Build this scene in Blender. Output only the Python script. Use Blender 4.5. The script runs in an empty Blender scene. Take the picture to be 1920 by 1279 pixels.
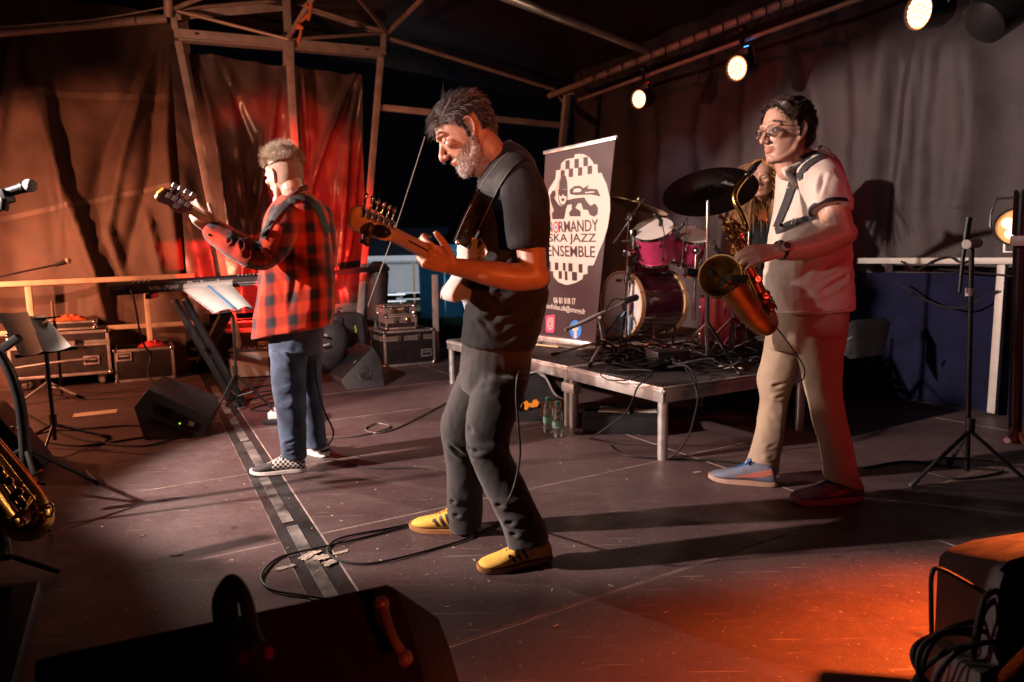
import bpy, bmesh, math, random
from mathutils import Vector as V, Matrix as M, noise
from math import sin, cos, pi, radians as R
random.seed(7)
S = bpy.context.scene
COL = S.collection

# ------------------------------------------------------------------ camera
F = 1200.0
cam = bpy.data.cameras.new('camera')
camo = bpy.data.objects.new('camera', cam)
COL.objects.link(camo)
cam.sensor_width = 36.0
cam.lens = 36.0 * F / 1920.0
cam.clip_start = 0.05
cam.clip_end = 500
camo.matrix_world = M.Translation((0, 0, 1.08)) @ M.Rotation(R(90 - 6.63), 4, 'X') @ M.Rotation(R(-1.0), 4, 'Z')
cam.dof.use_dof = True
cam.dof.focus_distance = 2.5
cam.dof.aperture_fstop = 3.2
S.camera = camo
CM = camo.matrix_world.copy()
CO = CM.translation.copy()
CR = CM.to_3x3()

def ray(px, py): return CR @ V(((px - 960) / F, (639.5 - py) / F, -1))
def P(px, py, Y):
    d = ray(px, py); return CO + d * (Y / d.y)
def G(px, py, z=0.0):
    d = ray(px, py); return CO + d * ((z - CO.z) / d.z)
PHI = R(29.3)
A = V((-sin(PHI), cos(PHI), 0)); B = V((cos(PHI), sin(PHI), 0)); Z = V((0, 0, 1))
def AB(a, b, z=0): return A * a + B * b + V((0, 0, z))

# ------------------------------------------------------------------ world: night
W = bpy.data.worlds.new('World'); S.world = W; W.use_nodes = True
nt = W.node_tree
bg = nt.nodes['Background']
bg.inputs['Color'].default_value = (0.10, 0.10, 0.16, 1)
bg.inputs['Strength'].default_value = 0.010

def aim(o, target):
    o.rotation_euler = (V(target) - o.location).to_track_quat('-Z', 'Y').to_euler()
def spot(name, loc, target, col, watts, angle=60, blend=0.3, size=0.06):
    l = bpy.data.lights.new(name, 'SPOT'); o = bpy.data.objects.new(name, l); COL.objects.link(o)
    l.energy = watts; l.color = col; l.spot_size = R(angle); l.spot_blend = blend; l.shadow_soft_size = size
    o.location = loc; aim(o, target); return o
def point(name, loc, col, watts, size=0.1):
    l = bpy.data.lights.new(name, 'POINT'); o = bpy.data.objects.new(name, l); COL.objects.link(o)
    l.energy = watts; l.color = col; l.shadow_soft_size = size; o.location = loc; return o

# stage lamps of the show, with a few added fill spots noted as such
spot('side_key_light', (-4.7, 1.7, 2.4), (-.05, 3.85, .75), (1.0, 0.76, 0.66), 3800, 44, 0.25, 0.06)
spot('upstage_case_fill', (-2.65, 1.8, 2.7), (-1.35, 6.0, .25), (1.0, 0.78, 0.70), 1000, 34, 0.5, 0.05)  # added spot, brightens the flight cases that the side key misses
spot('upstage_rim_light', (-4.8, 5.5, 2.25), (.35, 3.0, .25), (1.0, 0.75, 0.65), 1100, 36, 0.4, 0.05)
spot('front_wash_light', (-1.42, .33, 1.78), (2.3, 3.55, 2.95), (1.0, 0.80, 0.78), 92, 58, 0.12, 0.03)
spot('drum_front_fill', (-.2, .6, 2.7), (1.5, 5.3, 1.15), (1.0, 0.70, 0.58), 330, 20, 0.6, 0.05)  # added spot on the kit, since the banner blocks the side key
spot('amber_front_light', (1.3, -.9, 1.25), (-.03, 2.3, 1.42), (1.0, 0.18, 0.04), 390, 26, 0.5, 0.04)
spot('amber_handle_fill', (.9, -.7, .95), (-.2, 1.0, .45), (1.0, 0.08, 0.012), 95, 13, 0.6, 0.04)  # added narrow spot, only there to turn the foreground monitor's handle orange
spot('amber_floor_light', (2.6, 2.1, 1.25), (1.42, 1.38, 0.0), (1.0, 0.14, 0.022), 2500, 58, 1.0, 0.05)
spot('magenta_side_light', (2.7, .7, 1.9), (1.42, 2.85, .85), (1.0, 0.05, 0.08), 70, 36, 0.6, 0.05)
spot('amber_wall_light', (-4.75, 4.3, 1.0), (-4.6, 7.1, 1.25), (1.0, 0.31, 0.15), 520, 76, 0.3, 0.05)
spot('amber_side_floor_fill', (-5.3, 4.2, 1.7), (-3.1, 5.8, 0.1), (1.0, 0.33, 0.16), 520, 106, 0.5, 0.04)  # added spot that spreads orange over the left boards and music sheets
spot('amber_truss_fill', (-3.2, 3.2, 2.2), (-2.2, 6.8, 3.55), (1.0, 0.40, 0.22), 300, 54, 0.8, 0.04)  # added spot to lift the portal and roof pipes, standing in for spill
spot('red_upstage_light', (-1.85, 5.1, .75), (-2.58, 7.05, 1.42), (1.0, 0.020, 0.012), 1400, 55, 0.35, 0.02)
spot('red_wall_light', (.2, 4.3, 3.0), (2.2, 6.6, 1.9), (1.0, 0.06, 0.08), 90, 66, 0.9, 0.05)
spot('wall_blue_light', (0.7, 5.4, 2.9), (2.0, 7.6, 2.0), (0.7, 0.78, 1.0), 80, 26, 0.9, 0.04)
for o in (spot('fairground_lamp', (-6.3, 27.5, 2.0), (-6.3, 37.0, .6), (0.85, 0.9, 1.0), 2000, 110, .5, 0.3), spot('fairground_lamp_blue', (-1.6, 19.0, .3), (-.9, 24.0, 1.3), (0.25, 0.65, 1.0), 260, 75, .6, 0.3)): o.data.specular_factor = 0.0

S.view_settings.view_transform = 'Standard'
S.view_settings.look = 'None'
S.view_settings.exposure = -0.22
S.view_settings.gamma = 1
S.view_settings.use_curve_mapping = False
S.render.engine = 'CYCLES'
S.cycles.max_bounces = 6
S.cycles.sample_clamp_indirect = 3

# ------------------------------------------------------------------ mesh helpers
def cat(pts, n, closed=False):
    """Catmull-Rom resample of points (Vectors or tuples of floats)"""
    pts = [V(p) if not isinstance(p, (int, float)) else p for p in pts]
    out = []; m = len(pts)
    segs = m if closed else m - 1
    for i in range(segs):
        if closed: p0, p1, p2, p3 = pts[i - 1], pts[i], pts[(i + 1) % m], pts[(i + 2) % m]
        else:
            p1, p2 = pts[i], pts[i + 1]
            p0 = pts[i - 1] if i > 0 else p1 + (p1 - p2) * 0.5
            p3 = pts[i + 2] if i + 2 < m else p2 + (p2 - p1) * 0.5
        for k in range(n):
            t = k / n
            out.append(0.5 * ((2 * p1) + (p2 - p0) * t + (2 * p0 - 5 * p1 + 4 * p2 - p3) * t * t + (3 * p1 - p0 - 3 * p2 + p3) * t ** 3))
    if not closed: out.append(pts[-1])
    return out

class MB:
    def __init__(s): s.v = []; s.f = []; s.mi = []; s.m = 0
    def add(s, vs, fs):
        o = len(s.v); s.v += [V(p) for p in vs]
        s.f += [tuple(i + o for i in f) for f in fs]; s.mi += [s.m] * len(fs); return s
    def box(s, c, size, rot=None):
        c = V(c); h = [x / 2 for x in size]; vs = []
        for z in (-1, 1):
            for x, y in ((-1, -1), (1, -1), (1, 1), (-1, 1)):
                p = V((x * h[0], y * h[1], z * h[2]))
                if rot: p = rot @ p
                vs.append(c + p)
        return s.add(vs, [(3, 2, 1, 0), (4, 5, 6, 7), (0, 1, 5, 4), (1, 2, 6, 5), (2, 3, 7, 6), (3, 0, 4, 7)])
    def bar(s, p, q, w, h, up=Z):
        p, q = V(p), V(q); d = (q - p).normalized(); x = d.cross(up)
        if x.length < 1e-3: x = d.cross(V((1, 0, 0)))
        x.normalize(); y = x.cross(d); rot = M((x, d, y)).transposed()
        return s.box((p + q) / 2, (w, (q - p).length, h), rot)
    def loft(s, rings, caps=True, closed=False):
        n = len(rings[0]); vs = [p for r in rings for p in r]; fs = []
        m = len(rings)
        for i in range(m if closed else m - 1):
            j = (i + 1) % m
            for k in range(n):
                l = (k + 1) % n
                fs.append((i * n + k, i * n + l, j * n + l, j * n + k))
        if caps and not closed:
            fs.append(tuple(range(n - 1, -1, -1))); fs.append(tuple((m - 1) * n + k for k in range(n)))
        return s.add(vs, fs)
    def tube(s, pts, r, n=8, sub=0, closed=False, caps=True):
        pts = [V(p) for p in pts]
        rs = r if isinstance(r, (list, tuple)) else [r] * len(pts)
        if sub:
            rr = [V((x, 0, 0)) for x in rs]
            pts2 = cat(pts, sub, closed); rs = [x.x for x in cat(rr, sub, closed)]; pts = pts2
        m = len(pts); rings = []; x = None
        for i in range(m):
            if closed: d = pts[(i + 1) % m] - pts[i - 1]
            else: d = pts[min(i + 1, m - 1)] - pts[max(i - 1, 0)]
            if d.length < 1e-9: d = V((0, 0, 1))
            d.normalize()
            if x is None:
                x = d.cross(V((0, 0, 1)))
                if x.length < 0.1: x = d.cross(V((0, 1, 0)))
            x = x - d * x.dot(d)
            if x.length < 1e-6: x = d.orthogonal()
            x.normalize(); y = d.cross(x)
            rings.append([pts[i] + (x * cos(2 * pi * k / n) + y * sin(2 * pi * k / n)) * max(rs[i], 1e-4) for k in range(n)])
        return s.loft(rings, caps, closed)
    def limb(s, pts, rs, n=14, sub=5):
        """rounded tapering tube"""
        pts = [V(p) for p in pts]; pp = cat(pts, sub); rr = [x.x for x in cat([V((r, 0, 0)) for r in rs], sub)]
        d0 = (pp[1] - pp[0]).normalized(); d1 = (pp[-1] - pp[-2]).normalized()
        a = [(pp[0] - d0 * rr[0] * c, rr[0] * math.sqrt(max(0, 1 - c * c)) + 1e-4) for c in (0.98, 0.8, 0.45)]
        b = [(pp[-1] + d1 * rr[-1] * c, rr[-1] * math.sqrt(max(0, 1 - c * c)) + 1e-4) for c in (0.45, 0.8, 0.98)]
        return s.tube([x[0] for x in a] + pp + [x[0] for x in b], [x[1] for x in a] + rr + [x[1] for x in b], n)
    def ell(s, c, r, rot=None, n=14, m=9):
        c = V(c); r = r if isinstance(r, (tuple, list)) else (r, r, r); rings = []
        for i in range(m):
            t = pi * (i + 0.3) / (m - 0.4)
            t = min(max(t, 0.02), pi - 0.02)
            ring = []
            for k in range(n):
                p = V((r[0] * sin(t) * cos(2 * pi * k / n), r[1] * sin(t) * sin(2 * pi * k / n), -r[2] * cos(t)))
                ring.append(c + (rot @ p if rot else p))
            rings.append(ring)
        return s.loft(rings)
    def lathe(s, prof, n=24, mat=None, caps=True):
        mat = mat or M.Identity(4); rings = []
        for r, z in prof: rings.append([mat @ V((r * cos(2 * pi * k / n), r * sin(2 * pi * k / n), z)) for k in range(n)])
        return s.loft(rings, caps)
    def cyl(s, p, q, r, n=16): return s.tube([p, q], r, n)
    def prism(s, poly, d, mat=None):
        """poly: 2d outline (ccw) in local xy, extruded z from 0 to d"""
        mat = mat or M.Identity(4); n = len(poly)
        vs = [mat @ V((x, y, 0)) for x, y in poly] + [mat @ V((x, y, d)) for x, y in poly]
        fs = [tuple(range(n - 1, -1, -1)), tuple(range(n, 2 * n))] + [(k, (k + 1) % n, n + (k + 1) % n, n + k) for k in range(n)]
        return s.add(vs, fs)
    def solid(s, front, back):
        n = len(front)
        return s.add(list(front) + list(back), [tuple(range(n - 1, -1, -1)), tuple(range(n, 2 * n))] + [(k, (k + 1) % n, n + (k + 1) % n, n + k) for k in range(n)])
    def band(s, pts, widths, th=0.004, sub=6, taper=None):
        """strap: centre points and half-width vectors"""
        pp = cat(pts, sub); ww = cat(widths, sub); rings = []
        for i in range(len(pp)):
            d = (pp[min(i + 1, len(pp) - 1)] - pp[max(i - 1, 0)]).normalized(); w = ww[i]; nn = d.cross(w).normalized() * th / 2
            rings.append([pp[i] - w - nn, pp[i] + w - nn, pp[i] + w + nn, pp[i] - w + nn])
        return s.loft(rings)
    def mesh(s, name, bevel=0, fix=True, merge=0):
        me = bpy.data.meshes.new(name)
        me.from_pydata([tuple(p) for p in s.v], [], s.f)
        me.polygons.foreach_set('material_index', s.mi)
        if fix or bevel:
            bm = bmesh.new(); bm.from_mesh(me)
            if merge: bmesh.ops.remove_doubles(bm, verts=bm.verts[:], dist=merge)
            if fix: bmesh.ops.recalc_face_normals(bm, faces=bm.faces)
            if bevel:
                es = [e for e in bm.edges if len(e.link_faces) == 2 and e.calc_face_angle(0) > R(35)]
                bmesh.ops.bevel(bm, geom=es, offset=bevel, segments=2, profile=0.6, affect='EDGES', clamp_overlap=True)
            bm.to_mesh(me); bm.free()
        return me

def smooth(me, ang=40):
    me.polygons.foreach_set('use_smooth', [True] * len(me.polygons))
    if ang < 180: me.set_sharp_from_angle(angle=R(ang))
def tag(o, label=None, cat=None, group=None, kind=None):
    for k, v in (('label', label), ('category', cat), ('group', group), ('kind', kind)):
        if v: o[k] = v
    return o
def thing(name, label, cat, loc=(0, 0, 0), rz=0.0, group=None):
    o = bpy.data.objects.new(name, None); COL.objects.link(o)
    o.empty_display_size = 0.1
    o.location = loc; o.rotation_euler = (0, 0, rz)
    return tag(o, label, cat, group)
def rootmat(o):
    m = M.Translation(o.location) @ o.rotation_euler.to_matrix().to_4x4()
    return (rootmat(o.parent) @ m) if o.parent else m
def obj(name, mb, m, parent=None, bevel=0, ang=40, local=False, label=None):
    """one mesh object; world coordinates unless local; parented to its thing"""
    me = mb.mesh(name, bevel) if isinstance(mb, MB) else mb
    me.name = name
    if ang: smooth(me, ang)
    for x in (m if isinstance(m, (list, tuple)) else [m]): me.materials.append(x)
    o = bpy.data.objects.new(name, me); COL.objects.link(o)
    if parent is not None:
        o.parent = parent
        if not local: me.transform(rootmat(parent).inverted())
    elif not local:
        n = len(me.vertices)
        if n:
            xs = [v.co for v in me.vertices]
            c = V((sum(p.x for p in xs) / n, sum(p.y for p in xs) / n, min(p.z for p in xs)))
            me.transform(M.Translation(-c)); o.location = c
    if label: o['label'] = label
    return o
def one(name, mb, m, label, cat, group=None, bevel=0, ang=40, kind=None):
    return tag(obj(name, mb, m, None, bevel, ang), label, cat, group, kind)
def copy_tree(o, parent=None):
    c = o.copy(); COL.objects.link(c); c.parent = parent
    for ch in o.children: copy_tree(ch, c)
    return c
def fuse(mb, voxel, it=4, fac=0.5):
    me = mb.mesh('tmp'); o = bpy.data.objects.new('tmp', me); COL.objects.link(o)
    md = o.modifiers.new('r', 'REMESH'); md.mode = 'VOXEL'; md.voxel_size = voxel
    if it:
        m2 = o.modifiers.new('s', 'SMOOTH'); m2.factor = fac; m2.iterations = it
    dg = bpy.context.evaluated_depsgraph_get(); ev = o.evaluated_get(dg)
    out = bpy.data.meshes.new_from_object(ev)
    bpy.data.objects.remove(o); bpy.data.meshes.remove(me)
    return out
def warp(me, fn):
    """move every vertex along its normal by fn(co, normal)"""
    cos_ = [v.co.copy() for v in me.vertices]; ns = [v.normal.copy() for v in me.vertices]
    for v, c, n in zip(me.vertices, cos_, ns): v.co = c + n * fn(c, n)
def text(body, size, mat4, m, parent, name='lettering', depth=0.0006, fit=None, bold=0.0, align='CENTER', shear=0.0):
    cu = bpy.data.curves.new('t', 'FONT'); cu.body = body; cu.size = size; cu.align_x = align; cu.extrude = depth; cu.offset = bold; cu.shear = shear
    cu.resolution_u = 3
    o = bpy.data.objects.new('t', cu); COL.objects.link(o)
    dg = bpy.context.evaluated_depsgraph_get()
    me = bpy.data.meshes.new_from_object(o.evaluated_get(dg))
    bpy.data.objects.remove(o); bpy.data.curves.remove(cu)
    if fit:
        xs = [v.co.x for v in me.vertices]; ys = [v.co.y for v in me.vertices]
        x0, x1, y0, y1 = min(xs), max(xs), min(ys), max(ys)
        me.transform(M.Diagonal((fit[0] / (x1 - x0), fit[1] / (y1 - y0), 1, 1)) @ M.Translation((-x0, -y0, 0)))
    me.transform(mat4)
    return obj(name, me, m, parent, ang=0)
def frame(o, x, y):
    """matrix with local x,y axes along given vectors (orthonormalised), z = x cross y"""
    x = V(x).normalized(); y = V(y); y = (y - x * y.dot(x)).normalized(); z = x.cross(y)
    m = M((x, y, z)).transposed().to_4x4(); m.translation = V(o); return m

# ------------------------------------------------------------------ materials
_mats = {}
def mat(name, col, rough=0.6, metal=0.0, var=0.15, scale=6.0, bump=0.08, bscale=80.0, spec=0.5, emit=0, coat=0.0, trans=0.0, tint=None, sheen=0.0):
    if name in _mats: return _mats[name]
    m = bpy.data.materials.new(name); m.use_nodes = True; t = m.node_tree; b = t.nodes['Principled BSDF']
    tc = t.nodes.new('ShaderNodeTexCoord')
    nz = t.nodes.new('ShaderNodeTexNoise'); nz.inputs['Scale'].default_value = scale; nz.inputs['Detail'].default_value = 5
    t.links.new(tc.outputs['Object'], nz.inputs['Vector'])
    rp = t.nodes.new('ShaderNodeMapRange'); rp.inputs[1].default_value = 0.3; rp.inputs[2].default_value = 0.7
    rp.inputs[3].default_value = 1 - var; rp.inputs[4].default_value = 1 + var
    t.links.new(nz.outputs['Fac'], rp.inputs[0])
    mx = t.nodes.new('ShaderNodeMix'); mx.data_type = 'RGBA'; mx.blend_type = 'MULTIPLY'; mx.inputs[0].default_value = 1
    mx.inputs[6].default_value = (*col, 1)
    t.links.new(rp.outputs[0], mx.inputs[7])
    out = mx.outputs[2]
    if tint:
        at = t.nodes.new('ShaderNodeAttribute'); at.attribute_name = tint
        m2 = t.nodes.new('ShaderNodeMix'); m2.data_type = 'RGBA'; m2.blend_type = 'MULTIPLY'; m2.inputs[0].default_value = 1
        t.links.new(out, m2.inputs[6]); t.links.new(at.outputs['Color'], m2.inputs[7]); out = m2.outputs[2]
    t.links.new(out, b.inputs['Base Color'])
    b.inputs['Metallic'].default_value = metal
    b.inputs['Specular IOR Level'].default_value = spec
    b.inputs['Coat Weight'].default_value = coat; b.inputs['Coat Roughness'].default_value = 0.15
    b.inputs['Transmission Weight'].default_value = trans
    b.inputs['Sheen Weight'].default_value = sheen
    r2 = t.nodes.new('ShaderNodeMapRange'); r2.inputs[1].default_value = 0.3; r2.inputs[2].default_value = 0.7
    r2.inputs[3].default_value = max(0.02, rough * 0.85); r2.inputs[4].default_value = min(1, rough * 1.15)
    t.links.new(nz.outputs['Fac'], r2.inputs[0]); t.links.new(r2.outputs[0], b.inputs['Roughness'])
    if bump:
        n2 = t.nodes.new('ShaderNodeTexNoise'); n2.inputs['Scale'].default_value = bscale; n2.inputs['Detail'].default_value = 4
        t.links.new(tc.outputs['Object'], n2.inputs['Vector'])
        bp = t.nodes.new('ShaderNodeBump'); bp.inputs['Strength'].default_value = bump; bp.inputs['Distance'].default_value = 0.01
        t.links.new(n2.outputs['Fac'], bp.inputs['Height']); t.links.new(bp.outputs[0], b.inputs['Normal'])
    if emit:
        b.inputs['Emission Color'].default_value = (*col, 1); b.inputs['Emission Strength'].default_value = emit
    _mats[name] = m; return m

m_black = mat('black_plastic', (0.018, 0.018, 0.02), 0.45)
m_blackmetal = mat('black_powdercoat', (0.022, 0.021, 0.022), 0.35, 0.3)
m_rubber = mat('black_rubber', (0.015, 0.015, 0.016), 0.6)
m_cable = mat('cable_rubber', (0.010, 0.009, 0.010), 0.6, spec=.3)
m_chrome = mat('chrome', (0.75, 0.75, 0.76), 0.12, 1.0, 0.08, bump=0)
m_alu = mat('brushed_aluminium', (0.55, 0.53, 0.52), 0.35, 0.75, 0.2, 14, 0.08, 120)
m_galv = mat('galvanised_steel', (0.50, 0.47, 0.45), 0.5, 0.55, 0.25, 9, 0.1, 60)
m_paintmetal = mat('worn_grey_paint', (0.42, 0.36, 0.34), 0.55, 0.1, 0.25, 7, 0.12, 50)
m_brass = mat('lacquered_brass', (0.62, 0.36, 0.10), 0.22, 1.0, 0.25, 10, 0.05, 90)
m_brassd = mat('aged_brass', (0.50, 0.30, 0.10), 0.48, 1.0, 0.35, 16, 0.1, 90)
m_paper = mat('sheet_paper', (0.46, 0.44, 0.42), 0.8, 0, 0.08, 10, 0.03)
m_wood = mat('maple_wood', (0.55, 0.32, 0.12), 0.35, 0, 0.2, 12, 0.04)
m_white = mat('white_lacquer', (0.72, 0.71, 0.68), 0.25, 0, 0.06, 6, 0.02, coat=0.4)
m_casepanel = mat('flightcase_panel', (0.018, 0.014, 0.015), 0.42, 0, 0.25, 12, 0.1, 150)
m_tolex = mat('wedge_paint', (0.030, 0.030, 0.034), 0.55, 0, 0.3, 20, 0.35, 260)
m_grille = mat('wedge_grille', (0.020, 0.020, 0.022), 0.5, 0.4, 0.2, 20, 0.6, 420)
# ================================================================== STRUCTURE
def onA(px, py, a):
    d = ray(px, py); return CO + d * ((a - CO.dot(A)) / d.dot(A))
def onB(px, py, b):
    d = ray(px, py); return CO + d * ((b - CO.dot(B)) / d.dot(B))

# ---- floor material: worn phenolic plywood
def floor_mat():
    m = bpy.data.materials.new('worn_stage_plywood'); m.use_nodes = True; t = m.node_tree; b = t.nodes['Principled BSDF']
    N = t.nodes.new; L = t.links.new
    geo = N('ShaderNodeNewGeometry')
    def noise_(scale, det, vec=None, dist=0):
        n = N('ShaderNodeTexNoise'); n.inputs['Scale'].default_value = scale; n.inputs['Detail'].default_value = det; n.inputs['Distortion'].default_value = dist
        L(vec or geo.outputs['Position'], n.inputs['Vector']); return n.outputs['Fac']
    def ramp(v, a, c, lo=0.0, hi=1.0):
        r = N('ShaderNodeMapRange'); r.inputs[1].default_value = a; r.inputs[2].default_value = c; r.inputs[3].default_value = lo; r.inputs[4].default_value = hi
        L(v, r.inputs[0]); return r.outputs[0]
    def mixc(f, a, c):
        x = N('ShaderNodeMix'); x.data_type = 'RGBA'
        if isinstance(f, float): x.inputs[0].default_value = f
        else: L(f, x.inputs[0])
        for i, q in ((6, a), (7, c)):
            if isinstance(q, tuple): x.inputs[i].default_value = (*q, 1)
            else: L(q, x.inputs[i])
        return x.outputs[2]
    base = mixc(ramp(noise_(1.3, 6), 0.3, 0.7), (0.054, 0.032, 0.035), (0.112, 0.069, 0.069))
    base = mixc(ramp(noise_(34, 4), 0.35, 0.7, 0, 0.45), base, (0.045, 0.033, 0.033))
    for ang, sc, lo in ((15, 1.0, .69), (70, 1.3, .71), (128, .8, .70), (160, 1.6, .72)):
        mp = N('ShaderNodeMapping'); mp.inputs['Rotation'].default_value = (0, 0, R(ang)); mp.inputs['Scale'].default_value = (3.0 * sc, 95 * sc, 1)
        L(geo.outputs['Position'], mp.inputs['Vector'])
        base = mixc(ramp(noise_(1.0, 2, mp.outputs[0], 0.4), lo - .01, lo + .05, 0, 0.5), base, (0.30, 0.25, 0.23))
    base = mixc(ramp(noise_(75, 2), 0.665, 0.74, 0, .7), base, (0.34, 0.29, 0.26))
    base = mixc(ramp(noise_(5.5, 3), 0.69, 0.73, 0, .75), base, (0.022, 0.017, 0.018))
    L(base, b.inputs['Base Color'])
    L(ramp(noise_(6, 5), 0.3, 0.7, 0.38, 0.62), b.inputs['Roughness'])
    b.inputs['Specular IOR Level'].default_value = 0.4
    bp = N('ShaderNodeBump'); bp.inputs['Strength'].default_value = 0.25; bp.inputs['Distance'].default_value = 0.004
    L(noise_(130, 4), bp.inputs['Height']); L(bp.outputs[0], b.inputs['Normal'])
    return m
m_floor = floor_mat()
m_edge = mat('worn_plywood_edge', (0.24, 0.185, 0.16), 0.7, 0, 0.6, 9, 0.3, 60)
m_gap = mat('dark_subfloor', (0.012, 0.010, 0.010), 0.9)
m_channel = mat('black_floor_tape', (0.016, 0.014, 0.015), 0.5, 0, 0.5, 5, 0.3, 30)
m_chmetal = mat('scuffed_channel_metal', (0.16, 0.145, 0.135), 0.55, 0.3, 0.9, 7, 0.5, 25)

fl = obj('stage_floor', MB().box(AB(3.6, 1.3, -0.24), (13, 10.4, 0.42), M((B, A, Z)).transposed()), m_gap); fl['kind'] = 'structure'
def panel_mesh(w, l):
    mb = MB(); e = 0.005; h = 0.018
    X, Y = w / 2 - .0015, l / 2 - .0015
    o = [(-X, -Y, 0), (X, -Y, 0), (X, Y, 0), (-X, Y, 0)]; i = [(-X + e, -Y + e, 0.0012), (X - e, -Y + e, 0.0012), (X - e, Y - e, 0.0012), (-X + e, Y - e, 0.0012)]
    u = [(x, y, -h) for x, y, z in o]
    mb.add(i, [(0, 1, 2, 3)]); mb.m = 1
    mb.add(o + i, [(k, (k + 1) % 4, 4 + (k + 1) % 4, 4 + k) for k in range(4)])
    mb.add(u + o, [(k, (k + 1) % 4, 4 + (k + 1) % 4, 4 + k) for k in range(4)])
    return mb.mesh('floor_panel')
pm = {}
for (b0, b1) in ((-4.0, -1.665), (-1.665, .385), (.535, 2.585), (2.585, 4.635), (4.635, 6.4)):
    for k in range(10):
        a0 = -1.4 + k; key = round(b1 - b0, 3)
        if key not in pm:
            pm[key] = panel_mesh(b1 - b0, 1.0)
            pm[key].materials.append(m_floor); pm[key].materials.append(m_edge)
        o = bpy.data.objects.new('floor_panel', pm[key]); COL.objects.link(o)
        o.parent = fl; o.location = AB(a0 + .5, (b0 + b1) / 2, -.0012) - fl.location; o.rotation_euler = (0, 0, PHI)
        if (k * 3 + int(b0 * 2)) % 2 == 0: o.location.z += 0.0008
RF = M((B, A, Z)).transposed()
obj('channel_strip', MB().box(AB(3.4, .46, -.011), (.148, 10, .016), RF), m_channel, fl)
mbx = MB()
for a0, a1, b0, b1 in ((2.02, 2.75, .43, .475), (2.8, 3.5, .425, .47), (3.53, 4.3, .44, .49), (4.34, 5.2, .435, .485), (1.2, 1.98, .43, .48), (5.24, 6.6, .43, .48)):
    mbx.box(AB((a0 + a1) / 2, (b0 + b1) / 2, -.0025), (b1 - b0, a1 - a0, .006), RF)
obj('channel_plate', mbx, m_chmetal, fl)
# torn tape residue around the channel
m_residue = mat('torn_tape_residue', (0.36, 0.30, 0.24), 0.85, 0, 0.6, 40, 0.5, 70)
def patch(mb, c, u, l, w, n=16, j=.35, h=.0022):
    c = V(c); u = V(u).normalized(); v = Z.cross(u); pts = []
    for k in range(n):
        t = 2 * pi * k / n; r = 1 - j * random.random()
        x = max(-1, min(1, 1.3 * cos(t))); y = max(-1, min(1, 1.3 * sin(t)))
        pts.append(c + u * x * l / 2 * r + v * y * w / 2 * r)
    mb.solid([p for p in pts], [p + V((0, 0, h)) for p in pts])
mbx = MB()
for (x0, y0, x1, y1, w) in ((515, 1070, 556, 1060, .03), (622, 1041, 656, 1033, .025), (585, 1050, 622, 1042, .06), (560, 1052, 600, 1030, .05), (606, 1062, 628, 1050, .05)):
    p, q = G(x0, y0), G(x1, y1); patch(mbx, (p + q) / 2 + V((0, 0, .0015)), q - p, (q - p).length, w, 22, .5)
obj('tape_residue', mbx, m_residue, fl, ang=0)['kind'] = 'stuff'
mbx = MB()
for k in range(160):
    p = G(random.uniform(150, 1250), random.uniform(760, 1180)); patch(mbx, p + V((0, 0, .001)), (random.uniform(-1, 1), random.uniform(-1, 1), 0), random.uniform(.006, .03), random.uniform(.003, .007), 6, .5, .0012)
for (x, y, l) in ((333, 1041, .05), (1308, 886, .05), (268, 1005, .02), (905, 850, .02)):
    patch(mbx, G(x, y) + V((0, 0, .001)), (1, .3, 0), l, l * .35, 8, .3)
d = obj('floor_scraps', mbx, m_residue, None, ang=0); tag(d, 'tiny scraps of torn tape scattered over the stage boards', 'debris', kind='stuff')

# ---- outside ground
GZ = -0.9
gm = mat('night_grass', (0.045, 0.065, 0.02), 0.9, 0, 0.5, 0.8, 0.6, 8)
g = obj('ground', MB().box((0, 60, GZ - .5), (400, 400, 1.0)), gm); g['kind'] = 'structure'
mbx = MB()
for k in range(5000):
    y = random.uniform(12, 44); p = V((random.uniform(-.28, .02) * y, y, GZ)); h = random.uniform(.05, .16)
    q = V((random.uniform(-.03, .03), random.uniform(-.03, .03), h)); w = V((random.uniform(.01, .025), 0, 0))
    mbx.add([p - w, p + w, p + q], [(0, 1, 2)])
d = obj('grass', mbx, gm, ang=0); tag(d, 'rough grass behind the stage', 'grass', kind='stuff')

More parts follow.
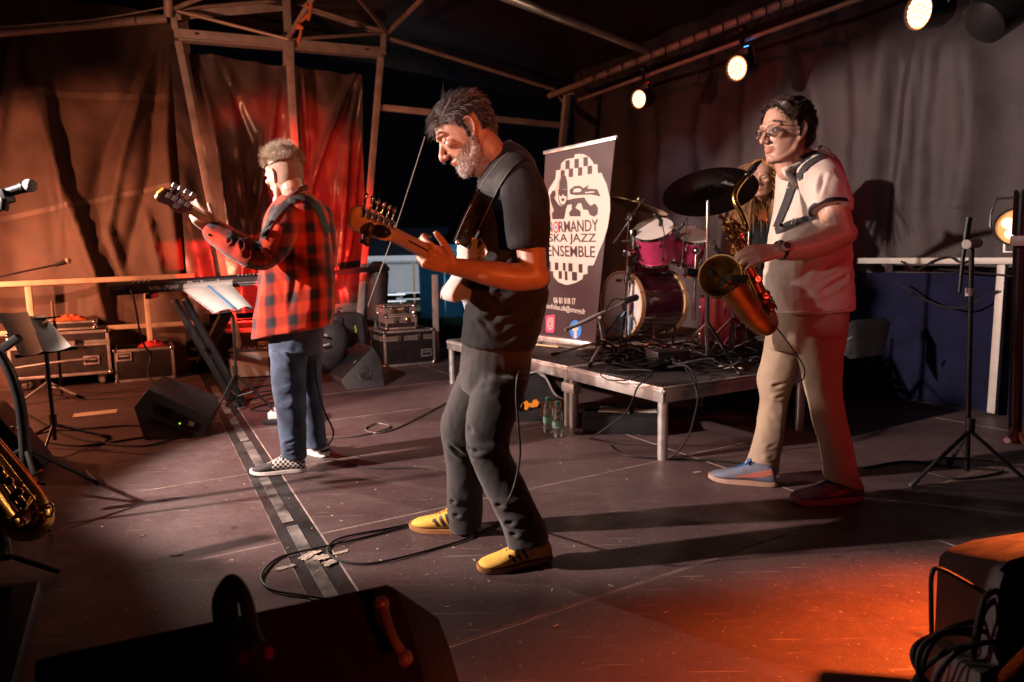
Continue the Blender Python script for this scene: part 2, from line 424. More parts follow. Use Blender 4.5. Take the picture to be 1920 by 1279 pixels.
# ---- drapes
def drape(name, axis, const, s0, s1, z0, z1, folds, m, label, wav=(), step=.03, rough=.006):
    """hanging sheet; axis 'a': plane a=const spanned by b; axis 'b': plane b=const spanned by a. folds given as polylines (s,z), amp, width"""
    ns = int((s1 - s0) / step); nz_ = int((z1 - z0) / step); vs = []; fs = []
    nrm = -(A if axis == 'a' else B)
    for j in range(nz_ + 1):
        z = z0 + (z1 - z0) * j / nz_
        for i in range(ns + 1):
            s = s0 + (s1 - s0) * i / ns
            d = 0
            for (per, amp, ph, lean) in wav: d += amp * sin(2 * pi * (s + lean * z) / per + ph)
            for pl_, amp, w in folds:
                zs = [q[1] for q in pl_]
                top, bot = zs[0], zs[-1]
                for (p, q) in zip(pl_[:-1], pl_[1:]):
                    if q[1] - .0 <= z <= p[1]:
                        t = (p[1] - z) / (p[1] - q[1] + 1e-6); sc = p[0] + (q[0] - p[0]) * t
                        f = max(0, min(1, (top - z) / .25 + .15)) * max(0, min(1, (z - bot) / .5 + .1))
                        x = (s - sc) / w
                        d += amp * f * (math.exp(-x * x) if w > 0 else 0) * (1 + .35 * math.tanh(3 * x)); break
            d += rough * (noise.noise(V((s * 2.5, z * 2.0, const))) * 2 + noise.noise(V((s * 7, z * 5, 3 + const))) + .9 * (1 - 2.6 * abs(noise.noise(V((s * 4.5 + z * 1.2, z * 2.6, 9 + const))))))
            vs.append((AB(const, s, z) if axis == 'a' else AB(s, const, z)) + nrm * d)
    for j in range(nz_):
        for i in range(ns):
            k = j * (ns + 1) + i; fs.append((k, k + 1, k + ns + 2, k + ns + 1))
    mb = MB(); mb.v = [V(p) for p in vs]; mb.f = fs; mb.mi = [0] * len(fs)
    me = mb.mesh(name, fix=False)
    o = obj(name, me, m, ang=180); tag(o, label, 'drape'); return o
def fa(px, a): return [((lambda p: (p.dot(B), p.z))(onA(x, y, a))) for x, y in px]
def fb(px, b): return [((lambda p: (p.dot(A), p.z))(onB(x, y, b))) for x, y in px]
m_dl = mat('brown_tarpaulin', (0.105, 0.068, 0.052), 0.62, 0, 0.22, 5, 0.3, 220, spec=.3)
m_dp = mat('black_vinyl_sheet', (0.085, 0.062, 0.060), 0.28, 0, 0.3, 3, 0.12, 14, spec=.6)
m_dr = mat('charcoal_tarpaulin', (0.050, 0.039, 0.042), 0.55, 0, 0.3, 4, 0.45, 180, spec=.35)
WA = 7.85
FL = [(fa(p, WA), amp, w) for p, amp, w in (
    ([(22, 60), (8, 160), (-20, 330)], .07, .05), ([(36, 62), (75, 230), (108, 340), (180, 530), (215, 690)], .09, .07),
    ([(60, 70), (88, 200), (112, 330), (112, 480)], .05, .035), ([(280, 60), (238, 180), (190, 290), (150, 420)], -.06, .09),
    ([(295, 60), (262, 170), (225, 300), (200, 430), (240, 560)], .06, .05), ([(300, 62), (285, 200), (275, 330), (222, 520)], -.055, .06),
    ([(310, 62), (308, 250), (322, 420), (340, 560)], .08, .07), ([(268, 380), (290, 470), (312, 560)], .05, .03), ([(190, 420), (172, 560), (165, 700)], .05, .10),
    ([(125, 330), (150, 420), (182, 520)], .03, .02))]
drape('stage_drape', 'a', WA, -3.6, .55, -.02, 3.75, FL, m_dl, 'brown tarpaulin wall with long diagonal folds behind the flight cases at left', wav=((.8, .03, 0, .08), (.37, .012, 1, -.1)))
mbx = MB()
PA = 7.72
FP = [(fa(p, PA), amp, w) for p, amp, w in (
    ([(350, 90), (385, 200), (410, 330), (430, 480)], .10, .07), ([(420, 120), (440, 260), (455, 420), (450, 560)], .06, .08), ([(400, 110), (470, 260), (520, 420)], -.05, .06),
    ([(520, 150), (500, 300), (470, 420), (480, 560)], .07, .05), ([(490, 240), (478, 330), (465, 420)], .05, .025), ([(672, 110), (620, 230), (585, 330), (560, 480)], .13, .045), ([(672, 120), (650, 250), (640, 380), (630, 540)], .09, .06),
    ([(560, 120), (575, 300), (600, 500)], -.08, .07), ([(680, 110), (675, 260), (660, 420), (640, 540)], .05, .03))]
drape('portal_drape', 'a', PA, .35, 2.34, .62, 3.35, FP, m_dp, 'glossy black vinyl sheet lit red behind the pale metal portal frame', wav=((.42, .03, .5, .05), (.9, .03, 2, 0)), step=.022, rough=.012)
WB = 5.45
FR = [(fb(p, WB), amp, w) for p, amp, w in (
    ([(1690, 60), (1672, 240), (1655, 420), (1640, 600)], -.16, .11), ([(1735, 60), (1712, 250), (1690, 450)], .10, .06), ([(1790, 40), (1770, 250), (1765, 480)], .07, .12), ([(1830, 60), (1835, 250), (1800, 470)], .06, .09),
    ([(1500, 60), (1540, 200), (1560, 400)], .06, .10), ([(1330, 150), (1310, 250), (1330, 420)], .07, .12), ([(1240, 150), (1255, 260), (1240, 420)], .06, .12), ([(1420, 110), (1405, 220), (1400, 400)], .05, .10), ([(1600, 60), (1610, 200), (1600, 420)], .05, .08))]
drape('back_drape', 'b', WB, .2, 7.78, -.02, 3.75, FR, m_dr, 'dark charcoal tarpaulin wall behind the drums with a shadow on it', wav=((.62, .03, 0, 0), (1.5, .04, 1, .05)), step=.04)
# seam bands welded on the left tarpaulin
m_seam = mat('tarpaulin_seam', (0.15, 0.10, 0.078), 0.55, 0, 0.2, 5, 0.25, 200)
ld = bpy.data.objects['stage_drape']
def seam_on(drapeo, axis, const, p, q, w, m, off=.006):
    """strip that follows the drape surface"""
    me = drapeo.data; loc = drapeo.location; mb = MB(); up = Z
    nrm = -(A if axis == 'a' else B); n = 70; rows = [[], []]
    import mathutils
    from mathutils.bvhtree import BVHTree
    bt = BVHTree.FromPolygons([tuple(v.co + loc) for v in me.vertices], [tuple(f.vertices) for f in me.polygons])
    for i in range(n + 1):
        c = p.lerp(q, i / n)
        for k, s_ in enumerate((-1, 1)):
            o_ = c + Z * s_ * w / 2 + nrm * 1.0
            hit = bt.ray_cast(o_, -nrm)[0]
            rows[k].append((hit if hit else c) + nrm * off)
    for i in range(n): mb.add([rows[0][i], rows[0][i + 1], rows[1][i + 1], rows[1][i]], [(0, 1, 2, 3)])
    return obj('seam_band', mb, m, drapeo, ang=180)
seam_on(ld, 'a', WA, onA(8, 173, WA), onA(322, 184, WA), .07, m_seam)
seam_on(ld, 'a', WA, onA(0, 411, WA), onA(335, 345, WA), .05, m_seam)
rd = bpy.data.objects['back_drape']
seam_on(rd, 'b', WB, onB(1700, 390, WB), onB(1920, 388, WB), .03, m_dr, .004)

# ---- roof canopy
m_roof = mat('roof_canopy_vinyl', (0.045, 0.022, 0.022), 0.35, 0, 0.2, 3, 0.1, 20)
vs = []; fs = []; n = 24
for i in range(n + 1):
    for j in range(n + 1):
        a_ = -3 + 12 * i / n; b_ = -4 + 9.7 * j / n
        vs.append(AB(a_, b_, 3.78 + .22 * cos(pi * (b_ - 1) / 9) - .05 * abs(sin(a_ * 1.6)) + .02 * noise.noise(V((a_ * 2, b_ * 2, 0)))))
for i in range(n):
    for j in range(n):
        k = i * (n + 1) + j; fs.append((k, k + 1, k + n + 2, k + n + 1))
mb = MB(); mb.add(vs, fs)
one('roof_canopy', mb.mesh('roof_canopy', fix=False), m_roof, 'dark red vinyl canopy stretched over the stage', 'canopy', ang=180)

# ---- roof pipes and portal frame
m_pipe = mat('dull_roof_pipe', (0.45, 0.34, 0.28), 0.42, 0.35, 0.2, 8, 0.06, 60)
rf = thing('roof_frame', 'pale tubular roof frame of long pipes under the canopy', 'frame', AB(7.5, 2, 2.8))
pf = thing('stage_portal', 'pale welded portal frame with leaning posts before the red lit vinyl', 'frame', AB(7.45, 1.3, 0))
def q(px, py, a=7.45): return onA(px, py, a)
def extend(p, r_, z): # follow line down to height z
    t = (z - p.z) / (r_.z - p.z); return p + (r_ - p) * t
for (x0, y0, x1, y1) in ((334, 78, 402, 420), (714, 104, 682, 500)):
    p, r_ = q(x0, y0), q(x1, y1); obj('post', MB().bar(p, extend(p, r_, 0), .065, .065, A), m_paintmetal, pf, .006)
p, r_ = q(536, -5, 7.42), q(553, 290, 7.42); obj('post', MB().bar(p, extend(p, r_, 0.62), .075, .07, A), m_paintmetal, pf, .006)
obj('post_sleeve', MB().bar(q(539.5, 62, 7.4), q(541, 124, 7.4), .105, .09, A), m_paintmetal, pf, .006)
p, r_ = q(326, 63), q(722, 98); obj('beam', MB().bar(p, r_, .075, .085, Z), m_paintmetal, pf, .006)
p, r_ = q(334, 75.5, 7.43), q(714, 107, 7.43); obj('beam_lip', MB().bar(p, r_, .11, .018, Z), m_paintmetal, pf, .003)
for (x0, y0, x1, y1) in ((324, 22, 328, 56), (719, 62, 718, 94)): obj('upright', MB().bar(q(x0, y0), q(x1, y1), .055, .055, A), m_paintmetal, pf, .005)
Ln, Rn, Cn, Tn = q(322, 18), q(727, 62), q(541, 74, 7.05), q(535, 0, 7.6)
for a_, b_ in ((Ln, Cn), (Cn, Rn), (Ln, Tn), (Tn, Rn)): obj('brace', MB().cyl(a_, b_, .018, 10), m_pipe, pf)
obj('brace', MB().bar(q(322, 30, 7.7), q(535, 12, 7.7), .03, .09), m_paintmetal, pf, .004)
obj('brace', MB().bar(q(560, 8, 7.7), q(722, 62, 7.7), .03, .09), m_paintmetal, pf, .004)
obj('bolt', MB().cyl(q(367, 63, 7.41), q(367, 63, 7.37), .012, 8), m_black, pf)
obj('bolt', MB().cyl(q(686, 92, 7.41), q(686, 92, 7.37), .012, 8), m_black, pf)
def pipe(p, r_, rad=.024, m=m_pipe): return obj('pipe', MB().cyl(p, r_, rad, 12), m, rf)
pipe(q(-60, 66, 7.5), q(311, 35, 7.5), .04)
pipe(q(316, 30, 7.4), P(314, -60, 6.4), .042)
pipe(Cn + V((0, 0, .02)), P(640, -90, 4.9), .026)
pipe(Rn, P(610, -80, 5.2), .026); pipe(Rn, P(900, -110, 5.0), .026)
pipe(q(722, 70, 7.5), onB(1040, 168, 4.85), .026)
pipe(Ln, P(480, -45, 5.6), .02)
obj('tie_cable', MB().tube([q(-60, 56, 7.47), q(60, 46, 7.47), q(180, 36, 7.46), q(311, 14, 7.46)], .008, 6, 4), m_pipe, rf)
for x in (37, 143, 205, 251): obj('cable_tie', MB().tube([q(x - 3, 50 - x * .08 + 1, 7.44), q(x, 58 - x * .083, 7.42), q(x + 2, 68 - x * .085, 7.46)], .006, 6, 3), m_pipe, rf)
e0, e1 = q(706, 201, 7.5), onB(1056, 236, 4.85); obj('crossbar', MB().bar(e0, e1, .05, .07), m_paintmetal, rf, .004)
k0 = onB(1064, 178, 4.85); k1 = onB(1052, 300, 4.85); obj('corner_post', MB().bar(k0, extend(k0, k1, 0), .09, .07, A), m_paintmetal, rf, .005)
obj('corner_brace', MB().bar(onB(1033, 176, 4.8), onB(1078, 174, 4.85), .05, .05), m_pipe, rf, .004)
obj('corner_brace', MB().bar(onB(1045, 178, 4.85), onB(1060, 195, 4.85), .03, .03), m_pipe, rf, .004)
BB = 4.7
pipe(onB(1030, 180, BB), onB(1840, -140, BB), .036)
pipe(onB(1085, 188, BB), onB(1840, -85, BB), .02)
for k in range(22):
    x = 1110 + k * 27; y = 180 - (x - 1030) * .395
    obj('cable_tie', MB().tube([onB(x, y - 9, BB - .05), onB(x + 3, y, BB - .06), onB(x + 1, y + 9, BB - .05)], .007, 5, 3), m_rubber, rf)
pipe(onB(1216, 97, BB), P(905, -22, 4.6), .035)
hk = MB()
for k in range(9):
    x = 1100 + k * 48; y = 180 - (x - 1030) * .395
    hk.tube([onB(x, y + 3, BB + .03), onB(x + 16, y + 16 + random.random() * 10, BB + .04), onB(x + 46, y - 14, BB + .03)], .007, 6, 5)
hk.tube([onB(1305, 100, BB + .2), onB(1310, 150, BB + .25), onB(1298, 158, BB + .25), onB(1330, 150, BB + .25), onB(1340, 75, BB + .2)], .006, 6, 6)
one('cable_loom', hk, m_cable, 'black lamp cables looped along the pale roof pipe above the drums', 'cable')
# guy wire and knotted rope
one('guy_wire', MB().tube([P(797, 256, 4.6), P(747, 412, 4.75), P(700, 545, 4.9), P(690, 575, 5.0)], .0035, 8, 6), mat('dull_steel_cable', (.16, .13, .12), .7), 'thin pale cable slanting down left of the guitarist', 'cable')
m_rope = mat('orange_rope', (0.55, 0.16, 0.04), 0.8, 0, 0.3, 30, 0.5, 200)
rp = MB(); a0 = P(575, 14, 5.85)
rp.tube([P(573, 8, 5.85), P(583, 20, 5.8), P(568, 38, 5.83), P(557, 46, 5.8), P(565, 52, 5.8), P(560, 80, 5.8)], .012, 8, 5)
rp.tube([P(584, 6, 5.8), P(581, 30, 5.8), P(577, 38, 5.8)], .014, 8, 4); rp.tube([P(556, 52, 5.8), P(569, 52, 5.78)], .014, 8); rp.ell(P(560, 76, 5.8), (.014, .014, .03))
one('rope', rp, m_rope, 'short knotted orange rope hanging from the roof pipe', 'rope')

# ---- railings
m_rail = mat('yellowed_rail_paint', (0.50, 0.38, 0.26), 0.5, 0.1, 0.2, 8, 0.1, 60)
rl = thing('railing', 'pale stage railing of square tube before the brown tarpaulin', 'railing', AB(7.5, -1, 0))
RA = 7.55
obj('top_rail', MB().bar(onA(-260, 545, RA), onA(364, 517, RA), .05, .05), m_rail, rl, .006)
obj('lower_rail', MB().bar(onA(-260, 640, RA), onA(372, 605, RA), .045, .045), m_rail, rl, .006)
for x, y in ((52, 532), (272, 522), (-180, 540)):
    p = onA(x, y, RA) - Z * .027; obj('post', MB().bar(p, V((p.x, p.y, 0)), .05, .05, A), m_rail, rl, .006)
rl2 = thing('railing', 'white stage railing before the charcoal tarpaulin at the right', 'railing', AB(2.5, 5.1, 0))
RB = 5.0
m_wrail = mat('white_rail_paint', (0.40, 0.37, 0.34), 0.5, 0.1, 0.15, 8, 0.1, 60)
obj('top_rail', MB().bar(onB(1610, 489, RB), onB(2080, 489, RB), .05, .045), m_wrail, rl2, .006)
for x in (1881,):
    p = onB(x, 489, RB) - Z * .025; obj('post', MB().bar(p, V((p.x, p.y, 0.02)), .05, .05, A), m_wrail, rl2, .006)
m_skirt = mat('navy_skirt_cloth', (0.009, 0.010, 0.030), 0.95, 0, 0.3, 6, 0.3, 200, spec=.08)
drape('stage_skirt', 'b', 5.1, .2, 4.4, -.02, .98, [], m_skirt, 'navy cloth hung under the white railing at the right', wav=((.5, .012, 0, 0),), step=.06)
cb = MB()
for pts in ([(1690, 490), (1720, 505), (1752, 488), (1780, 482), (1800, 492), (1822, 488)], [(1680, 530), (1740, 565), (1800, 578), (1850, 555), (1872, 545)], [(1760, 505), (1840, 512), (1920, 520)]):
    cb.tube([onB(x, y, RB - .05) for x, y in pts], .007, 6, 6)
one('rail_cable', cb, m_cable, 'thin black cable draped along the white railing', 'cable')
br = thing('railing', 'dark crossbar railing at the back opening left of the guitarist', 'railing', AB(7.1, 2.2, 0))
obj('top_rail', MB().bar(onA(620, 512, 7.2), onA(726, 502, 7.2), .05, .06), m_blackmetal, br, .005)
for x0, y0, x1, y1 in ((815, 515, 819, 640),): obj('post', MB().bar(onA(x0, y0, 6.9), onA(x1, y1 + 70, 6.9), .06, .05, A), m_paintmetal, br, .005)

# ---- fairground behind the back opening
m_tentb = mat('blue_tent_fabric', (0.10, 0.22, 0.30), 0.7, 0, 0.15, 1.5, 0.05)
m_tentw = mat('white_tent_fabric', (0.62, 0.62, 0.64), 0.7, 0, 0.12, 1.0, 0.05)
m_tentd = mat('navy_tent_roof', (0.012, 0.018, 0.035), 0.7, 0, 0.2, 1.0, 0.05)
def popup(loc, w, eave, peak, rz, label, m=m_tentb):
    t = thing('popup_tent', label, 'tent', loc, rz); h = w / 2
    c = [(-h, -h), (h, -h), (h, h), (-h, h)]; mb = MB(); vs = [(x, y, eave) for x, y in c] + [(x * .5, y * .5, eave + (peak - eave) * .42) for x, y in c] + [(0, 0, peak)]
    mb.add(vs, [(k, (k + 1) % 4, 4 + (k + 1) % 4, 4 + k) for k in range(4)] + [(4 + k, 4 + (k + 1) % 4, 8) for k in range(4)])
    mb.add([(x, y, eave) for x, y in c] + [(x, y, eave - .38) for x, y in c], [(k, (k + 1) % 4, 4 + (k + 1) % 4, 4 + k) for k in range(4)])
    obj('canopy', mb, m, t, ang=0, local=True)
    for x, y in c: obj('leg', MB().cyl((x * .98, y * .98, 0), (x * .98, y * .98, eave), .03, 8), m_galv, t, local=True)
    fr = MB()
    for k in range(4):
        (x0, y0), (x1, y1) = c[k], c[(k + 1) % 4]
        fr.cyl((x0, y0, eave - .05), ((x0 + x1) / 2, (y0 + y1) / 2, eave - .65), .02, 6); fr.cyl(((x0 + x1) / 2, (y0 + y1) / 2, eave - .05), (x1, y1, eave - .65), .02, 6)
    obj('scissor_brace', fr, m_galv, t, local=True)
    obj('side_wall', MB().box((0, h - .03, (eave) / 2), (w * .97, .015, eave)), m, t, local=True)
    return t
for px, Y, w, e, pk, rz, lab in ((905, 24, 4.0, 2.35, 3.5, .35, 'blue lit popup tent behind the guitarist'), (1000, 33, 3, 2.2, 3.1, .1, 'farther blue popup tent between the guitarist and the banner')):
    p = P(px, 500, Y); popup((p.x, p.y, GZ), w, e + .4, pk + .5, rz, lab)
def marquee(x0, x1, Y, label):
    p, r_ = P(x0, 500, Y), P(x1, 500, Y); t = thing('marquee', label, 'tent', ((p.x + r_.x) / 2, Y, GZ)); w = r_.x - p.x; e = 2.7; dp = 6
    mb = MB(); mb.add([(-w / 2, 0, e), (w / 2, 0, e), (w / 2, dp / 2, e + 1.7), (-w / 2, dp / 2, e + 1.7), (w / 2, dp, e), (-w / 2, dp, e)], [(0, 1, 2, 3), (3, 2, 4, 5)])
    obj('roof', mb, m_tentd, t, ang=0, local=True)
    n = 34; v = MB(); s = w / n
    for k in range(n):
        x = -w / 2 + k * s
        v.add([(x, -.02, e), (x + s, -.02, e), (x + s, -.02, e - .22), (x + s * .75, -.02, e - .36), (x + s * .5, -.02, e - .4), (x + s * .25, -.02, e - .36), (x, -.02, e - .22)], [tuple(range(7))])
    obj('valance', v, m_tentw, t, ang=0, local=True)
    obj('side_wall', MB().box((0, 1.6, .55 + (e - .55) / 2), (w, .03, e - .6)), m_tentw, t, local=True)
    for x in (-w / 2, -w / 6, w / 6, w / 2): obj('pole', MB().cyl((x, .05, 0), (x, .05, e), .05, 8), m_wood, t, local=True)
marquee(655, 835, 36, 'white marquee with scalloped valance beyond the back opening')
def table(px, Y, label):
    p = P(px, 500, Y); t = thing('picnic_table', label, 'table', (p.x, Y, GZ), .2)
    obj('tabletop', MB().box((0, 0, .74), (1.8, .7, .05)), m_tentw, t, local=True)
    for sy in (-.6, .6): obj('bench', MB().box((0, sy, .44), (1.8, .25, .04)), m_tentw, t, local=True)
    for sx in (-.7, .7): obj('leg', MB().bar((sx, -.6, 0), (sx * .9, .2, .74), .05, .05).bar((sx, .6, 0), (sx * .9, -.2, .74), .05, .05), m_galv, t, local=True)
table(722, 31, 'white trestle table on the grass left in the back opening'); table(775, 33, 'white trestle table on the grass below the marquee')
table(880, 29, 'trestle table on the grass beside the blue tent')
pp = P(760, 500, 30)
# ================================================================== EQUIPMENT
def scale_at(Y): return F / Y
# ---- stage lamps
m_lens = mat('lamp_lens_glow', (1.0, 0.42, 0.15), 0.3, emit=.55, var=.05, bump=0)
m_led = mat('led_glow', (1.0, 0.80, 0.52), 0.3, emit=2.2, var=.02, bump=0)
m_ledblue = mat('blue_display_glow', (0.05, 0.35, 1.0), 0.3, emit=6, var=0, bump=0)
m_ledred = mat('red_led_glow', (1.0, 0.02, 0.02), 0.3, emit=4, var=0, bump=0)
def par(name, loc, d, label, r=.105, leds=37, group=None, clamp=True, ln=.20):
    """LED par can: local z = beam direction"""
    loc = V(loc); d = V(d).normalized(); t = thing(name, label, 'stage light', loc, 0, group)
    side = d.cross(Z).normalized(); up = side.cross(d).normalized()
    m4 = M((side, up, d)).transposed().to_4x4(); m4.translation = loc
    obj('can', MB().lathe([(r * .45, -ln), (r * .8, -ln * .92), (r * .98, -ln * .7), (r, -.02), (r * 1.06, 0), (r * 1.06, .012), (r * .97, .012), (r * .95, -.012)], 28, m4), m_blackmetal, t)
    obj('lens', MB().lathe([(r * .94, -.006), (.001, -.004)], 28, m4, False), m_lens, t)
    lb = MB(); pts = [(0, 0)]
    if leds > 10:
        for ring, n in ((.31, 6), (.58, 12), (.82, 18)): pts += [(ring * cos(2 * pi * k / n), ring * sin(2 * pi * k / n)) for k in range(n)]
        rr = r * .12
    else:
        pts = [(.47 * cos(2 * pi * k / 4 + .5), .47 * sin(2 * pi * k / 4 + .5)) for k in range(4)]; rr = r * .30
    for x, y in pts: lb.lathe([(rr, 0), (rr * .8, .006), (.0005, .008)], 10, m4 @ M.Translation((x * r * .92, y * r * .92, 0)), False)
    obj('led_array', lb, m_led, t)
    yk = MB(); c = -.09
    yk.tube([m4 @ V(p) for p in ((-r * 1.15, 0, c), (-r * 1.15, r * .9, c - .01), (-r * .9, r * 1.6, c - .02), (r * .9, r * 1.6, c - .02), (r * 1.15, r * .9, c - .01), (r * 1.15, 0, c))], .008, 6)
    obj('yoke', yk, m_blackmetal, t)
    if clamp:
        top = m4 @ V((0, r * 1.6, c - .02)); obj('clamp', MB().bar(top, top + V((0, 0, .14)), .05, .03).ell(top + V((0, 0, .14)), .04), m_blackmetal, t, .004)
        bx = m4 @ V((0, r * 1.15, c - .05)); obj('control_box', MB().box(bx, (.10, .07, .06), m4.to_3x3()), m_black, t, .004)
        obj('display', MB().box(m4 @ V((r * .0, r * 1.5, c - .08)), (.035, .022, .02), m4.to_3x3()), m_ledblue if 'centre' in label or 'largest' in label else m_ledred, t)
    return t
PG = 'par lamps hung from the roof pipe above the drums'
for (x, y, b_, d, r, lab) in ((1198, 186, 4.55, (-.72, -.62, -.22), .095, 'lit round stage lamp lowest and leftmost under the roof pipe'),
                              (1382, 128, 4.55, (-.78, -.55, -.26), .105, 'lit round stage lamp in the centre of the row of three'),
                              (1724, 22, 4.2, (-.97, -.20, -.15), .105, 'lit round stage lamp at the upper right edge of the roof')):
    p = onB(x, y, b_); par('stage_lamp', p, d, lab, r, group=PG)
    spot('stage_lamp_beam', p + V(d).normalized() * .03, p + V(d) * 3, (1.0, .72, .50), 60, 60, .5, .05)
p = onB(1906, 425, 4.6)
t = par('floor_lamp', p, (-.55, -.80, -.05), 'four eyed amber stage lamp on a bracket at the right edge', .11, 4, clamp=False)
obj('bracket', MB().tube([onB(1886, 420, 4.6), onB(1884, 472, 4.6), onB(1925, 474, 4.6), onB(1935, 420, 4.6)], .012, 8), m_galv, t)
p = onB(1885, 10, 4.0)
t = thing('stage_lamp', 'unlit black lamp housing beside the upper right lit lamp', 'stage light', p)
obj('can', MB().lathe([(.06, -.18), (.12, -.14), (.14, .1), (.15, .12), (.13, .11)], 24, M.Translation(p) @ M.Rotation(.9, 4, 'Y')), m_blackmetal, t)
obj('yoke', MB().tube([p + V((-.17, 0, 0)), p + V((-.17, 0, .2)), p + V((.17, 0, .2)), p + V((.17, 0, 0))], .012, 8), m_blackmetal, t)

# ---- flight cases
def flight_case(name, label, loc, w, d, h, rz=PHI, lid=.3, wheels=0, group=None, handle='dish', latches=2, m_edge_=None, pm_=None, cat_='flight case', e=.026):
    t = thing(name, label, cat_, loc, rz, group); z0 = wheels; L = dict(local=True); me_ = m_edge_ or m_alu
    obj('panel', MB().box((w / 2, d / 2, z0 + h / 2), (w - .012, d - .012, h - .012)), pm_ or m_casepanel, t, **L)
    for y in (0, d):
        for z in (0, h): obj('edge_trim', MB().box((w / 2, y + (e / 2 if y == 0 else -e / 2), z0 + z + (e / 2 if z == 0 else -e / 2)), (w, e, e)), me_, t, .004, **L)
        for x in (0, w): obj('edge_trim', MB().box((x + (e / 2 if x == 0 else -e / 2), y + (e / 2 if y == 0 else -e / 2), z0 + h / 2), (e - .001, e - .001, h - .01)), me_, t, .004, **L)
    for x in (0, w):
        for z in (0, h): obj('edge_trim', MB().box((x + (e / 2 if x == 0 else -e / 2), d / 2, z0 + z + (e / 2 if z == 0 else -e / 2)), (e - .002, d - .01, e - .002)), me_, t, .004, **L)
    if lid:
        zl = z0 + h * (1 - lid); lb = MB()
        for y in (-.002, d + .002): lb.box((w / 2, y, zl + .014), (w - .004, .006, .024)).box((w / 2, y, zl - .014), (w - .004, .006, .024))
        for x in (-.002, w + .002): lb.box((x, d / 2, zl + .014), (.006, d - .004, .024)).box((x, d / 2, zl - .014), (.006, d - .004, .024))
        obj('lid_rim', lb, me_, t, **L)
        for k in range(latches):
            x = w * (k + .5 + (0.12 if k == 0 else -.12 if k == latches - 1 and latches > 1 else 0)) / latches if latches > 1 else w / 2
            o = obj('latch', MB().box((x, -.006, zl), (.075, .006, .08)).box((x, -.012, zl - .005), (.05, .008, .05)).box((x, -.017, zl), (.016, .006, .034)).cyl((x - .028, -.012, zl + .03), (x - .028, -.005, zl + .03), .006, 6).cyl((x + .028, -.012, zl + .03), (x + .028, -.005, zl + .03), .006, 6).cyl((x - .028, -.012, zl - .03), (x - .028, -.005, zl - .03), .006, 6).cyl((x + .028, -.012, zl - .03), (x + .028, -.005, zl - .03), .006, 6), m_chrome, t, .002, **L)
    for x in (0, w):
        for y in (0, d):
            for z in (0, h): obj('ball_corner', MB().ell((x + (.014 if x == 0 else -.014), y + (.014 if y == 0 else -.014), z0 + z + (.014 if z == 0 else -.014)), .026, None, 10, 7), m_chrome, t, **L)
    if handle == 'dish':
        x, z = (w * .82 if not wheels else w * .8), z0 + h * .33
        if lid == 0: x, z = w * .17, z0 + h * .78
        o = obj('handle', MB().box((x, -.002, z + .035), (.13, .006, .016)).box((x, -.002, z - .035), (.13, .006, .016)).box((x - .058, -.002, z), (.014, .006, .056)).box((x + .058, -.002, z), (.014, .006, .056)).box((x, -.008, z + .008), (.085, .012, .018)), m_alu, t, .002, **L)
    elif handle == 'grip':
        o = obj('handle', MB().tube([(w * .33, -.008, z0 + h * .5), (w * .36, -.03, z0 + h * .46), (w * .64, -.03, z0 + h * .46), (w * .67, -.008, z0 + h * .5)], .009, 8), m_black, t, **L)
    if wheels:
        for x in (.09, w - .09):
            for y in (.09, d - .09):
                wh = obj('castor', MB().box((x, y, z0 - .02), (.07, .06, .03)).box((x - .026, y, z0 - .055), (.006, .04, .06)).box((x + .026, y, z0 - .055), (.006, .04, .06)), m_galv, t, .002, **L)
                obj('wheel', MB().cyl((x - .018, y, .042), (x + .018, y, .042), .042, 16), mat('castor_grey', (.22, .2, .18), .6), wh, **L)
    return t
FG = 'black flight cases with aluminium edges'
p = G(22, 737); flight_case('flight_case', 'large black flight case on castors at far left under the railing', (p.x, p.y, 0), .80, .55, .43, PHI, .28, .11, FG)
p0 = p
p = G(217, 719); flight_case('flight_case', 'lidless looking black flight case with one handle beside the keyboard stand', (p.x, p.y, 0), .53, .45, .33, PHI, 0, 0, FG, latches=0)
c2 = p
pl = V((p0.x, p0.y, .545)) + B * .14 + A * .1; flight_case('shallow_flight_case', 'open shallow case lid lying on the large castored flight case', pl, .56, .40, .085, PHI, 0, 0, FG, handle=None, e=.02)
p = G(414, 676); flight_case('flight_case', 'rack case with pale edges behind the keyboard music stand', (p.x, p.y, 0), .62, .5, .47, PHI, .25, 0, FG)
p = G(722, 690); flight_case('flight_case', 'big black flight case right of the upstage wedge monitor', (p.x, p.y, 0), .60, .5, .40, PHI, .22, 0, FG, m_edge_=m_alu); bc = V((p.x, p.y, .40))
m_sil = mat('silver_case_shell', (.42, .40, .38), .38, .6, .15, 8, .1, 90)
flight_case('tool_case', 'lower silver tool case stacked on the big black flight case', bc + B * .06 + A * .1 + Z * .004, .36, .3, .155, PHI - .05, .35, 0, 'silver tool cases', handle=None, pm_=m_casepanel, e=.022)
tcase = flight_case('tool_case', 'upper silver tool case with yellow label on its handle', bc + B * .05 + A * .11 + Z * .165, .36, .3, .11, PHI - .02, .5, 0, 'silver tool cases', handle='grip', e=.018)
obj('yellow_label', MB().box((.18, -.032, .06), (.05, .006, .02)), mat('yellow_label', (.7, .4, .03), .6), tcase, local=True)
p = G(628, 684) + A * .35; flight_case('flight_case', 'black flight case standing behind the backpack', (p.x, p.y, 0), .62, .45, .50, PHI, .3, 0, FG)
flight_case('keyboard_case', 'long pale slim case lying on top of the case behind the backpack', V((p.x, p.y, .504)) - B * .03, .66, .32, .17, PHI, .5, 0, None, handle=None, pm_=m_sil, e=.03)
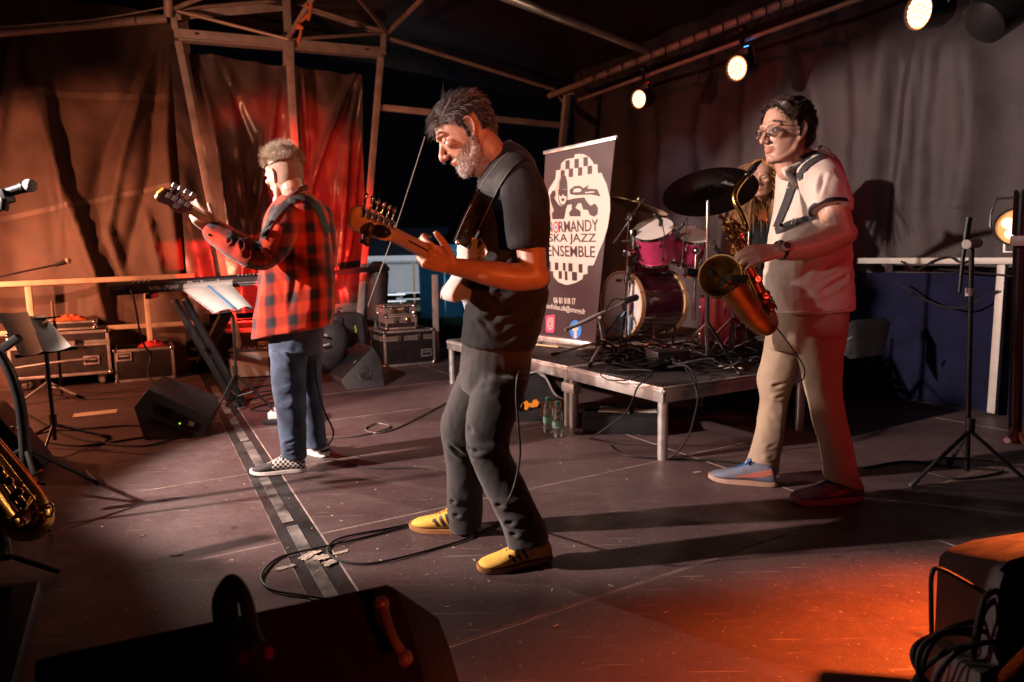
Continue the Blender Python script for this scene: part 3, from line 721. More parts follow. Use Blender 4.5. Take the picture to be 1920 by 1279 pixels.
# bits of cloth on cases
m_orangecloth = mat('orange_cloth', (.55, .10, .025), .8, 0, .2, 8, .3, 120); m_redcloth = mat('red_cloth', (.45, .02, .018), .8, 0, .2, 8, .3, 120)
def cloth(c, u, l, w, hgt, m, label, seed, drop=None):
    n = 26; mb = MB(); v = Z.cross(u); vs = []
    for i in range(n + 1):
        for j in range(n + 1):
            x = (i / n - .5); y = (j / n - .5); q_ = noise.noise(V((x * 4 + seed, y * 4, seed))); r_ = .5 + .16 * noise.noise(V((math.atan2(y, x) * 1.2, seed, 0)))
            k = min(1, math.hypot(x, y) / r_); z = hgt * (1 - k ** 2) * (.55 + .7 * abs(q_) + .25 * noise.noise(V((x * 9, y * 9, seed)))) + .004
            vs.append(V(c) + u * x * l + v * y * w + Z * max(.003, z))
    mb.add(vs, [(a * (n + 1) + b, (a + 1) * (n + 1) + b, (a + 1) * (n + 1) + b + 1, a * (n + 1) + b + 1) for a in range(n) for b in range(n)])
    one('cloth', mb, m, label, 'cloth', ang=180)
cloth(pl + B * .33 + A * .13 + Z * .086, B, .30, .28, .07, m_orangecloth, 'crumpled orange cloth lying on the open case lid', 1.3)
cloth(V((c2.x, c2.y, .331)) + B * .34 + A * .16, B, .26, .2, .07, m_redcloth, 'crumpled red cloth on the flight case beside the keyboard stand', 4.1)
# guitar amp
p = G(432, 711); am = thing('guitar_amp', 'small cream fronted guitar amplifier between the stands', 'amplifier', (p.x, p.y, 0), .25)
m_cream = mat('cream_grille_cloth', (.46, .42, .37), .8, 0, .12, 40, .5, 300)
obj('cabinet', MB().box((.19, .13, .15), (.40, .24, .29)), m_tolex, am, .012, local=True)
obj('grille', MB().box((.19, .008, .14), (.36, .012, .25)), m_cream, am, .003, local=True)
obj('control_panel', MB().box((.19, .04, .298), (.34, .06, .012)), m_chrome, am, .002, local=True)
for k in range(6): obj('knob', MB().lathe([(.012, 0), (.011, .018), (.004, .02)], 12, M.Translation((.06 + k * .05, .04, .304))), m_black, am, local=True)
# black soft bag with yellow strip, behind X stand
p = G(338, 704) + A * .25; bb = thing('equipment_bag', 'black soft bag with a yellow reflective strip behind the keyboard stand', 'bag', (p.x, p.y, 0), PHI)
bm_ = MB(); bm_.loft([[V((.25 + (.25 - .02 * abs(z - .25)) * cos(t) * (1 if abs(cos(t)) < .7 else 1.0), .18 + .16 * sin(t), z)) for t in [2 * pi * k / 20 for k in range(20)]] for z in (0, .05, .3, .48, .52)])
obj('bag_body', bm_, mat('black_nylon', (.014, .013, .014), .75, 0, .2, 10, .4, 200), bb, local=True)
obj('reflective_strip', MB().box((.25, .012, .135), (.32, .012, .03)), mat('yellow_reflective', (.48, .42, .04), .5), bb, local=True)

# ---- wedge monitors
def wedge(name, label, front, ext, m=m_tolex, bevel=.012, group='wedge stage monitors'):
    c = sum(front, V()) / len(front); t = thing(name, label, 'stage monitor', (c.x, c.y, 0), 0, group)
    obj('cabinet', MB().solid(front, [p + (ext[i] if isinstance(ext, list) else ext) for i, p in enumerate(front)]), m, t, bevel)
    return t
fr = [G(270, 826), G(380, 818), P(397, 786, 4.28), P(277, 729, 4.22), P(250, 763, 4.10)]
e_ = A * .36 + B * .10
tw = wedge('wedge_monitor', 'black wedge monitor with cooling fins and socket panel at left', fr, [e_ * .95 + Z * .0, e_ * .72, e_ * .78 + Z * .10, e_ + Z * .03, e_])
n_ = (fr[1] - fr[0]).cross(fr[3] - fr[0]).normalized()
if n_.y > 0: n_ = -n_
wpl = (fr[0] + fr[2] + fr[3]) / 3
def onw(px, py, off=0.004):
    d = ray(px, py); return CO + d * ((wpl - CO).dot(n_) / d.dot(n_)) + n_ * off
def wquad(pts, lift, th=.008):
    a_ = [onw(x, y, lift) for x, y in pts]; return MB().solid(a_, [p - n_ * th for p in a_])
sink = obj('heat_sink', wquad([(275, 747), (330, 772), (323, 787), (265, 771)], .004), m_black, tw)
for k in range(13):
    u = k / 12.0; x0, y0 = 277 + 52 * u, 747.5 + 24 * u; x1, y1 = x0 - 9 - 0 * u, y0 + 19 - 3 * u
    mb = MB(); mb.bar(onw(x0, y0, .013), onw(x1, y1, .013), .006, .02, n_); obj('fin', mb, m_blackmetal, sink)
sp_ = obj('socket_panel', wquad([(333, 773), (378, 796), (370, 811), (322, 792)], .005), m_black, tw)
for x, y in ((338, 783), (347, 788), (343, 795)): obj('socket', MB().cyl(onw(x, y, .004), onw(x, y, .014), .012, 12), m_blackmetal, sp_)
obj('rating_label', wquad([(356, 789), (366, 793), (362, 801), (352, 797)], .008), m_paper, sp_)
obj('power_light', MB().ell(onw(338, 795, .012), .006), mat('yellow_led', (.7, .9, .05), .4, emit=1.2), sp_)
obj('carry_bar', MB().bar(onw(287, 789, .022), onw(366, 815, .022), .02, .045, n_), m_black, tw, .004)
obj('recess', wquad([(288, 790), (330, 804), (352, 811), (298, 815)], .002), m_black, tw)
fr = [G(649, 731), G(722, 725), P(713, 671, 5.95), P(699, 650, 5.95), P(638, 713, 5.77)]
tw = wedge('wedge_monitor', 'black wedge monitor with round side port upstage before the cases', fr, A * .5)
up_ = (fr[3] - fr[4]).normalized(); gr = [fr[4] + up_ * .02, fr[3] - up_ * .02, fr[3] - up_ * .02 + A * .48, fr[4] + up_ * .02 + A * .48]; gn = up_.cross(A).normalized(); gn = gn if gn.z > 0 else -gn
obj('grille', MB().solid([p + gn * .008 for p in gr], [p - gn * .01 for p in gr]), m_grille, tw, .004)
c = P(685, 699, 5.80); nn = (fr[1] - fr[0]).cross(fr[2] - fr[0]).normalized(); nn = nn if nn.y < 0 else -nn
c = fr[0] + (c - fr[0]) - nn * ((c - fr[0]).dot(nn)); ts = (fr[1] - fr[0]).normalized()
obj('port', MB().lathe([(.058, 0), (.064, .006), (.056, .008), (.05, -.0), (.03, -.02), (.001, -.015)], 24, frame(c + nn * .002, ts, nn.cross(ts))), m_black, tw)
obj('rating_label', MB().box((fr[3] + fr[4]) / 2 + A * .03 + gn * .012, (.03, .012, .003), frame((0, 0, 0), up_, A).to_3x3()), m_paper, tw)
# foreground wedge, seen from behind
m_fg = mat('matt_black_wedge', (.006, .006, .006), .8, 0, .1, 20, .2, 200, spec=.15)
fr = [P(60, 1700, .80), P(860, 1700, .86), P(812, 1330, 1.0), P(772, 1180, 1.08), P(745, 1104, 1.12), P(722, 1095, 1.125), P(178, 1209, 1.0), P(60, 1235, .97)]
tw = wedge('wedge_monitor', 'large dark wedge monitor seen from behind at the bottom edge', fr, V((.02, .42, -.30)), m_fg, .012)
m_hd = mat('worn_handle_plastic', (.10, .085, .08), .4, 0, .2, 20, .1)
hb = MB(); h0, h1 = P(716, 1132, 1.045), P(759, 1234, .985)
hb.limb([h0, h0.lerp(h1, .5) + V((0, -.012, 0)), h1], [.0085, .0075, .0085], 12, 5); hb.ell(h0, .0125).ell(h1, .0135)
obj('handle', hb, m_hd, tw)
lp = MB(); lp.tube([P(428, 1210, .93), P(424, 1160, .95), P(421, 1120, .96), P(426, 1092, .965), P(438, 1088, .97), P(452, 1105, .97), P(463, 1135, .965), P(472, 1180, .95), P(486, 1215, .92)], [.016, .019, .018, .010, .009, .010, .011, .012, .012], 10, 5)
one('carry_strap', lp, m_rubber, 'dark looped strap standing up behind the bottom edge monitor', 'strap')
for x, y in ((455, 1232), (503, 1222)): obj('indicator_clip', MB().bar(P(x, y - 8, .90), P(x + 2, y + 12, .89), .012, .01), mat('red_plastic_clip', (.25, .012, .01), .5), tw, .002)
# right foreground speaker and coiled cable
fr = [P(1868, 1560, 1.02), P(2120, 1560, 1.02), P(2120, 1005, 1.36), P(1950, 1030, 1.36), P(1890, 1050, 1.36), P(1872, 1068, 1.355), P(1866, 1110, 1.34), P(1868, 1250, 1.25), P(1838, 1262, 1.2), P(1836, 1560, 1.02)]
ts_ = wedge('floor_monitor', 'dark foreground speaker at the bottom right corner', fr, V((.10, .34, -.13)), m_tolex, .012, None)
cc = MB()
cc.tube([P(1747, 1196, 1.40), P(1746, 1130, 1.41), P(1747, 1078, 1.42), P(1760, 1066, 1.42), P(1800, 1085, 1.40), P(1850, 1113, 1.36), P(1880, 1120, 1.34)], .0052, 8, 5)
one('cable', cc, m_cable, 'thin black cable arching up from the coil at the bottom right', 'cable')
cc = MB()
for k, (x0, y0, w_, h_) in enumerate(((1812, 1250, 100, 62), (1822, 1262, 105, 70), (1835, 1258, 112, 80), (1845, 1275, 95, 68), (1828, 1290, 118, 92))):
    cc.tube([P(x0 + w_ * cos(t) * (1 + .05 * sin(3 * t + k)), y0 - h_ * sin(t) + 14 * cos(t + k), 1.36 + .03 * sin(t + k) - .05 * (k % 2)) for t in [2 * pi * i / 26 for i in range(26)]], .0062, 8, 2, closed=True)
cc.tube([P(1822, 1330, 1.3), P(1826, 1220, 1.3), P(1842, 1130, 1.31), P(1858, 1112, 1.33), P(1880, 1105, 1.34)], .0062, 8, 6)
cc.tube([P(1806, 1330, 1.3), P(1832, 1200, 1.31), P(1848, 1140, 1.32), P(1880, 1120, 1.34)], .0062, 8, 6)
one('cable_coil', cc, m_cable, 'coil of thick black cable hanging beside the bottom right speaker', 'cable')
cc = MB(); cc.tube([P(1772, 1300, 1.33), P(1780, 1268, 1.33), P(1810, 1262, 1.33), P(1850, 1280, 1.33)], .006, 8, 6)
one('cable', cc, mat('red_cable', (.3, .015, .012), .5), 'short red cable under the black coil at the bottom right', 'cable')
fr = [P(1577, 662, 4.4), P(1577, 626, 4.4), P(1597, 600, 4.45), P(1608, 612, 4.45), P(1594, 674, 4.4)]
tw = wedge('wedge_monitor', 'grey sided monitor behind the saxophonist at his back', fr, B * .4, mat('grey_wedge_side', (.16, .155, .155), .7, 0, .3, 30, .3, 200), .006)
obj('handle', MB().bar(P(1585, 640, 4.36), P(1597, 632, 4.36), .012, .01), m_alu, tw)

# ---- keyboard and stand
kp, kq = P(199, 545, 5.0), P(520, 523, 5.42); kx = (kq - kp); kl = kx.length; kx.normalize(); ky = Z.cross(kx).normalized()
kb = thing('keyboard', 'dark stage keyboard seen from its back on an X stand', 'keyboard', kp)
km = frame(kp, kx, ky); m_kb = mat('keyboard_shell', (.030, .018, .020), .4, 0, .15, 8, .05)
def kbox(c, s): return MB().box(km @ V(c), s, km.to_3x3())
obj('shell', MB().loft([[km @ V((x, y, z)) for y, z in ((0, -.045), (0, .035), (.05, .058), (.36, .03), (.36, -.045))] for x in (0, kl)]), m_kb, kb, .006)
obj('rear_panel', kbox((kl / 2, -.002, -.005), (kl - .06, .006, .066)), mat('keyboard_rear', (.045, .025, .026), .5, 0, .1), kb)
keys = MB()
for k in range(50): keys.box(km @ V((.06 + k * (kl - .12) / 50, .40, .0)), ((kl - .12) / 50 - .002, .14, .02), km.to_3x3())
obj('keys', keys, m_white, kb)
for k in range(6): obj('jack_socket', MB().cyl(km @ V((.03 + .025 * k, -.004, -.01)), km @ V((.03 + .025 * k, -.01, -.01)), .008, 8), m_blackmetal, kb)
for k in range(4): obj('knob', MB().cyl(km @ V((.19 + .035 * k, .02, .045)), km @ V((.19 + .035 * k, .02, .066)), .009, 10), m_chrome, kb)
obj('display_frame', kbox((.085, -.006, .008), (.09, .004, .03)), mat('grey_print', (.12, .09, .09), .5), kb)
for k in range(9): obj('slider', kbox((kl - .30 + .03 * k, .012, .052), (.012, .02, .01)), m_alu, kb)
obj('chrome_strip', kbox((kl - .16, -.007, -.012), (.34, .004, .006)), m_alu, kb); obj('chrome_strip', kbox((kl - .16, -.007, -.032), (.34, .004, .004)), m_alu, kb)
m_print = mat('pale_print', (.55, .45, .40), .6, bump=0)
def ktext(s, x, z, w, h, shear=0): text(s, .1, km @ M.Translation((x, -.0055, z)) @ M.Rotation(pi / 2, 4, 'X'), m_print, kb, fit=(w, h), bold=.004, align='LEFT', shear=shear)
ktext('VR-760', .295, -.022, .215, .032, .25); ktext('Roland', .575, -.012, .235, .042)
# X stand
xs = thing('keyboard_stand', 'black double braced X keyboard stand', 'stand', (-2.4, 5.2, 0))
t0, b0 = P(326, 563, 5.12), G(444, 762); t1, b1 = P(418, 588, 5.25), G(366, 693)
for o_ in (0, .055): obj('brace_tube', MB().bar(t0 + ky * 0 + kx * o_ * 1.2 + V((0, .03 * (o_ > 0), 0)), b0 + kx * o_, .045, .045), m_blackmetal, xs, .006)
for o_ in (0, .05): obj('brace_tube', MB().bar(t1 + kx * o_, b1 + kx * o_, .045, .045), m_blackmetal, xs, .006)
obj('top_arm', MB().bar(kp + kx * .28 - Z * .07 + ky * .02, kp + kx * .28 - Z * .07 + ky * .36, .04, .04), m_blackmetal, xs, .005); obj('top_arm', MB().bar(kp + kx * .80 - Z * .07 + ky * .02, kp + kx * .80 - Z * .07 + ky * .36, .04, .04), m_blackmetal, xs, .005)
obj('pivot', MB().cyl(P(388, 656, 5.08), P(388, 656, 5.2), .022, 12), m_chrome, xs)
obj('gusset', MB().bar(P(402, 566, 5.1), P(452, 566, 5.2), .03, .12), m_blackmetal, xs, .005)
obj('foot_bar', MB().bar(b0 - ky * .05 + Z * .02, b0 + ky * .35 + Z * .02, .045, .04), m_rubber, xs, .006)
ca = MB(); ca.tube([P(245, 543, 4.97), P(252, 565, 4.96), P(262, 620, 5.0), P(272, 650, 5.1), P(283, 665, 5.2), P(278, 700, 5.1), P(290, 722, 4.9)], .007, 8, 6)
one('cable', ca, m_cable, 'black lead hanging from the left end of the keyboard', 'cable')
# ---- music stands
def tripod(t, base, top, spread=.28, leg_h=.32, m=m_blackmetal, n=3, ph=.4, r=.009):
    base, top = V(base), V(top)
    obj('pole', MB().cyl(base + Z * .06, top, .011, 10), m, t)
    obj('clutch', MB().cyl(base + Z * (leg_h + .0), base + Z * (leg_h + .06), .02, 10), m_black, t)
    for k in range(n):
        a_ = ph + 2 * pi * k / n; f_ = base + V((cos(a_) * spread, sin(a_) * spread, .008))
        lg = obj('leg', MB().tube([base + Z * leg_h, f_], r, 8), m, t); obj('rubber_foot', MB().limb([f_ + (base + Z * leg_h - f_).normalized() * .04, f_], [r * 1.4, r * 1.5], 8, 2), m_rubber, lg)
        obj('strut', MB().tube([base + Z * .12, base.lerp(f_, .5) + Z * leg_h * .5], r * .6, 6), m, t)
def quadsheet(mb, pts, th=.002, bend=.02, n=8):
    a_, b_, c_, d_ = pts; nn = (b_ - a_).cross(d_ - a_).normalized(); g = []
    for i in range(n + 1):
        for j in range(n + 1): u, v = i / n, j / n; g.append(a_.lerp(b_, u).lerp(d_.lerp(c_, u), v) + nn * bend * sin(pi * u) * (1 - .4 * v))
    f_ = [(i * (n + 1) + j, (i + 1) * (n + 1) + j, (i + 1) * (n + 1) + j + 1, i * (n + 1) + j + 1) for i in range(n) for j in range(n)]
    mb.add(g, f_); return mb
ms = thing('music_stand', 'folding wire music stand before the keyboard', 'music stand', G(446, 770))
tripod(ms, G(446, 772), P(437, 592, 4.92), .26, .30, ph=.2)
d4 = [P(402, 587, 4.80), P(474, 578, 4.85), P(436, 536, 5.15), P(344, 543, 5.08)]
wr = MB()
for a_, b_ in ((0, 1), (1, 2), (2, 3), (3, 0), (0, 2), (1, 3)): wr.cyl(d4[a_] - Z * .006, d4[b_] - Z * .006, .005, 6)
mid = sum(d4, V()) / 4; wr.cyl(d4[0].lerp(d4[3], .5) - Z * .006, d4[1].lerp(d4[2], .5) - Z * .006, .005, 6).cyl(mid - Z * .006, P(437, 592, 4.92), .008, 6)
obj('wire_desk', wr, m_blackmetal, ms)
sh = MB(); quadsheet(sh, [d4[0].lerp(d4[1], .02), d4[0].lerp(d4[1], .60), d4[3].lerp(d4[2], .55), d4[3]]); one('sheet_music', sh, m_paper, 'left white music sheet on the folding wire stand', 'sheet music', 'sheets on the wire stand', ang=180)
sh = MB(); quadsheet(sh, [d4[0].lerp(d4[1], .62) + Z * .003, d4[1], d4[2], d4[3].lerp(d4[2], .57) + Z * .003]); one('sheet_music', sh, m_paper, 'right white music sheet on the folding wire stand', 'sheet music', 'sheets on the wire stand', ang=180)
sh = MB(); a_, b_ = d4[0].lerp(d4[1], .5), d4[3].lerp(d4[2], .5); sh.bar(a_ + Z * .02, b_ + Z * .02, .022, .004); one('sheet_clip', sh, mat('blue_plastic_strip', (.12, .36, .62), .4), 'blue plastic strip lying across the sheets on the wire stand', 'clip')
# stacked edges of a songbook
sh = MB(); sh.solid([d4[3] + Z * .03, d4[2] + Z * .035, d4[2] + Z * .05 + ky * .1, d4[3] + Z * .045 + ky * .1], [d4[3] + Z * .006, d4[2] + Z * .006, d4[2] + Z * .01 + ky * .1, d4[3] + Z * .01 + ky * .1]); one('songbook', sh, m_paper, 'thick white songbook propped at the top of the wire stand', 'book')
# left stand with two sheets
ms = thing('music_stand', 'black music stand carrying two loose sheets at the left edge', 'music stand', G(105, 842))
pb = G(105, 842); tripod(ms, pb, P(86, 655, 3.75), .30, .16, ph=.9)
d4 = [P(28, 668, 3.62), P(147, 650, 3.72), P(110, 588, 3.95), P(-20, 600, 3.85)]
wr = MB()
wr.cyl(d4[0], d4[1], .008, 6).cyl(d4[0].lerp(d4[3], .9), d4[1].lerp(d4[2], .9), .006, 6).cyl(d4[0].lerp(d4[1], .5), d4[3].lerp(d4[2], .5), .007, 6).bar(d4[0].lerp(d4[1], .03) - Z * .01, d4[1] - Z * .01, .035, .006)
obj('wire_desk', wr, m_blackmetal, ms)
sh = MB(); quadsheet(sh, [P(38, 667, 3.6), P(80, 659, 3.62), P(52, 584, 3.9), P(-8, 586, 3.86)], bend=-.015); one('sheet_music', sh, m_paper, 'grey lit music sheet at the left edge of the black stand', 'sheet music', 'sheets on the left stand', ang=180)
sh = MB(); quadsheet(sh, [P(82, 659, 3.64), P(133, 649, 3.68), P(82, 590, 3.93), P(54, 592, 3.9)], bend=-.015); one('sheet_music', sh, m_paper, 'amber lit music sheet beside the grey one on the black stand', 'sheet music', 'sheets on the left stand', ang=180)
# ---- microphones and stands on the left
def mic(t, tip, tail, r=.024, ballm=None):
    tip, tail = V(tip), V(tail); d = (tip - tail).normalized()
    obj('handle', MB().tube([tail, tip - d * r * 2.2, tip - d * r * 1.4], [r * .55, r * .8, r * .9], 12), m_black, t); obj('grille_ball', MB().ell(tip - d * r * .6, r, None, 16, 11), ballm or mat('mic_grille', (.42, .42, .42), .4, .6, .1, 60, .7, 500), t)
t = thing('microphone', 'black vocal microphone with silver ball at the left edge', 'microphone', P(0, 365, 2.6))
mic(t, P(63, 346, 2.6), P(-40, 377, 2.6), .026)
t = thing('mic_stand', 'black stand clip holding the vocal microphone at the left edge', 'mic stand', G(-60, 1000))
obj('clip', MB().bar(P(0, 372, 2.6), P(18, 366, 2.6), .055, .05).cyl(P(8, 372, 2.58), P(6, 395, 2.58), .018, 10), m_black, t, .006)
obj('boom', MB().cyl(P(8, 385, 2.6), P(-90, 470, 2.6), .009, 8), m_blackmetal, t); obj('pole', MB().cyl(P(-90, 470, 2.6), G(-90, 1010), .012, 8), m_blackmetal, t)
t = thing('mic_stand', 'thin boom stand with small pale microphone before the tarpaulin', 'mic stand', G(-20, 760))
obj('boom', MB().tube([P(-20, 523, 5.3), P(50, 508, 5.4), P(104, 497, 5.5)], .008, 8), m_blackmetal, t); obj('pole', MB().cyl(P(-20, 523, 5.3), G(-20, 770), .012, 8), m_blackmetal, t)
mic(t, P(131, 488, 5.55), P(103, 498, 5.5), .024, mat('tan_windscreen', (.5, .36, .22), .7))
t = thing('mic_stand', 'short cream lit boom stand standing before the large flight case', 'mic stand', G(94, 752))
pb = G(94, 750); tripod(t, pb, P(90, 682, 5.2), .26, .16, m_galv, ph=.1, r=.012)
obj('boom', MB().tube([P(30, 690, 5.2), P(90, 681, 5.2), P(130, 677, 5.25), P(166, 674, 5.3)], [.008, .009, .013, .013], 8), m_galv, t)
t = thing('instrument_peg', 'thin upright pole beside the large flight case', 'stand', G(116, 740))
obj('pole', MB().tube([G(116, 738), P(108, 640, 5.3), P(101, 600, 5.3)], .012, 8), m_blackmetal, t); obj('tip', MB().limb([P(101, 600, 5.3), P(97, 566, 5.3)], [.013, .008], 8, 3), m_rail, t)
# near black stand at left edge with legs
t = thing('instrument_stand', 'tall black stand with splayed tripod legs at the left edge', 'stand', G(40, 930))
obj('pole', MB().tube([P(-14, 640, 2.75), P(20, 700, 2.75), P(40, 770, 2.75), P(50, 880, 2.75)], [.018, .02, .022, .024], 10, 3), m_blackmetal, t)
obj('crossbar', MB().bar(P(4, 655, 2.7), P(36, 632, 2.7), .03, .03), m_blackmetal, t, .004)
hub = P(48, 838, 2.75)
for x, y in ((181, 908), (-60, 905), (95, 1000)): obj('leg', MB().tube([hub, G(x, y) + Z * .01], .010, 8), m_blackmetal, t)
obj('leg_tip', MB().limb([G(165, 898) + Z * .035, G(183, 910) + Z * .012], [.014, .014], 8, 2), m_rubber, t)
t = thing('instrument_stand', 'low black stand leg under the brass horn at the left edge', 'stand', G(30, 1050))
obj('pole', MB().tube([P(-10, 960, 2.2), P(10, 1020, 2.2), P(14, 1045, 2.15)], .016, 8), m_blackmetal, t)
for x, y in ((112, 1078), (-60, 1090), (-30, 1010)): obj('leg', MB().tube([P(14, 1040, 2.18), G(x, y) + Z * .012], .010, 8), m_blackmetal, t)
# black case at lower left + yellow star piece
fr = [P(-40, 1240, 1.9), P(-30, 880, 2.9), P(-30, 775, 3.2), P(60, 870, 3.0), P(88, 915, 2.95)]
# baritone horn at lower left
t = thing('baritone_saxophone', 'brass saxophone bow leaning in from the left edge', 'saxophone', P(30, 960, 2.2))
bs = MB(); pth = [P(-90, 745, 2.28), P(-20, 828, 2.26), P(40, 900, 2.24), P(70, 942, 2.22), P(80, 972, 2.2), P(64, 993, 2.18), P(36, 992, 2.17), P(10, 968, 2.16), P(-30, 915, 2.15), P(-90, 835, 2.14)]
bs.tube(pth, [.030, .032, .034, .035, .036, .037, .037, .038, .039, .042], 16, 5)
obj('body', bs, m_brass, t)
ky_ = MB()
for (x, y) in ((0, 880), (18, 902), (36, 922), (8, 900), (28, 932), (44, 945)):
    c = P(x, y, 2.12); ky_.cyl(c, c + V((.004, -.012, .003)), .014, 12)
for (x0, y0, x1, y1) in ((-10, 862, 52, 948), (-16, 876, 40, 958), (-8, 842, 66, 938)): ky_.cyl(P(x0, y0, 2.13), P(x1, y1, 2.13), .0035, 6)
for (x0, y0, x1, y1) in ((62, 893, 78, 882), (70, 905, 88, 908), (60, 960, 96, 950), (20, 985, 52, 958)): ky_.cyl(P(x0, y0, 2.16), P(x1, y1, 2.17), .006, 6)
obj('keywork', ky_, m_brass, t)
gd = MB(); gd.tube([P(84, 950, 2.16), P(96, 944, 2.16), P(100, 955, 2.16), P(94, 968, 2.16), P(86, 965, 2.16)], .004, 6, 4, closed=True); obj('key_guard', gd, m_brass, t)
obj('brace_ring', MB().tube([P(63, 930, 2.17), P(45, 955, 2.11), P(20, 975, 2.11)], .007, 8, 5), m_brass, t)
t = thing('effects_case', 'open black case with yellow tag at the lower left corner', 'case', G(20, 1240), .25)
obj('shell', MB().bar(P(52, 1110, 1.62), P(-10, 1330, 1.28), .06, .07).bar(P(38, 1112, 1.66), P(-40, 1118, 1.62), .05, .06), m_black, t, .01)
obj('inner_tray', MB().solid([P(30, 1125, 1.62), P(-60, 1130, 1.6), P(-120, 1330, 1.3), P(-20, 1330, 1.3)], [P(30, 1135, 1.68), P(-60, 1140, 1.66), P(-120, 1340, 1.36), P(-20, 1340, 1.36)]), mat('violet_foam', (.05, .02, .07), .9), t)
one('plastic_tag', MB().solid([P(-6, 1155, 1.5), P(10, 1150, 1.5), P(15, 1134, 1.5), P(19, 1150, 1.5), P(20, 1162, 1.5), P(14, 1172, 1.5), P(9, 1160, 1.5), P(-6, 1164, 1.5)], [P(-6, 1155, 1.512), P(10, 1150, 1.512), P(15, 1134, 1.512), P(19, 1150, 1.512), P(20, 1162, 1.512), P(14, 1172, 1.512), P(9, 1160, 1.512), P(-6, 1164, 1.512)]), mat('yellow_tag', (.7, .42, .02), .5), 'small yellow plastic star tag in the case at lower left', 'tag', ang=0)
t = thing('gig_bag', 'black horn case lying behind the left stand', 'case', G(20, 880))
obj('shell', MB().solid([G(-80, 905), G(88, 880), P(40, 830, 3.3), P(-10, 770, 3.4), P(-80, 765, 3.4)], [p + A * .35 for p in (G(-80, 905), G(88, 880), P(40, 830, 3.3), P(-10, 770, 3.4), P(-80, 765, 3.4))]), m_black, t, .03)
obj('catch', MB().ell(P(26, 802, 3.28), (.018, .01, .01)), m_alu, t)
# ---- microphone stands on the right
t = thing('mic_stand', 'tall microphone stand with folded boom beside the white railing', 'mic stand', G(1812, 905))
pb = G(1812, 905); tripod(t, pb, P(1822, 460, 3.06), .30, .26, ph=1.2); obj('clutch', MB().cyl(P(1818, 540, 3.05), P(1817, 555, 3.05), .018, 10), m_galv, t)
obj('boom', MB().tube([P(1799, 548, 3.05), P(1806, 480, 3.05), P(1812, 440, 3.06), P(1817, 408, 3.06)], [.008, .009, .014, .014], 8), m_blackmetal, t)
obj('swivel', MB().cyl(P(1812, 458, 3.02), P(1834, 456, 3.06), .022, 12).ell(P(1836, 449, 3.05), .008), m_galv, t)
t = thing('mic_stand', 'thick black stand at the extreme right edge', 'mic stand', G(1905, 985))
obj('pole', MB().tube([P(1903, 830, 2.55), P(1908, 560, 2.55), P(1912, 440, 2.55)], [.022, .02, .02], 10), m_blackmetal, t); obj('upper_tube', MB().cyl(P(1912, 440, 2.55), P(1917, 356, 2.55), .026, 10), m_blackmetal, t)
obj('clamp', MB().bar(P(1908, 452, 2.5), P(1925, 446, 2.6), .05, .04), m_galv, t, .006)
obj('leg', MB().tube([P(1903, 800, 2.55), P(1898, 815, 2.5), P(1888, 826, 2.45)], [.012, .016, .012], 8, 3).tube([P(1903, 800, 2.55), P(1935, 850, 2.5)], .012, 8), m_galv, t)
# ---- gaffer strip on the floor, far left
one('tape_strip', MB().solid([G(136, 784) + Z * .002, G(139, 777) + Z * .002, G(221, 768) + Z * .002, G(218, 775) + Z * .002], [G(136, 784) + Z * .006, G(139, 777) + Z * .006, G(221, 768) + Z * .006, G(218, 775) + Z * .006]), mat('cream_tape', (.62, .52, .38), .7), 'strip of cream tape on the boards left of the wedge monitor', 'tape', ang=0)
# ---- backpack and helmet-like bag
p = G(640, 700) + A * .32
t = thing('backpack', 'upright black backpack with a green zip pull before the cases', 'backpack', (p.x, p.y, 0), PHI)
m_ny = mat('black_ripstop', (.030, .028, .032), .7, 0, .25, 9, .5, 40)
bm_ = MB(); bm_.loft([[V((.20 + w_ * .22 * (abs(cos(t_)) ** .6) * (1 if cos(t_) > 0 else -1), .12 + .13 * w_ * (abs(sin(t_)) ** .7) * (1 if sin(t_) > 0 else -1), z)) for t_ in [2 * pi * k / 24 for k in range(24)]] for z, w_ in ((0, .8), (.04, 1), (.3, 1.04), (.5, .98), (.58, .8), (.61, .45))])
obj('bag_body', bm_, m_ny, t, local=True)
obj('front_pocket', MB().box((.2, -.03, .2), (.32, .08, .30)), m_ny, t, .03, local=True)
for x in (.08, .30): obj('shoulder_strap', MB().band([V((x, -.02, .58)), V((x, -.06, .45)), V((x, -.09, .25)), V((x, -.04, .04))], [V((.028, 0, 0))] * 4, .012), m_ny, t, local=True)
obj('zip_pull', MB().tube([(.235, -.1, .47), (.225, -.112, .45), (.238, -.112, .43), (.228, -.112, .40)], .009, 6, 4), mat('lime_cord', (.42, .55, .02), .6), t, local=True)
t = thing('cymbal_bag', 'round black padded bag leaning beside the backpack', 'bag', P(612, 660, 6.2))
obj('bag_body', MB().ell(P(616, 650, 6.2), (.19, .14, .27), M.Rotation(.3, 3, 'Y'), 22, 15), m_ny, t); obj('handle', MB().tube([P(592, 632, 6.05), P(602, 626, 6.0), P(614, 630, 6.0)], .012, 8, 4), m_paintmetal, t); obj('zip', MB().tube([P(596, 642, 6.02), P(605, 648, 6.0), P(617, 645, 6.02)], .009, 6, 4), m_galv, t)
# dark covered stage speaker beyond the rail
t = thing('camera_stand', 'black covered apparatus on a post outside the back opening', 'stand', P(708, 540, 7.4))
obj('cover', MB().loft([[P(708, y, 7.5) + V((cos(k * pi / 8) * w_, sin(k * pi / 8) * w_ * .8, 0)) for k in range(16)] for y, w_ in ((600, .12), (540, .12), (515, .13), (497, .11), (490, .05))]), m_black, t); obj('arm', MB().bar(P(700, 506, 7.5), P(730, 504, 7.5), .04, .05), m_black, t, .005)

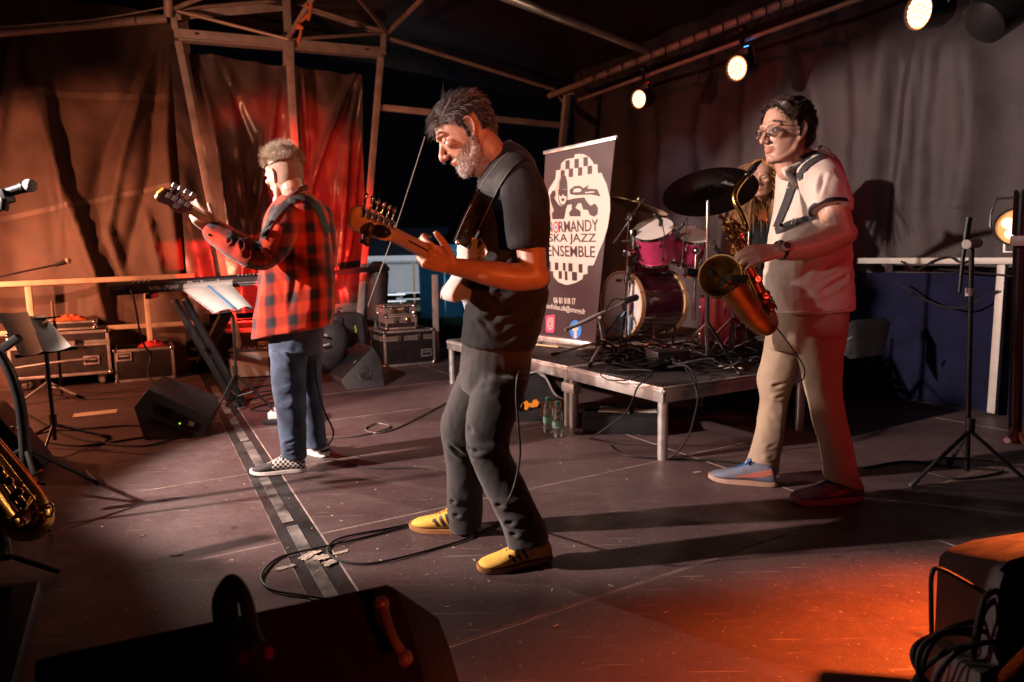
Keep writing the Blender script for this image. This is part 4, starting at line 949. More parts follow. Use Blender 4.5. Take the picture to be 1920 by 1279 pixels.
# ---- pedalboard
p = G(496, 797); t = thing('pedalboard', 'small pedalboard of white effect pedals at the bassist', 'pedalboard', (p.x, p.y, 0), .15)
obj('tray', MB().box((.18, .12, .02), (.38, .26, .035)), m_black, t, .006, local=True)
for k in range(5):
    x, y = .06 + (k % 3) * .11, .06 + (k // 3) * .12
    pd = obj('pedal', MB().box((x, y, .06), (.075, .105, .045)), m_white if k != 2 else mat('pedal_blue', (.1, .25, .6), .4), t, .006, local=True)
    obj('footswitch', MB().cyl((x, y - .03, .08), (x, y - .03, .095), .008, 10), m_chrome, pd, local=True)
    for s_ in (-.018, .018): obj('knob', MB().cyl((x + s_, y + .03, .08), (x + s_, y + .03, .098), .008, 10), m_black, pd, local=True)
p = G(722, 690)

# ---- cables on the floor
def fcable(pts, label, r=.0045, m=m_cable, z=.006, sub=8):
    mb = MB(); mb.tube([G(x, y) + Z * (z + .002 * (i % 2)) for i, (x, y) in enumerate(pts)], r, 8, sub); return one('cable', mb, m, label, 'cable')
fcable([(930, 985), (880, 1012), (820, 1030), (740, 1052), (680, 1060), (630, 1052), (614, 1032), (640, 1012), (720, 995), (778, 985), (700, 1006), (610, 1028), (530, 1046), (496, 1072), (492, 1094), (520, 1112), (590, 1122), (640, 1130)], 'long black guitar lead looping across the floor channel')
fcable([(608, 862), (640, 868), (700, 880), (790, 880), (842, 889)], 'thin black lead on the floor between bassist and guitarist', .003)
fcable([(560, 820), (600, 822), (665, 820), (720, 808), (730, 800), (705, 796), (685, 806), (705, 814), (740, 806), (790, 782), (840, 755)], 'pale coiled lead on the floor behind the bassist', .005, mat('grey_cable', (.10, .08, .075), .4))
fcable([(60, 826), (150, 838), (240, 826), (330, 812), (380, 800), (330, 822), (270, 838), (190, 832), (120, 815), (55, 780)], 'black power leads bundled on the floor left of the wedge', .007)
fcable([(100, 800), (150, 806), (230, 800), (262, 800)], 'black lead running to the left wedge monitor', .006)
fcable([(440, 760), (500, 742), (540, 738), (600, 745), (520, 755), (470, 770), (520, 772)], 'tangled leads under the keyboard music stand', .006)
fcable([(430, 745), (470, 730), (520, 722), (560, 722), (500, 735), (455, 738)], 'loose black lead behind the keyboard music stand', .006)
fcable([(1140, 835), (1170, 855), (1241, 862), (1330, 866), (1420, 874)], 'black lead on the floor below the riser corner', .005)
fcable([(1620, 880), (1700, 868), (1790, 878), (1880, 886), (1800, 900), (1740, 890)], 'black lead lying on the boards at the right', .006)
# ================================================================== DRUM RISER, BANNER, DRUMS
RZ = .41
t = thing('drum_riser', 'low modular drum riser with pale aluminium edges and black deck', 'riser', AB(4, 3.6, 0))
m_deck = mat('black_deck_board', (.028, .022, .022), .6, 0, .5, 4, .3, 60)
a0, a1, a2, b0, b1 = 2.585, 3.50, 5.5, 2.385, 4.95
for (s, e, b1) in ((a0, a1, 3.62), (a1 + .004, a2, 4.95)):
    obj('deck', MB().box(AB((s + e) / 2, (b0 + b1) / 2, RZ - .012), (b1 - b0 - .03, e - s - .03, .02), RF), m_deck, t)
    obj('side_rail', MB().box(AB((s + e) / 2, b0 + .0125, RZ - .042), (.025, e - s, .086), RF), m_alu, t, .004)
    obj('side_rail', MB().box(AB((s + e) / 2, b1 - .0125, RZ - .042), (.025, e - s, .086), RF), m_alu, t, .004)
    obj('side_rail', MB().box(AB(s + .0125, (b0 + b1) / 2, RZ - .042), (b1 - b0 - .052, .025, .085), RF), m_alu, t, .004)
    obj('side_rail', MB().box(AB(e - .0125, (b0 + b1) / 2, RZ - .042), (b1 - b0 - .052, .025, .085), RF), m_alu, t, .004)
    obj('rail_lip', MB().box(AB((s + e) / 2, b0 - .003, RZ - .020), (.008, e - s - .004, .012), RF), m_galv, t, .002)
    obj('rail_lip', MB().box(AB(s - .003, (b0 + b1) / 2, RZ - .020), (b1 - b0 - .004, .008, .012), RF), m_galv, t, .002)
b1 = 4.95
for a_, b_ in ((a0 + .03, b0 + .03), (a0 + .03, 3.58), (a1 - .03, b0 + .03), (a1 + .045, b0 + .035), (a1 - .03, 3.58), (a1 + .045, b1 - .04), (a2 - .04, b0 + .03), (a2 - .04, b1 - .04)):
    obj('leg', MB().cyl(AB(a_, b_, 0), AB(a_, b_, RZ - .08), .029, 16), m_alu, t)
lp = AB(a1 + .008, b0 + .033, .265); obj('tape_wrap', MB().box(lp, (.07, .15, .07), RF), mat('silver_gaffer', (.42, .40, .39), .45, .2, .2, 20, .4, 60), t, .02)
# ---- banner
TL, TR, BL = P(1022, 289, 5.45), P(1154, 261, 4.97), P(1006, 637, 5.70)
_n = (TR - TL).cross(BL - TL); _d = ray(1113, 652); BR = CO + _d * ((TL - CO).dot(_n) / _d.dot(_n))
bn = thing('roll_up_banner', 'tall dark roll up banner with white checkered oval emblem', 'banner', (BL + BR) / 2)
m_ban = mat('banner_print_dark', (.034, .009, .012), .5, 0, .12, 3, .03)
ux = (TR - TL).normalized(); nb = ux.cross(TL - BL).normalized(); nb = nb if nb.y < 0 else -nb
n = 14; g = MB(); vs = []
def bq(u, v): return TL.lerp(TR, u).lerp(BL.lerp(BR, u), v)
def bulge(u, v): return 0.0
for i in range(n + 1):
    for j in range(n + 1): vs.append(bq(i / n, j / n) + nb * bulge(i / n, j / n) - nb * .006)
g.add(vs, [(i * (n + 1) + j, (i + 1) * (n + 1) + j, (i + 1) * (n + 1) + j + 1, i * (n + 1) + j + 1) for i in range(n) for j in range(n)])
obj('panel', g, m_ban, bn, ang=180)
obj('top_bar', MB().bar(TL - ux * .01 + Z * .01, TR + ux * .01 + Z * .01, .025, .03), m_alu, bn, .004)
obj('base', MB().bar(BL + Z * .02, BR + Z * .02, .09, .06), m_alu, bn, .012)
obj('support_pole', MB().cyl((BL + BR) / 2 - nb * .05, (TL + TR) / 2 - nb * .05, .01, 8), m_galv, bn)
obj('foot', MB().bar(BL + Z * .0 + ux * .1 - nb * .15, BL + ux * .1 + nb * .15, .03, .012), m_alu, bn)
prints = []
def bpt(cx, cy, off):
    d = ray(1000 + cx / 3.046, 240 + cy / 3.046); return CO + d * ((TL - CO).dot(nb) / d.dot(nb)) + nb * (off - .006 + .0015)
def bpoly(i, pts, off, nm='print_patch'): prints.append((i, [bpt(x, y, off * .7) for x, y in pts], nm))
def brect(i, x0, y0, x1, y1, off, sk=-.09): bpoly(i, [(x0, y0), (x1, y0 + (x1 - x0) * sk), (x1, y1 + (x1 - x0) * sk), (x0, y1)], off, 'dark_square')
m_bw = mat('banner_print_white', (.56, .47, .41), .5, bump=0, var=.03); m_bd = m_ban
W_, D_, RED, BLU, PNK = 0, 1, 2, 3, 4
bpoly(W_, [(128, 290), (390, 256), (420, 320), (438, 400), (439, 470), (425, 565), (400, 650), (366, 730), (347, 782), (95, 768), (84, 700), (80, 600), (80, 420), (90, 350)], .0025)
bpoly(W_, [(128, 300), (132, 242), (158, 240), (160, 205), (185, 180), (235, 170), (237, 152), (263, 148), (290, 150), (318, 165), (343, 195), (345, 207), (368, 208), (371, 258), (395, 262)], .0028)
bpoly(W_, [(95, 762), (347, 776), (342, 785), (312, 786), (312, 832), (286, 838), (282, 862), (240, 885), (192, 897), (178, 895), (140, 880), (115, 850), (112, 818), (95, 815)], .0028)
for x0, y0, x1, y1 in ((185, 186, 210, 236), (237, 178, 262, 230), (288, 168, 313, 220), (160, 243, 182, 292), (205, 233, 230, 281), (258, 226, 282, 274), (312, 217, 338, 264)): brect(D_, x0, y0, x1, y1, .0045)
for x0, y0, x1, y1 in ((122, 768, 143, 812), (168, 770, 184, 815), (200, 772, 225, 820), (260, 776, 283, 826), (143, 817, 162, 862), (178, 818, 194, 870), (220, 822, 250, 872), (95, 765, 100, 812)): brect(D_, x0, y0, x1, y1, .0045, .03)
bpoly(D_, [(110, 360), (125, 355), (131, 378), (120, 400), (150, 440), (176, 452), (200, 412), (240, 402), (295, 396), (310, 420), (330, 445), (355, 430), (372, 455), (370, 490), (350, 508), (325, 495), (318, 470), (290, 465), (278, 430), (262, 430), (245, 455), (275, 475), (275, 505), (215, 505), (208, 485), (225, 465), (225, 435), (200, 440), (190, 470), (180, 520), (110, 522), (108, 490), (120, 470), (100, 420), (96, 385)], .0045)
bpoly(D_, [(215, 378), (213, 352), (240, 332), (270, 330), (290, 344), (320, 324), (312, 346), (368, 350), (373, 362), (385, 392), (350, 384), (330, 380), (250, 384)], .0045)
bpoly(W_, [(232, 368), (238, 348), (268, 344), (282, 356), (270, 366)], .006); bpoly(W_, [(300, 366), (350, 362), (352, 368), (302, 373)], .006)
bpoly(D_, [(150, 350), (154, 302), (168, 274), (188, 274), (197, 308), (200, 350)], .0046)
bpoly(D_, [(146, 350), (200, 352), (200, 410), (192, 440), (174, 452), (156, 436), (146, 405)], .005); bpoly(W_, [(151, 378), (170, 384), (174, 376), (180, 384), (196, 380), (195, 408), (186, 430), (174, 440), (160, 430), (152, 405)], .0065)
bpoly(D_, [(163, 402), (185, 402), (182, 416), (174, 420), (166, 416)], .008); bpoly(D_, [(150, 370), (172, 376), (170, 390), (156, 390)], .008); bpoly(D_, [(177, 376), (198, 372), (194, 390), (180, 390)], .008)
def bring(i, cx, cy, rx, ry, off, n=20): bpoly(i, [(cx + rx * cos(2 * pi * k / n), cy - ry * sin(2 * pi * k / n)) for k in range(n)], off)
bring(RED, 131, 567, 17, 35, .0046); bring(W_, 131, 567, 11, 23, .006); bring(BLU, 131, 567, 6, 12, .0075)
bpoly(PNK, [(74, 1072), (115, 1066), (121, 1076), (117, 1160), (110, 1170), (74, 1168), (69, 1156), (70, 1080)], .003)
bring(W_, 95, 1118, 17, 36, .0045); bring(PNK, 95, 1118, 13, 28, .006); bring(W_, 95, 1118, 10, 20, .0075); bring(PNK, 95, 1118, 6, 13, .009); bring(W_, 108, 1088, 3, 5, .0045)
bring(BLU, 234, 1152, 34, 53, .003)
bpoly(W_, [(226, 1204), (226, 1160), (216, 1160), (216, 1144), (226, 1143), (227, 1128), (234, 1116), (252, 1113), (252, 1128), (243, 1130), (241, 1142), (252, 1140), (250, 1156), (241, 1158), (241, 1203)], .0045)
pmats = [m_bw, m_bd, mat('banner_print_red', (.62, .05, .03), .5, bump=0), mat('banner_print_blue', (.03, .20, .62), .5, bump=0), mat('banner_print_pink', (.62, .06, .16), .5, bump=0)]
for i, pts, nm in prints:
    mb = MB(); mb.add(pts, [tuple(range(len(pts)))]); obj(nm, mb, pmats[i], bn, ang=0)
def btext(s, x0, y0, x1, y1, h, m_, off=.0046, bold=.0):
    p, r_ = bpt(x0, y0, off), bpt(x1, y1, off); up = (bpt(x0, y0 - h, off) - p); text(s, .1, frame(p, r_ - p, up), m_, bn, fit=((r_ - p).length, up.length), bold=bold, align='LEFT', depth=.0003)
btext('N', 88, 600, 112, 598, 62, m_bd, .0046, .0008); btext('RMANDY', 150, 597, 375, 588, 64, m_bd, .0046, .0008); btext('SKA JAZZ', 90, 664, 362, 666, 60, m_bd, .0046, .0008); btext('ENSEMBLE', 82, 732, 356, 740, 62, m_bd, .0046, .0008)
btext('06 81 018 17', 115, 1002, 238, 1010, 36, m_bw, .003, .003); btext('saxofolies.zik@orange.fr', 60, 1035, 293, 1076, 40, m_bw, .003, .002)

# the vinyl hangs with a slight wave: cut panel and prints finely and bend them together
def wave(p):
    d = p - TL; u = d.dot(ux); v = -d.z; return .010 * sin(2.6 * v + 1.2 * u) + .006 * sin(9 * u - 2 * v) * min(1, v * 2)
for ch in bn.children:
    if ch.name.split('.')[0] in ('top_bar', 'base', 'support_pole', 'foot'): continue
    me = ch.data; rm = rootmat(bn); bm = bmesh.new(); bm.from_mesh(me); bm.transform(rm)
    for k in range(1, 13):
        for no, co in ((ux, TL + ux * (.83 * k / 12)), (Z, TL - Z * (1.9 * k / 13))): bmesh.ops.bisect_plane(bm, geom=bm.verts[:] + bm.edges[:] + bm.faces[:], plane_co=co, plane_no=no)
    for v in bm.verts: v.co += nb * wave(v.co)
    bm.transform(rm.inverted()); bm.to_mesh(me); bm.free(); smooth(me, 40)

# ---- drums
m_pink = mat('pink_sparkle_shell', (.50, .045, .13), .22, .3, .2, 60, .03, coat=.6)
m_bdsh = mat('burgundy_lacquer', (.045, .006, .014), .10, 0, .1, 4, .01, coat=.9)
m_hoopw = mat('maple_hoop', (.55, .33, .18), .35, 0, .15, 8, .03)
m_head = mat('drumhead_film', (.55, .50, .48), .35, 0, .1, 5, .02)
m_headclr = mat('clear_drumhead', (.16, .14, .14), .2, 0, .1, 5, .02)
def drum(name, label, c, ax, r, d, shell, hoop=m_chrome, head=m_head, lugs=8, hoopw=.02, hr=1.04, group='drums of the kit'):
    c = V(c); ax = V(ax).normalized(); s = ax.orthogonal().normalized(); s = (Z - ax * ax.z).normalized() if abs(ax.z) < .95 else s
    m4 = frame(c, s, ax.cross(s)); t = thing(name, label, 'drum', c, 0, group)
    obj('shell', MB().lathe([(r, -d / 2), (r, d / 2)], 40, m4, False), shell, t)
    for q_ in (-1, 1):
        z = q_ * d / 2; obj('hoop', MB().lathe([(r * hr, z - hoopw * (1 + q_) * .5 + .0), (r * hr, z + hoopw * (1 - q_) * .5), (r * 1.0, z + hoopw * (1 - q_) * .5), (r * .985, z - hoopw * (1 + q_) * .5 + .0)], 40, m4 @ M.Translation((0, 0, q_ * hoopw * .45)), False), hoop, t)
        obj('drumhead', MB().lathe([(r * .99, z + q_ * .002), (r * .6, z + q_ * .004), (.001, z + q_ * .004)], 40, m4, False), head if q_ > 0 else m_head, t)
    for k in range(lugs):
        a_ = 2 * pi * (k + .5) / lugs; e = V((cos(a_), sin(a_), 0)); lb = MB()
        for q_ in (-1, 1):
            z0 = q_ * d / 2
            lb.limb([m4 @ (e * (r + .008) + V((0, 0, z0 * .58))), m4 @ (e * (r + .012) + V((0, 0, z0 * .42)))], [.011, .009], 8, 2); lb.cyl(m4 @ (e * r * 1.035 + V((0, 0, z0 * 1.05))), m4 @ (e * (r + .013) + V((0, 0, z0 * .5))), .0035, 6)
            lb.ell(m4 @ (e * r * 1.035 + V((0, 0, z0 * 1.06))), .008, None, 8, 5)
        obj('lug', lb, m_chrome, t)
    return t, m4
bc = P(1166, 570, 5.45)
ba = V((-.873, -.488, 0.0))
t, m4 = drum('bass_drum', 'burgundy bass drum with maple hoops lying on the riser', bc - ba * .24, ba, .268, .48, m_bdsh, m_hoopw, m_head, 8, .045, 1.05)
obj('port_ring', MB().lathe([(.075, .246), (.075, .252), (.055, .252), (.055, .246)], 24, m4 @ M.Translation((-.01, -.09 if True else 0, 0))), mat('violet_port_ring', (.10, .06, .22), .25), t)
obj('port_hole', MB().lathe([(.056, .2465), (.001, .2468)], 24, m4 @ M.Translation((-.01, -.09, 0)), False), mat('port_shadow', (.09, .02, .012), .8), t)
obj('damping_pillow', MB().ell(m4 @ V((-.17, -.03, .247)), (.09, .13, .004), m4.to_3x3(), 22, 7), mat('blue_pillow', (.20, .30, .40), .5, 0, .4, 14, .1), t)
obj('maker_print', MB().box(m4 @ V((.20, .03, .2495)), (.022, .075, .001), m4.to_3x3()), m_black, t)
for q_ in (-1, 1): obj('spur', MB().tube([m4 @ V((-.15, q_ * .23, .1)), m4 @ V((-.285, q_ * .36, .2))], .008, 8), m_chrome, t)
t, m4 = drum('rack_tom', 'left pink rack tom tilted above the bass drum', P(1229, 455, 5.25), (-.28, -.50, .82), .163, .25, m_pink, m_chrome, m_head, 6)
t, m4 = drum('rack_tom', 'right pink rack tom tilted beside the ride cymbal stand', P(1288, 462, 5.35), (.10, -.52, .84), .150, .22, m_pink, m_chrome, m_head, 6)
t, m4 = drum('floor_tom', 'dark red floor tom standing behind the saxophone', P(1362, 605, 4.95) , (0, 0, 1), .19, .42, m_bdsh if False else mat('crimson_shell', (.22, .018, .035), .35, .1, .15, 30, .02, coat=.4), m_chrome, m_head, 8)
for k in range(3):
    a_ = .5 + 2 * pi * k / 3; c = P(1362, 605, 4.95); e = V((cos(a_), sin(a_), 0)) * .21; obj('leg', MB().tube([V((c.x, c.y, c.z)) + e, V((c.x, c.y, RZ)) + e * 1.05], .008, 8), m_chrome, t)
t, m4 = drum('snare_drum', 'chrome snare drum between the toms and the drummer', P(1385, 545, 5.15), (-.05, -.15, 1), .17, .14, m_chrome, m_chrome, m_head, 8)
obj('stand', MB().cyl(P(1385, 560, 5.15), V((P(1385, 560, 5.15).x, 5.15, RZ)), .014, 8), m_chrome, t)
drum('rack_tom', 'small pink drum low behind the bass drum hoop', P(1222, 504, 5.75), (-.2, -.2, .95), .15, .22, m_pink, m_chrome, m_head, 6)
# kit hardware
def stand(name, label, top, base, legs=3, r=.013, ph=.3, m=m_chrome, group='cymbal stands'):
    t = thing(name, label, 'cymbal stand', base, 0, group); top, base = V(top), V(base); z1 = base.z + .30
    midp = base.lerp(top, .52)
    obj('lower_tube', MB().cyl(base + Z * .06, midp, r, 10), m, t); obj('upper_tube', MB().cyl(midp, top, r * .7, 10), m, t); obj('wing_nut', MB().cyl(midp - Z * .02, midp + Z * .03, r * 1.7, 10).box(midp + V((r * 2.4, 0, 0)), (.03, .008, .02)), m, t)
    for k in range(legs):
        a_ = ph + 2 * pi * k / legs; f_ = base + V((cos(a_) * .3, sin(a_) * .3, .012)); lg = obj('leg', MB().bar(base + Z * .30, f_, .02, .008).bar(base + Z * .08, base.lerp(f_, .55) + Z * .14, .016, .006), m, t); obj('rubber_foot', MB().ell(f_, (.018, .018, .014)), m_rubber, lg)
    return t
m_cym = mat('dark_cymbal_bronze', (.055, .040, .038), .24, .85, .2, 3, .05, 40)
m_cymb = mat('bright_cymbal_bronze', (.52, .34, .16), .25, 1.0, .2, 8, .05)
def cymbal(label, c, nrm, r, m, bell=.16):
    c = V(c); nrm = V(nrm).normalized(); s = nrm.orthogonal().normalized(); m4 = frame(c, s, nrm.cross(s))
    t = thing('cymbal', label, 'cymbal', c, 0, 'cymbals of the kit'); h = r * .10
    pr = [(.006, h + r * .075), (r * bell * .5, h + r * .07), (r * bell, h + r * .015), (r * .45, h * .62), (r * .8, h * .2), (r, 0), (r, -.0015), (r * .8, h * .2 - .002), (r * .45, h * .62 - .002), (r * bell, h + r * .015 - .002), (.006, h + r * .07 - .002)]
    obj('bronze', MB().lathe(pr, 56, m4, False), m, t, ang=50); gr = MB()
    for k in range(7): rr = r * (.3 + .09 * k); z = h * (1 - (rr / r)) * 1.12; 
    obj('wing_nut', MB().cyl(m4 @ V((0, 0, h)), m4 @ V((0, 0, h + .05)), .009, 8).cyl(m4 @ V((0, 0, h + r * .075)), m4 @ V((0, 0, h + r * .075 + .012)), .022, 12), m_chrome, t)
    return t, m4
rc = P(1331, 363, 4.12); base = G(1325, 690, RZ)
stand('cymbal_stand', 'bright upright stand under the big dark ride cymbal', rc + V((-.03, -.06, -.05)), base, 3, .015, .9)
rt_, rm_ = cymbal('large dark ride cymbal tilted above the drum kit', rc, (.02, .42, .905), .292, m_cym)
rb = rm_.to_3x3()
txtp = P(1372, 342, 4.02)
lx = V((1, .05, -.05)); 
def on_cym(px, py):
    nrm = rb @ Z; d = ray(px, py); return CO + d * ((rc + nrm * .006 - CO).dot(nrm) / d.dot(nrm)) - nrm * .02
p_, q_ = on_cym(1352, 338), on_cym(1378, 345); text('Paiste', .1, frame(p_ , q_ - p_, -(rb @ V((0, 0, 1))).cross(q_ - p_)), m_paper, rt_, fit=(.085, .03), align='LEFT', shear=.3)
cb_ = G(1176, 655, RZ); ct = P(1177, 408, 5.25)
cb_ = V((ct.x, ct.y + .05, RZ))
t = stand('cymbal_stand', 'boom cymbal stand left of the rack toms', ct, cb_, 3, .015, .2)
obj('boom', MB().cyl(P(1150, 456, 5.2), P(1206, 372, 5.25), .008, 8), m_chrome, t); obj('tilter', MB().ell(P(1178, 408, 5.2), .03).cyl(P(1172, 400, 5.2), P(1190, 404, 5.2), .016, 8), m_chrome, t)
obj('tom_clamp', MB().box(P(1187, 450, 5.2), (.05, .05, .16)).cyl(P(1165, 452, 5.2), P(1215, 452, 5.22), .010, 8).box(P(1180, 475, 5.2), (.10, .05, .05)), m_chrome, t, .004)
obj('memory_lock', MB().cyl(P(1178, 500, 5.22), P(1178, 512, 5.22), .022, 10), m_chrome, t)
cymbal('thin brass crash cymbal edge on beside the banner', P(1193, 386, 5.15), (.30, -.02, .95), .255, m_cymb)
# hi-hat and right-hand hardware
hb_ = P(1385, 690, 4.55); hb_ = V((P(1405, 500, 4.6).x, 4.6, RZ))
t = stand('cymbal_stand', 'hi hat stand between the floor tom and the drummer', P(1405, 420, 4.7), V((P(1405, 420, 4.7).x, 4.7, RZ)), 3, .012, 1.5)
t = stand('cymbal_stand', 'low chrome stand beside the floor tom', P(1375, 560, 4.4), V((P(1375, 560, 4.4).x, 4.4, RZ)), 3, .012, .1)
t = thing('tom_mount', 'chrome tom holder rising from the bass drum', 'drum hardware', P(1282, 500, 5.3))
obj('post', MB().cyl(P(1300, 600, 5.15), P(1306, 478, 5.15), .016, 10), m_chrome, t); obj('clamp', MB().box(P(1296, 512, 5.12), (.10, .05, .07)).cyl(P(1280, 516, 5.1), P(1330, 512, 5.15), .011, 8).ell(P(1306, 470, 5.1), .032), m_chrome, t, .006)
obj('arm', MB().cyl(P(1240, 480, 5.2), P(1262, 440, 5.2), .008, 8).cyl(P(1238, 486, 5.2), P(1300, 500, 5.15), .009, 8), m_chrome, t)
def clipmic(label, px, py, Y, d):
    c = P(px, py, Y); t = thing('clip_microphone', label, 'microphone', c, 0, 'clip microphones on the drums'); d = V(d).normalized()
    obj('body', MB().limb([c, c + d * .05], [.019, .016], 10, 2), m_black, t); obj('clamp', MB().box(c - d * .02 + V((0, 0, -.03)), (.03, .03, .06)), m_black, t, .004); obj('lead', MB().tube([c + d * .06, c + d * .08 + V((.02, 0, .03)), c + V((.04, 0, -.12)), c + V((.02, 0, -.35))], .004, 6, 5), m_cable, t)
clipmic('black clip microphone on the rim of the left rack tom', 1236, 408, 5.05, (-.6, -.4, .3)); clipmic('black clip microphone on the rim of the right rack tom', 1273, 428, 5.1, (.3, -.5, .4)); clipmic('black clip microphone over the snare drum', 1346, 470, 4.95, (-.5, -.3, .4))
# kick drum microphone on short boom stand
t = thing('mic_stand', 'short grey boom stand holding the bass drum microphone', 'mic stand', G(1131, 655, RZ))
b_ = G(1131, 655, RZ); k_ = P(1124, 595, 4.72); obj('pole', MB().tube([b_ + Z * .02, b_ + Z * .10, k_], [.032, .016, .013], 12), m_galv, t)
obj('boom', MB().tube([P(1060, 619, 4.6), P(1092, 605, 4.68), P(1128, 588, 4.75), P(1150, 578, 4.9), P(1178, 562, 5.05)], [.013, .015, .015, .008, .008], 10), m_galv, t)
for x, y in ((1035, 668), (1105, 690), (1190, 668)): lg = obj('leg', MB().tube([b_ + Z * .07, G(x, y, RZ) + Z * .014], .012, 8), m_galv, t); obj('rubber_foot', MB().limb([G(x, y, RZ) + Z * .015, (G(x, y, RZ) + Z * .02).lerp(b_, .12)], [.014, .014], 8, 2), m_rubber, lg)
obj('microphone_body', MB().limb([P(1172, 565, 5.0), P(1192, 558, 5.1)], [.025, .028], 12, 3), m_black, t)
obj('lead', MB().tube([P(1172, 562, 5.0), P(1150, 562, 4.9), P(1136, 582, 4.8), P(1130, 600, 4.75)], .005, 6, 6).tube([P(1184, 570, 5.05), P(1181, 600, 5.0), P(1181, 640, 4.9), P(1190, 660, 4.7)], .004, 6, 6), m_cable, t)
t = thing('drum_rug', 'pale rug under the drum kit on the riser', 'rug', AB(4.3, 3.9, RZ))
obj('pile', MB().box(AB(4.1, 3.9, RZ + .004), (1.9, 1.6, .008), RF), mat('patterned_rug', (.20, .14, .11), .95, 0, .7, 5, .6, 90), t)
# sound hardware under and on riser
cp = MB(); random.seed(3)
for k in range(46):
    c = G(random.uniform(1130, 1400), random.uniform(655, 700), RZ); 
    pts = []; ph = random.random() * 6; rr = random.uniform(.05, .17); zz = random.uniform(.006, .07)
    for i in range(9): a_ = ph + i * .8; r2 = rr * random.uniform(.7, 1.2); pts.append(c + V((cos(a_) * r2 * 1.4, sin(a_) * r2, zz + .02 * sin(3 * a_ + k) + .015)))
    cp.tube(pts, random.choice((.0045, .006, .0075)), 6, 4)
for k in range(16):
    c = G(random.uniform(1150, 1400), random.uniform(650, 690), RZ); cp.limb([c + V((0, 0, .03)), c + V((random.uniform(-.05, .05), random.uniform(-.05, .05), random.uniform(.03, .07)))], [.014, .012], 8, 2)
d = obj('cable_pile', cp, m_cable); tag(d, 'heap of tangled black leads and plugs on the riser', 'cables', kind='stuff')
cl = MB(); random.seed(5)
for k in range(12):
    c = G(random.uniform(1290, 1415), random.uniform(640, 680), RZ); cl.limb([c + V((0, 0, .06)), c + V((random.uniform(-.06, .06), 0, random.uniform(.05, .13)))], [.012, .01], 8, 2)
d = obj('drum_pedals', MB().box(P(1262, 650, 4.7), (.10, .28, .02), RF).bar(P(1262, 648, 4.75), P(1266, 612, 4.85), .02, .02).box(P(1300, 662, 4.6), (.12, .2, .06), RF), m_chrome, None, .004); tag(d, 'chrome foot pedal and plate behind the bass drum', 'pedal')
def stageboxes():
    for px, py, Y, s, m_, lab, cat_ in ((1252, 690, 3.9, (.24, .16, .12), m_black, 'black stage box half buried in leads near the riser edge', 'stage box'), (1225, 655, 4.6, (.10, .12, .05), mat('rust_box', (.22, .05, .03), .6), 'small rust red box on the riser behind the leads', 'box')):
        p = G(px, py, RZ); t = thing('stage_box', lab, cat_, p, .3)
        obj('body', MB().box((0, 0, s[2] / 2), s), m_, t, .01, local=True)
        for k in range(3): obj('socket', MB().cyl((-.06 + .05 * k, -s[1] / 2 - .004, s[2] / 2), (-.06 + .05 * k, -s[1] / 2 + .01, s[2] / 2), .016, 10), m_galv, t, local=True)
stageboxes()
def hang(pts, label, r=.005):
    mb = MB(); mb.tube([p for p in pts], r, 8, 7); one('cable', mb, m_cable, label, 'cable')
hang([G(1150, 700, RZ) + Z * .02, P(1222, 696, 3.5), P(1196, 725, 3.47), P(1188, 745, 3.46), P(1172, 775, 3.5), P(1140, 800, 3.6), P(1118, 815, 3.7), G(1105, 822)], 'black lead drooping over the left edge of the riser')
hang([P(1285, 690, 3.7), P(1300, 715, 3.5), P(1308, 745, 3.42), P(1302, 780, 3.42), P(1290, 820, 3.4), P(1265, 852, 3.4), G(1245, 862)], 'pale edged lead hanging from the front right of the riser')
hang([P(1272, 685, 3.75), P(1290, 688, 3.65), P(1304, 712, 3.5), P(1306, 745, 3.45)], 'grey lead arching over the riser lip', .006)
hang([P(1180, 708, 3.6), P(1128, 700, 3.8), P(1140, 712, 3.72), P(1180, 712, 3.55), P(1210, 700, 3.55)], 'thin lead loop at the left edge of the riser', .004)
for (x0, y0, x1, y1, lab) in ((1000, 650, 1046, 655, 'cream wooden stick lying at the left end of the riser'), (1350, 694, 1392, 697, 'cream wooden drumstick near the right edge of the riser')):
    one('drumstick', MB().limb([G(x0, y0, RZ) + Z * .02, G(x1, y1, RZ) + Z * .02], [.010, .006], 8, 2), mat('hickory', (.55, .42, .26), .5), lab, 'drumstick')
# instrument case with stickers, bottles, flat case
oc = [G(944, 795), G(1058, 792), P(1056, 748, 4.42), P(1038, 737, 4.45), P(1024, 709, 4.45), P(1004, 697, 4.45), P(968, 714, 4.45), P(950, 742, 4.42)]
Yc = 4.38; oc = [P(x, y, Yc + (.03 if y < 740 else 0)) for x, y in ((944, 794), (1058, 791), (1057, 748), (1040, 738), (1024, 709), (1004, 697), (968, 714), (948, 742))]
t = thing('instrument_case', 'black moulded instrument case with stickers under the riser edge', 'case', oc[0])
m_mould = mat('black_moulded_plastic', (.020, .019, .021), .32, 0, .2, 9, .1, 40)
obj('shell', MB().solid(oc, [p + V((.05, .26, 0)) for p in oc]), m_mould, t, .025)
obj('trim', MB().tube([p + V((0, -.004, 0)) for p in oc[2:]], .008, 8, 4), m_galv, t)
def disc(c, r, m_, nm, n=20, sq=1): obj(nm, MB().prism([(r * cos(2 * pi * k / n), r * sq * sin(2 * pi * k / n)) for k in range(n)], .003, frame(c, V((1, 0, 0)), Z)), m_, t, ang=0)
disc(P(967, 756, Yc - .004), .045, m_paper, 'round_sticker')
ob = [(-.05, -.03), (-.03, -.035), (-.015, -.012), (.01, -.02), (.045, -.012), (.055, .015), (.035, .04), (.012, .03), (.008, .012), (-.015, .012), (-.03, .03), (-.055, .018), (-.045, 0)]
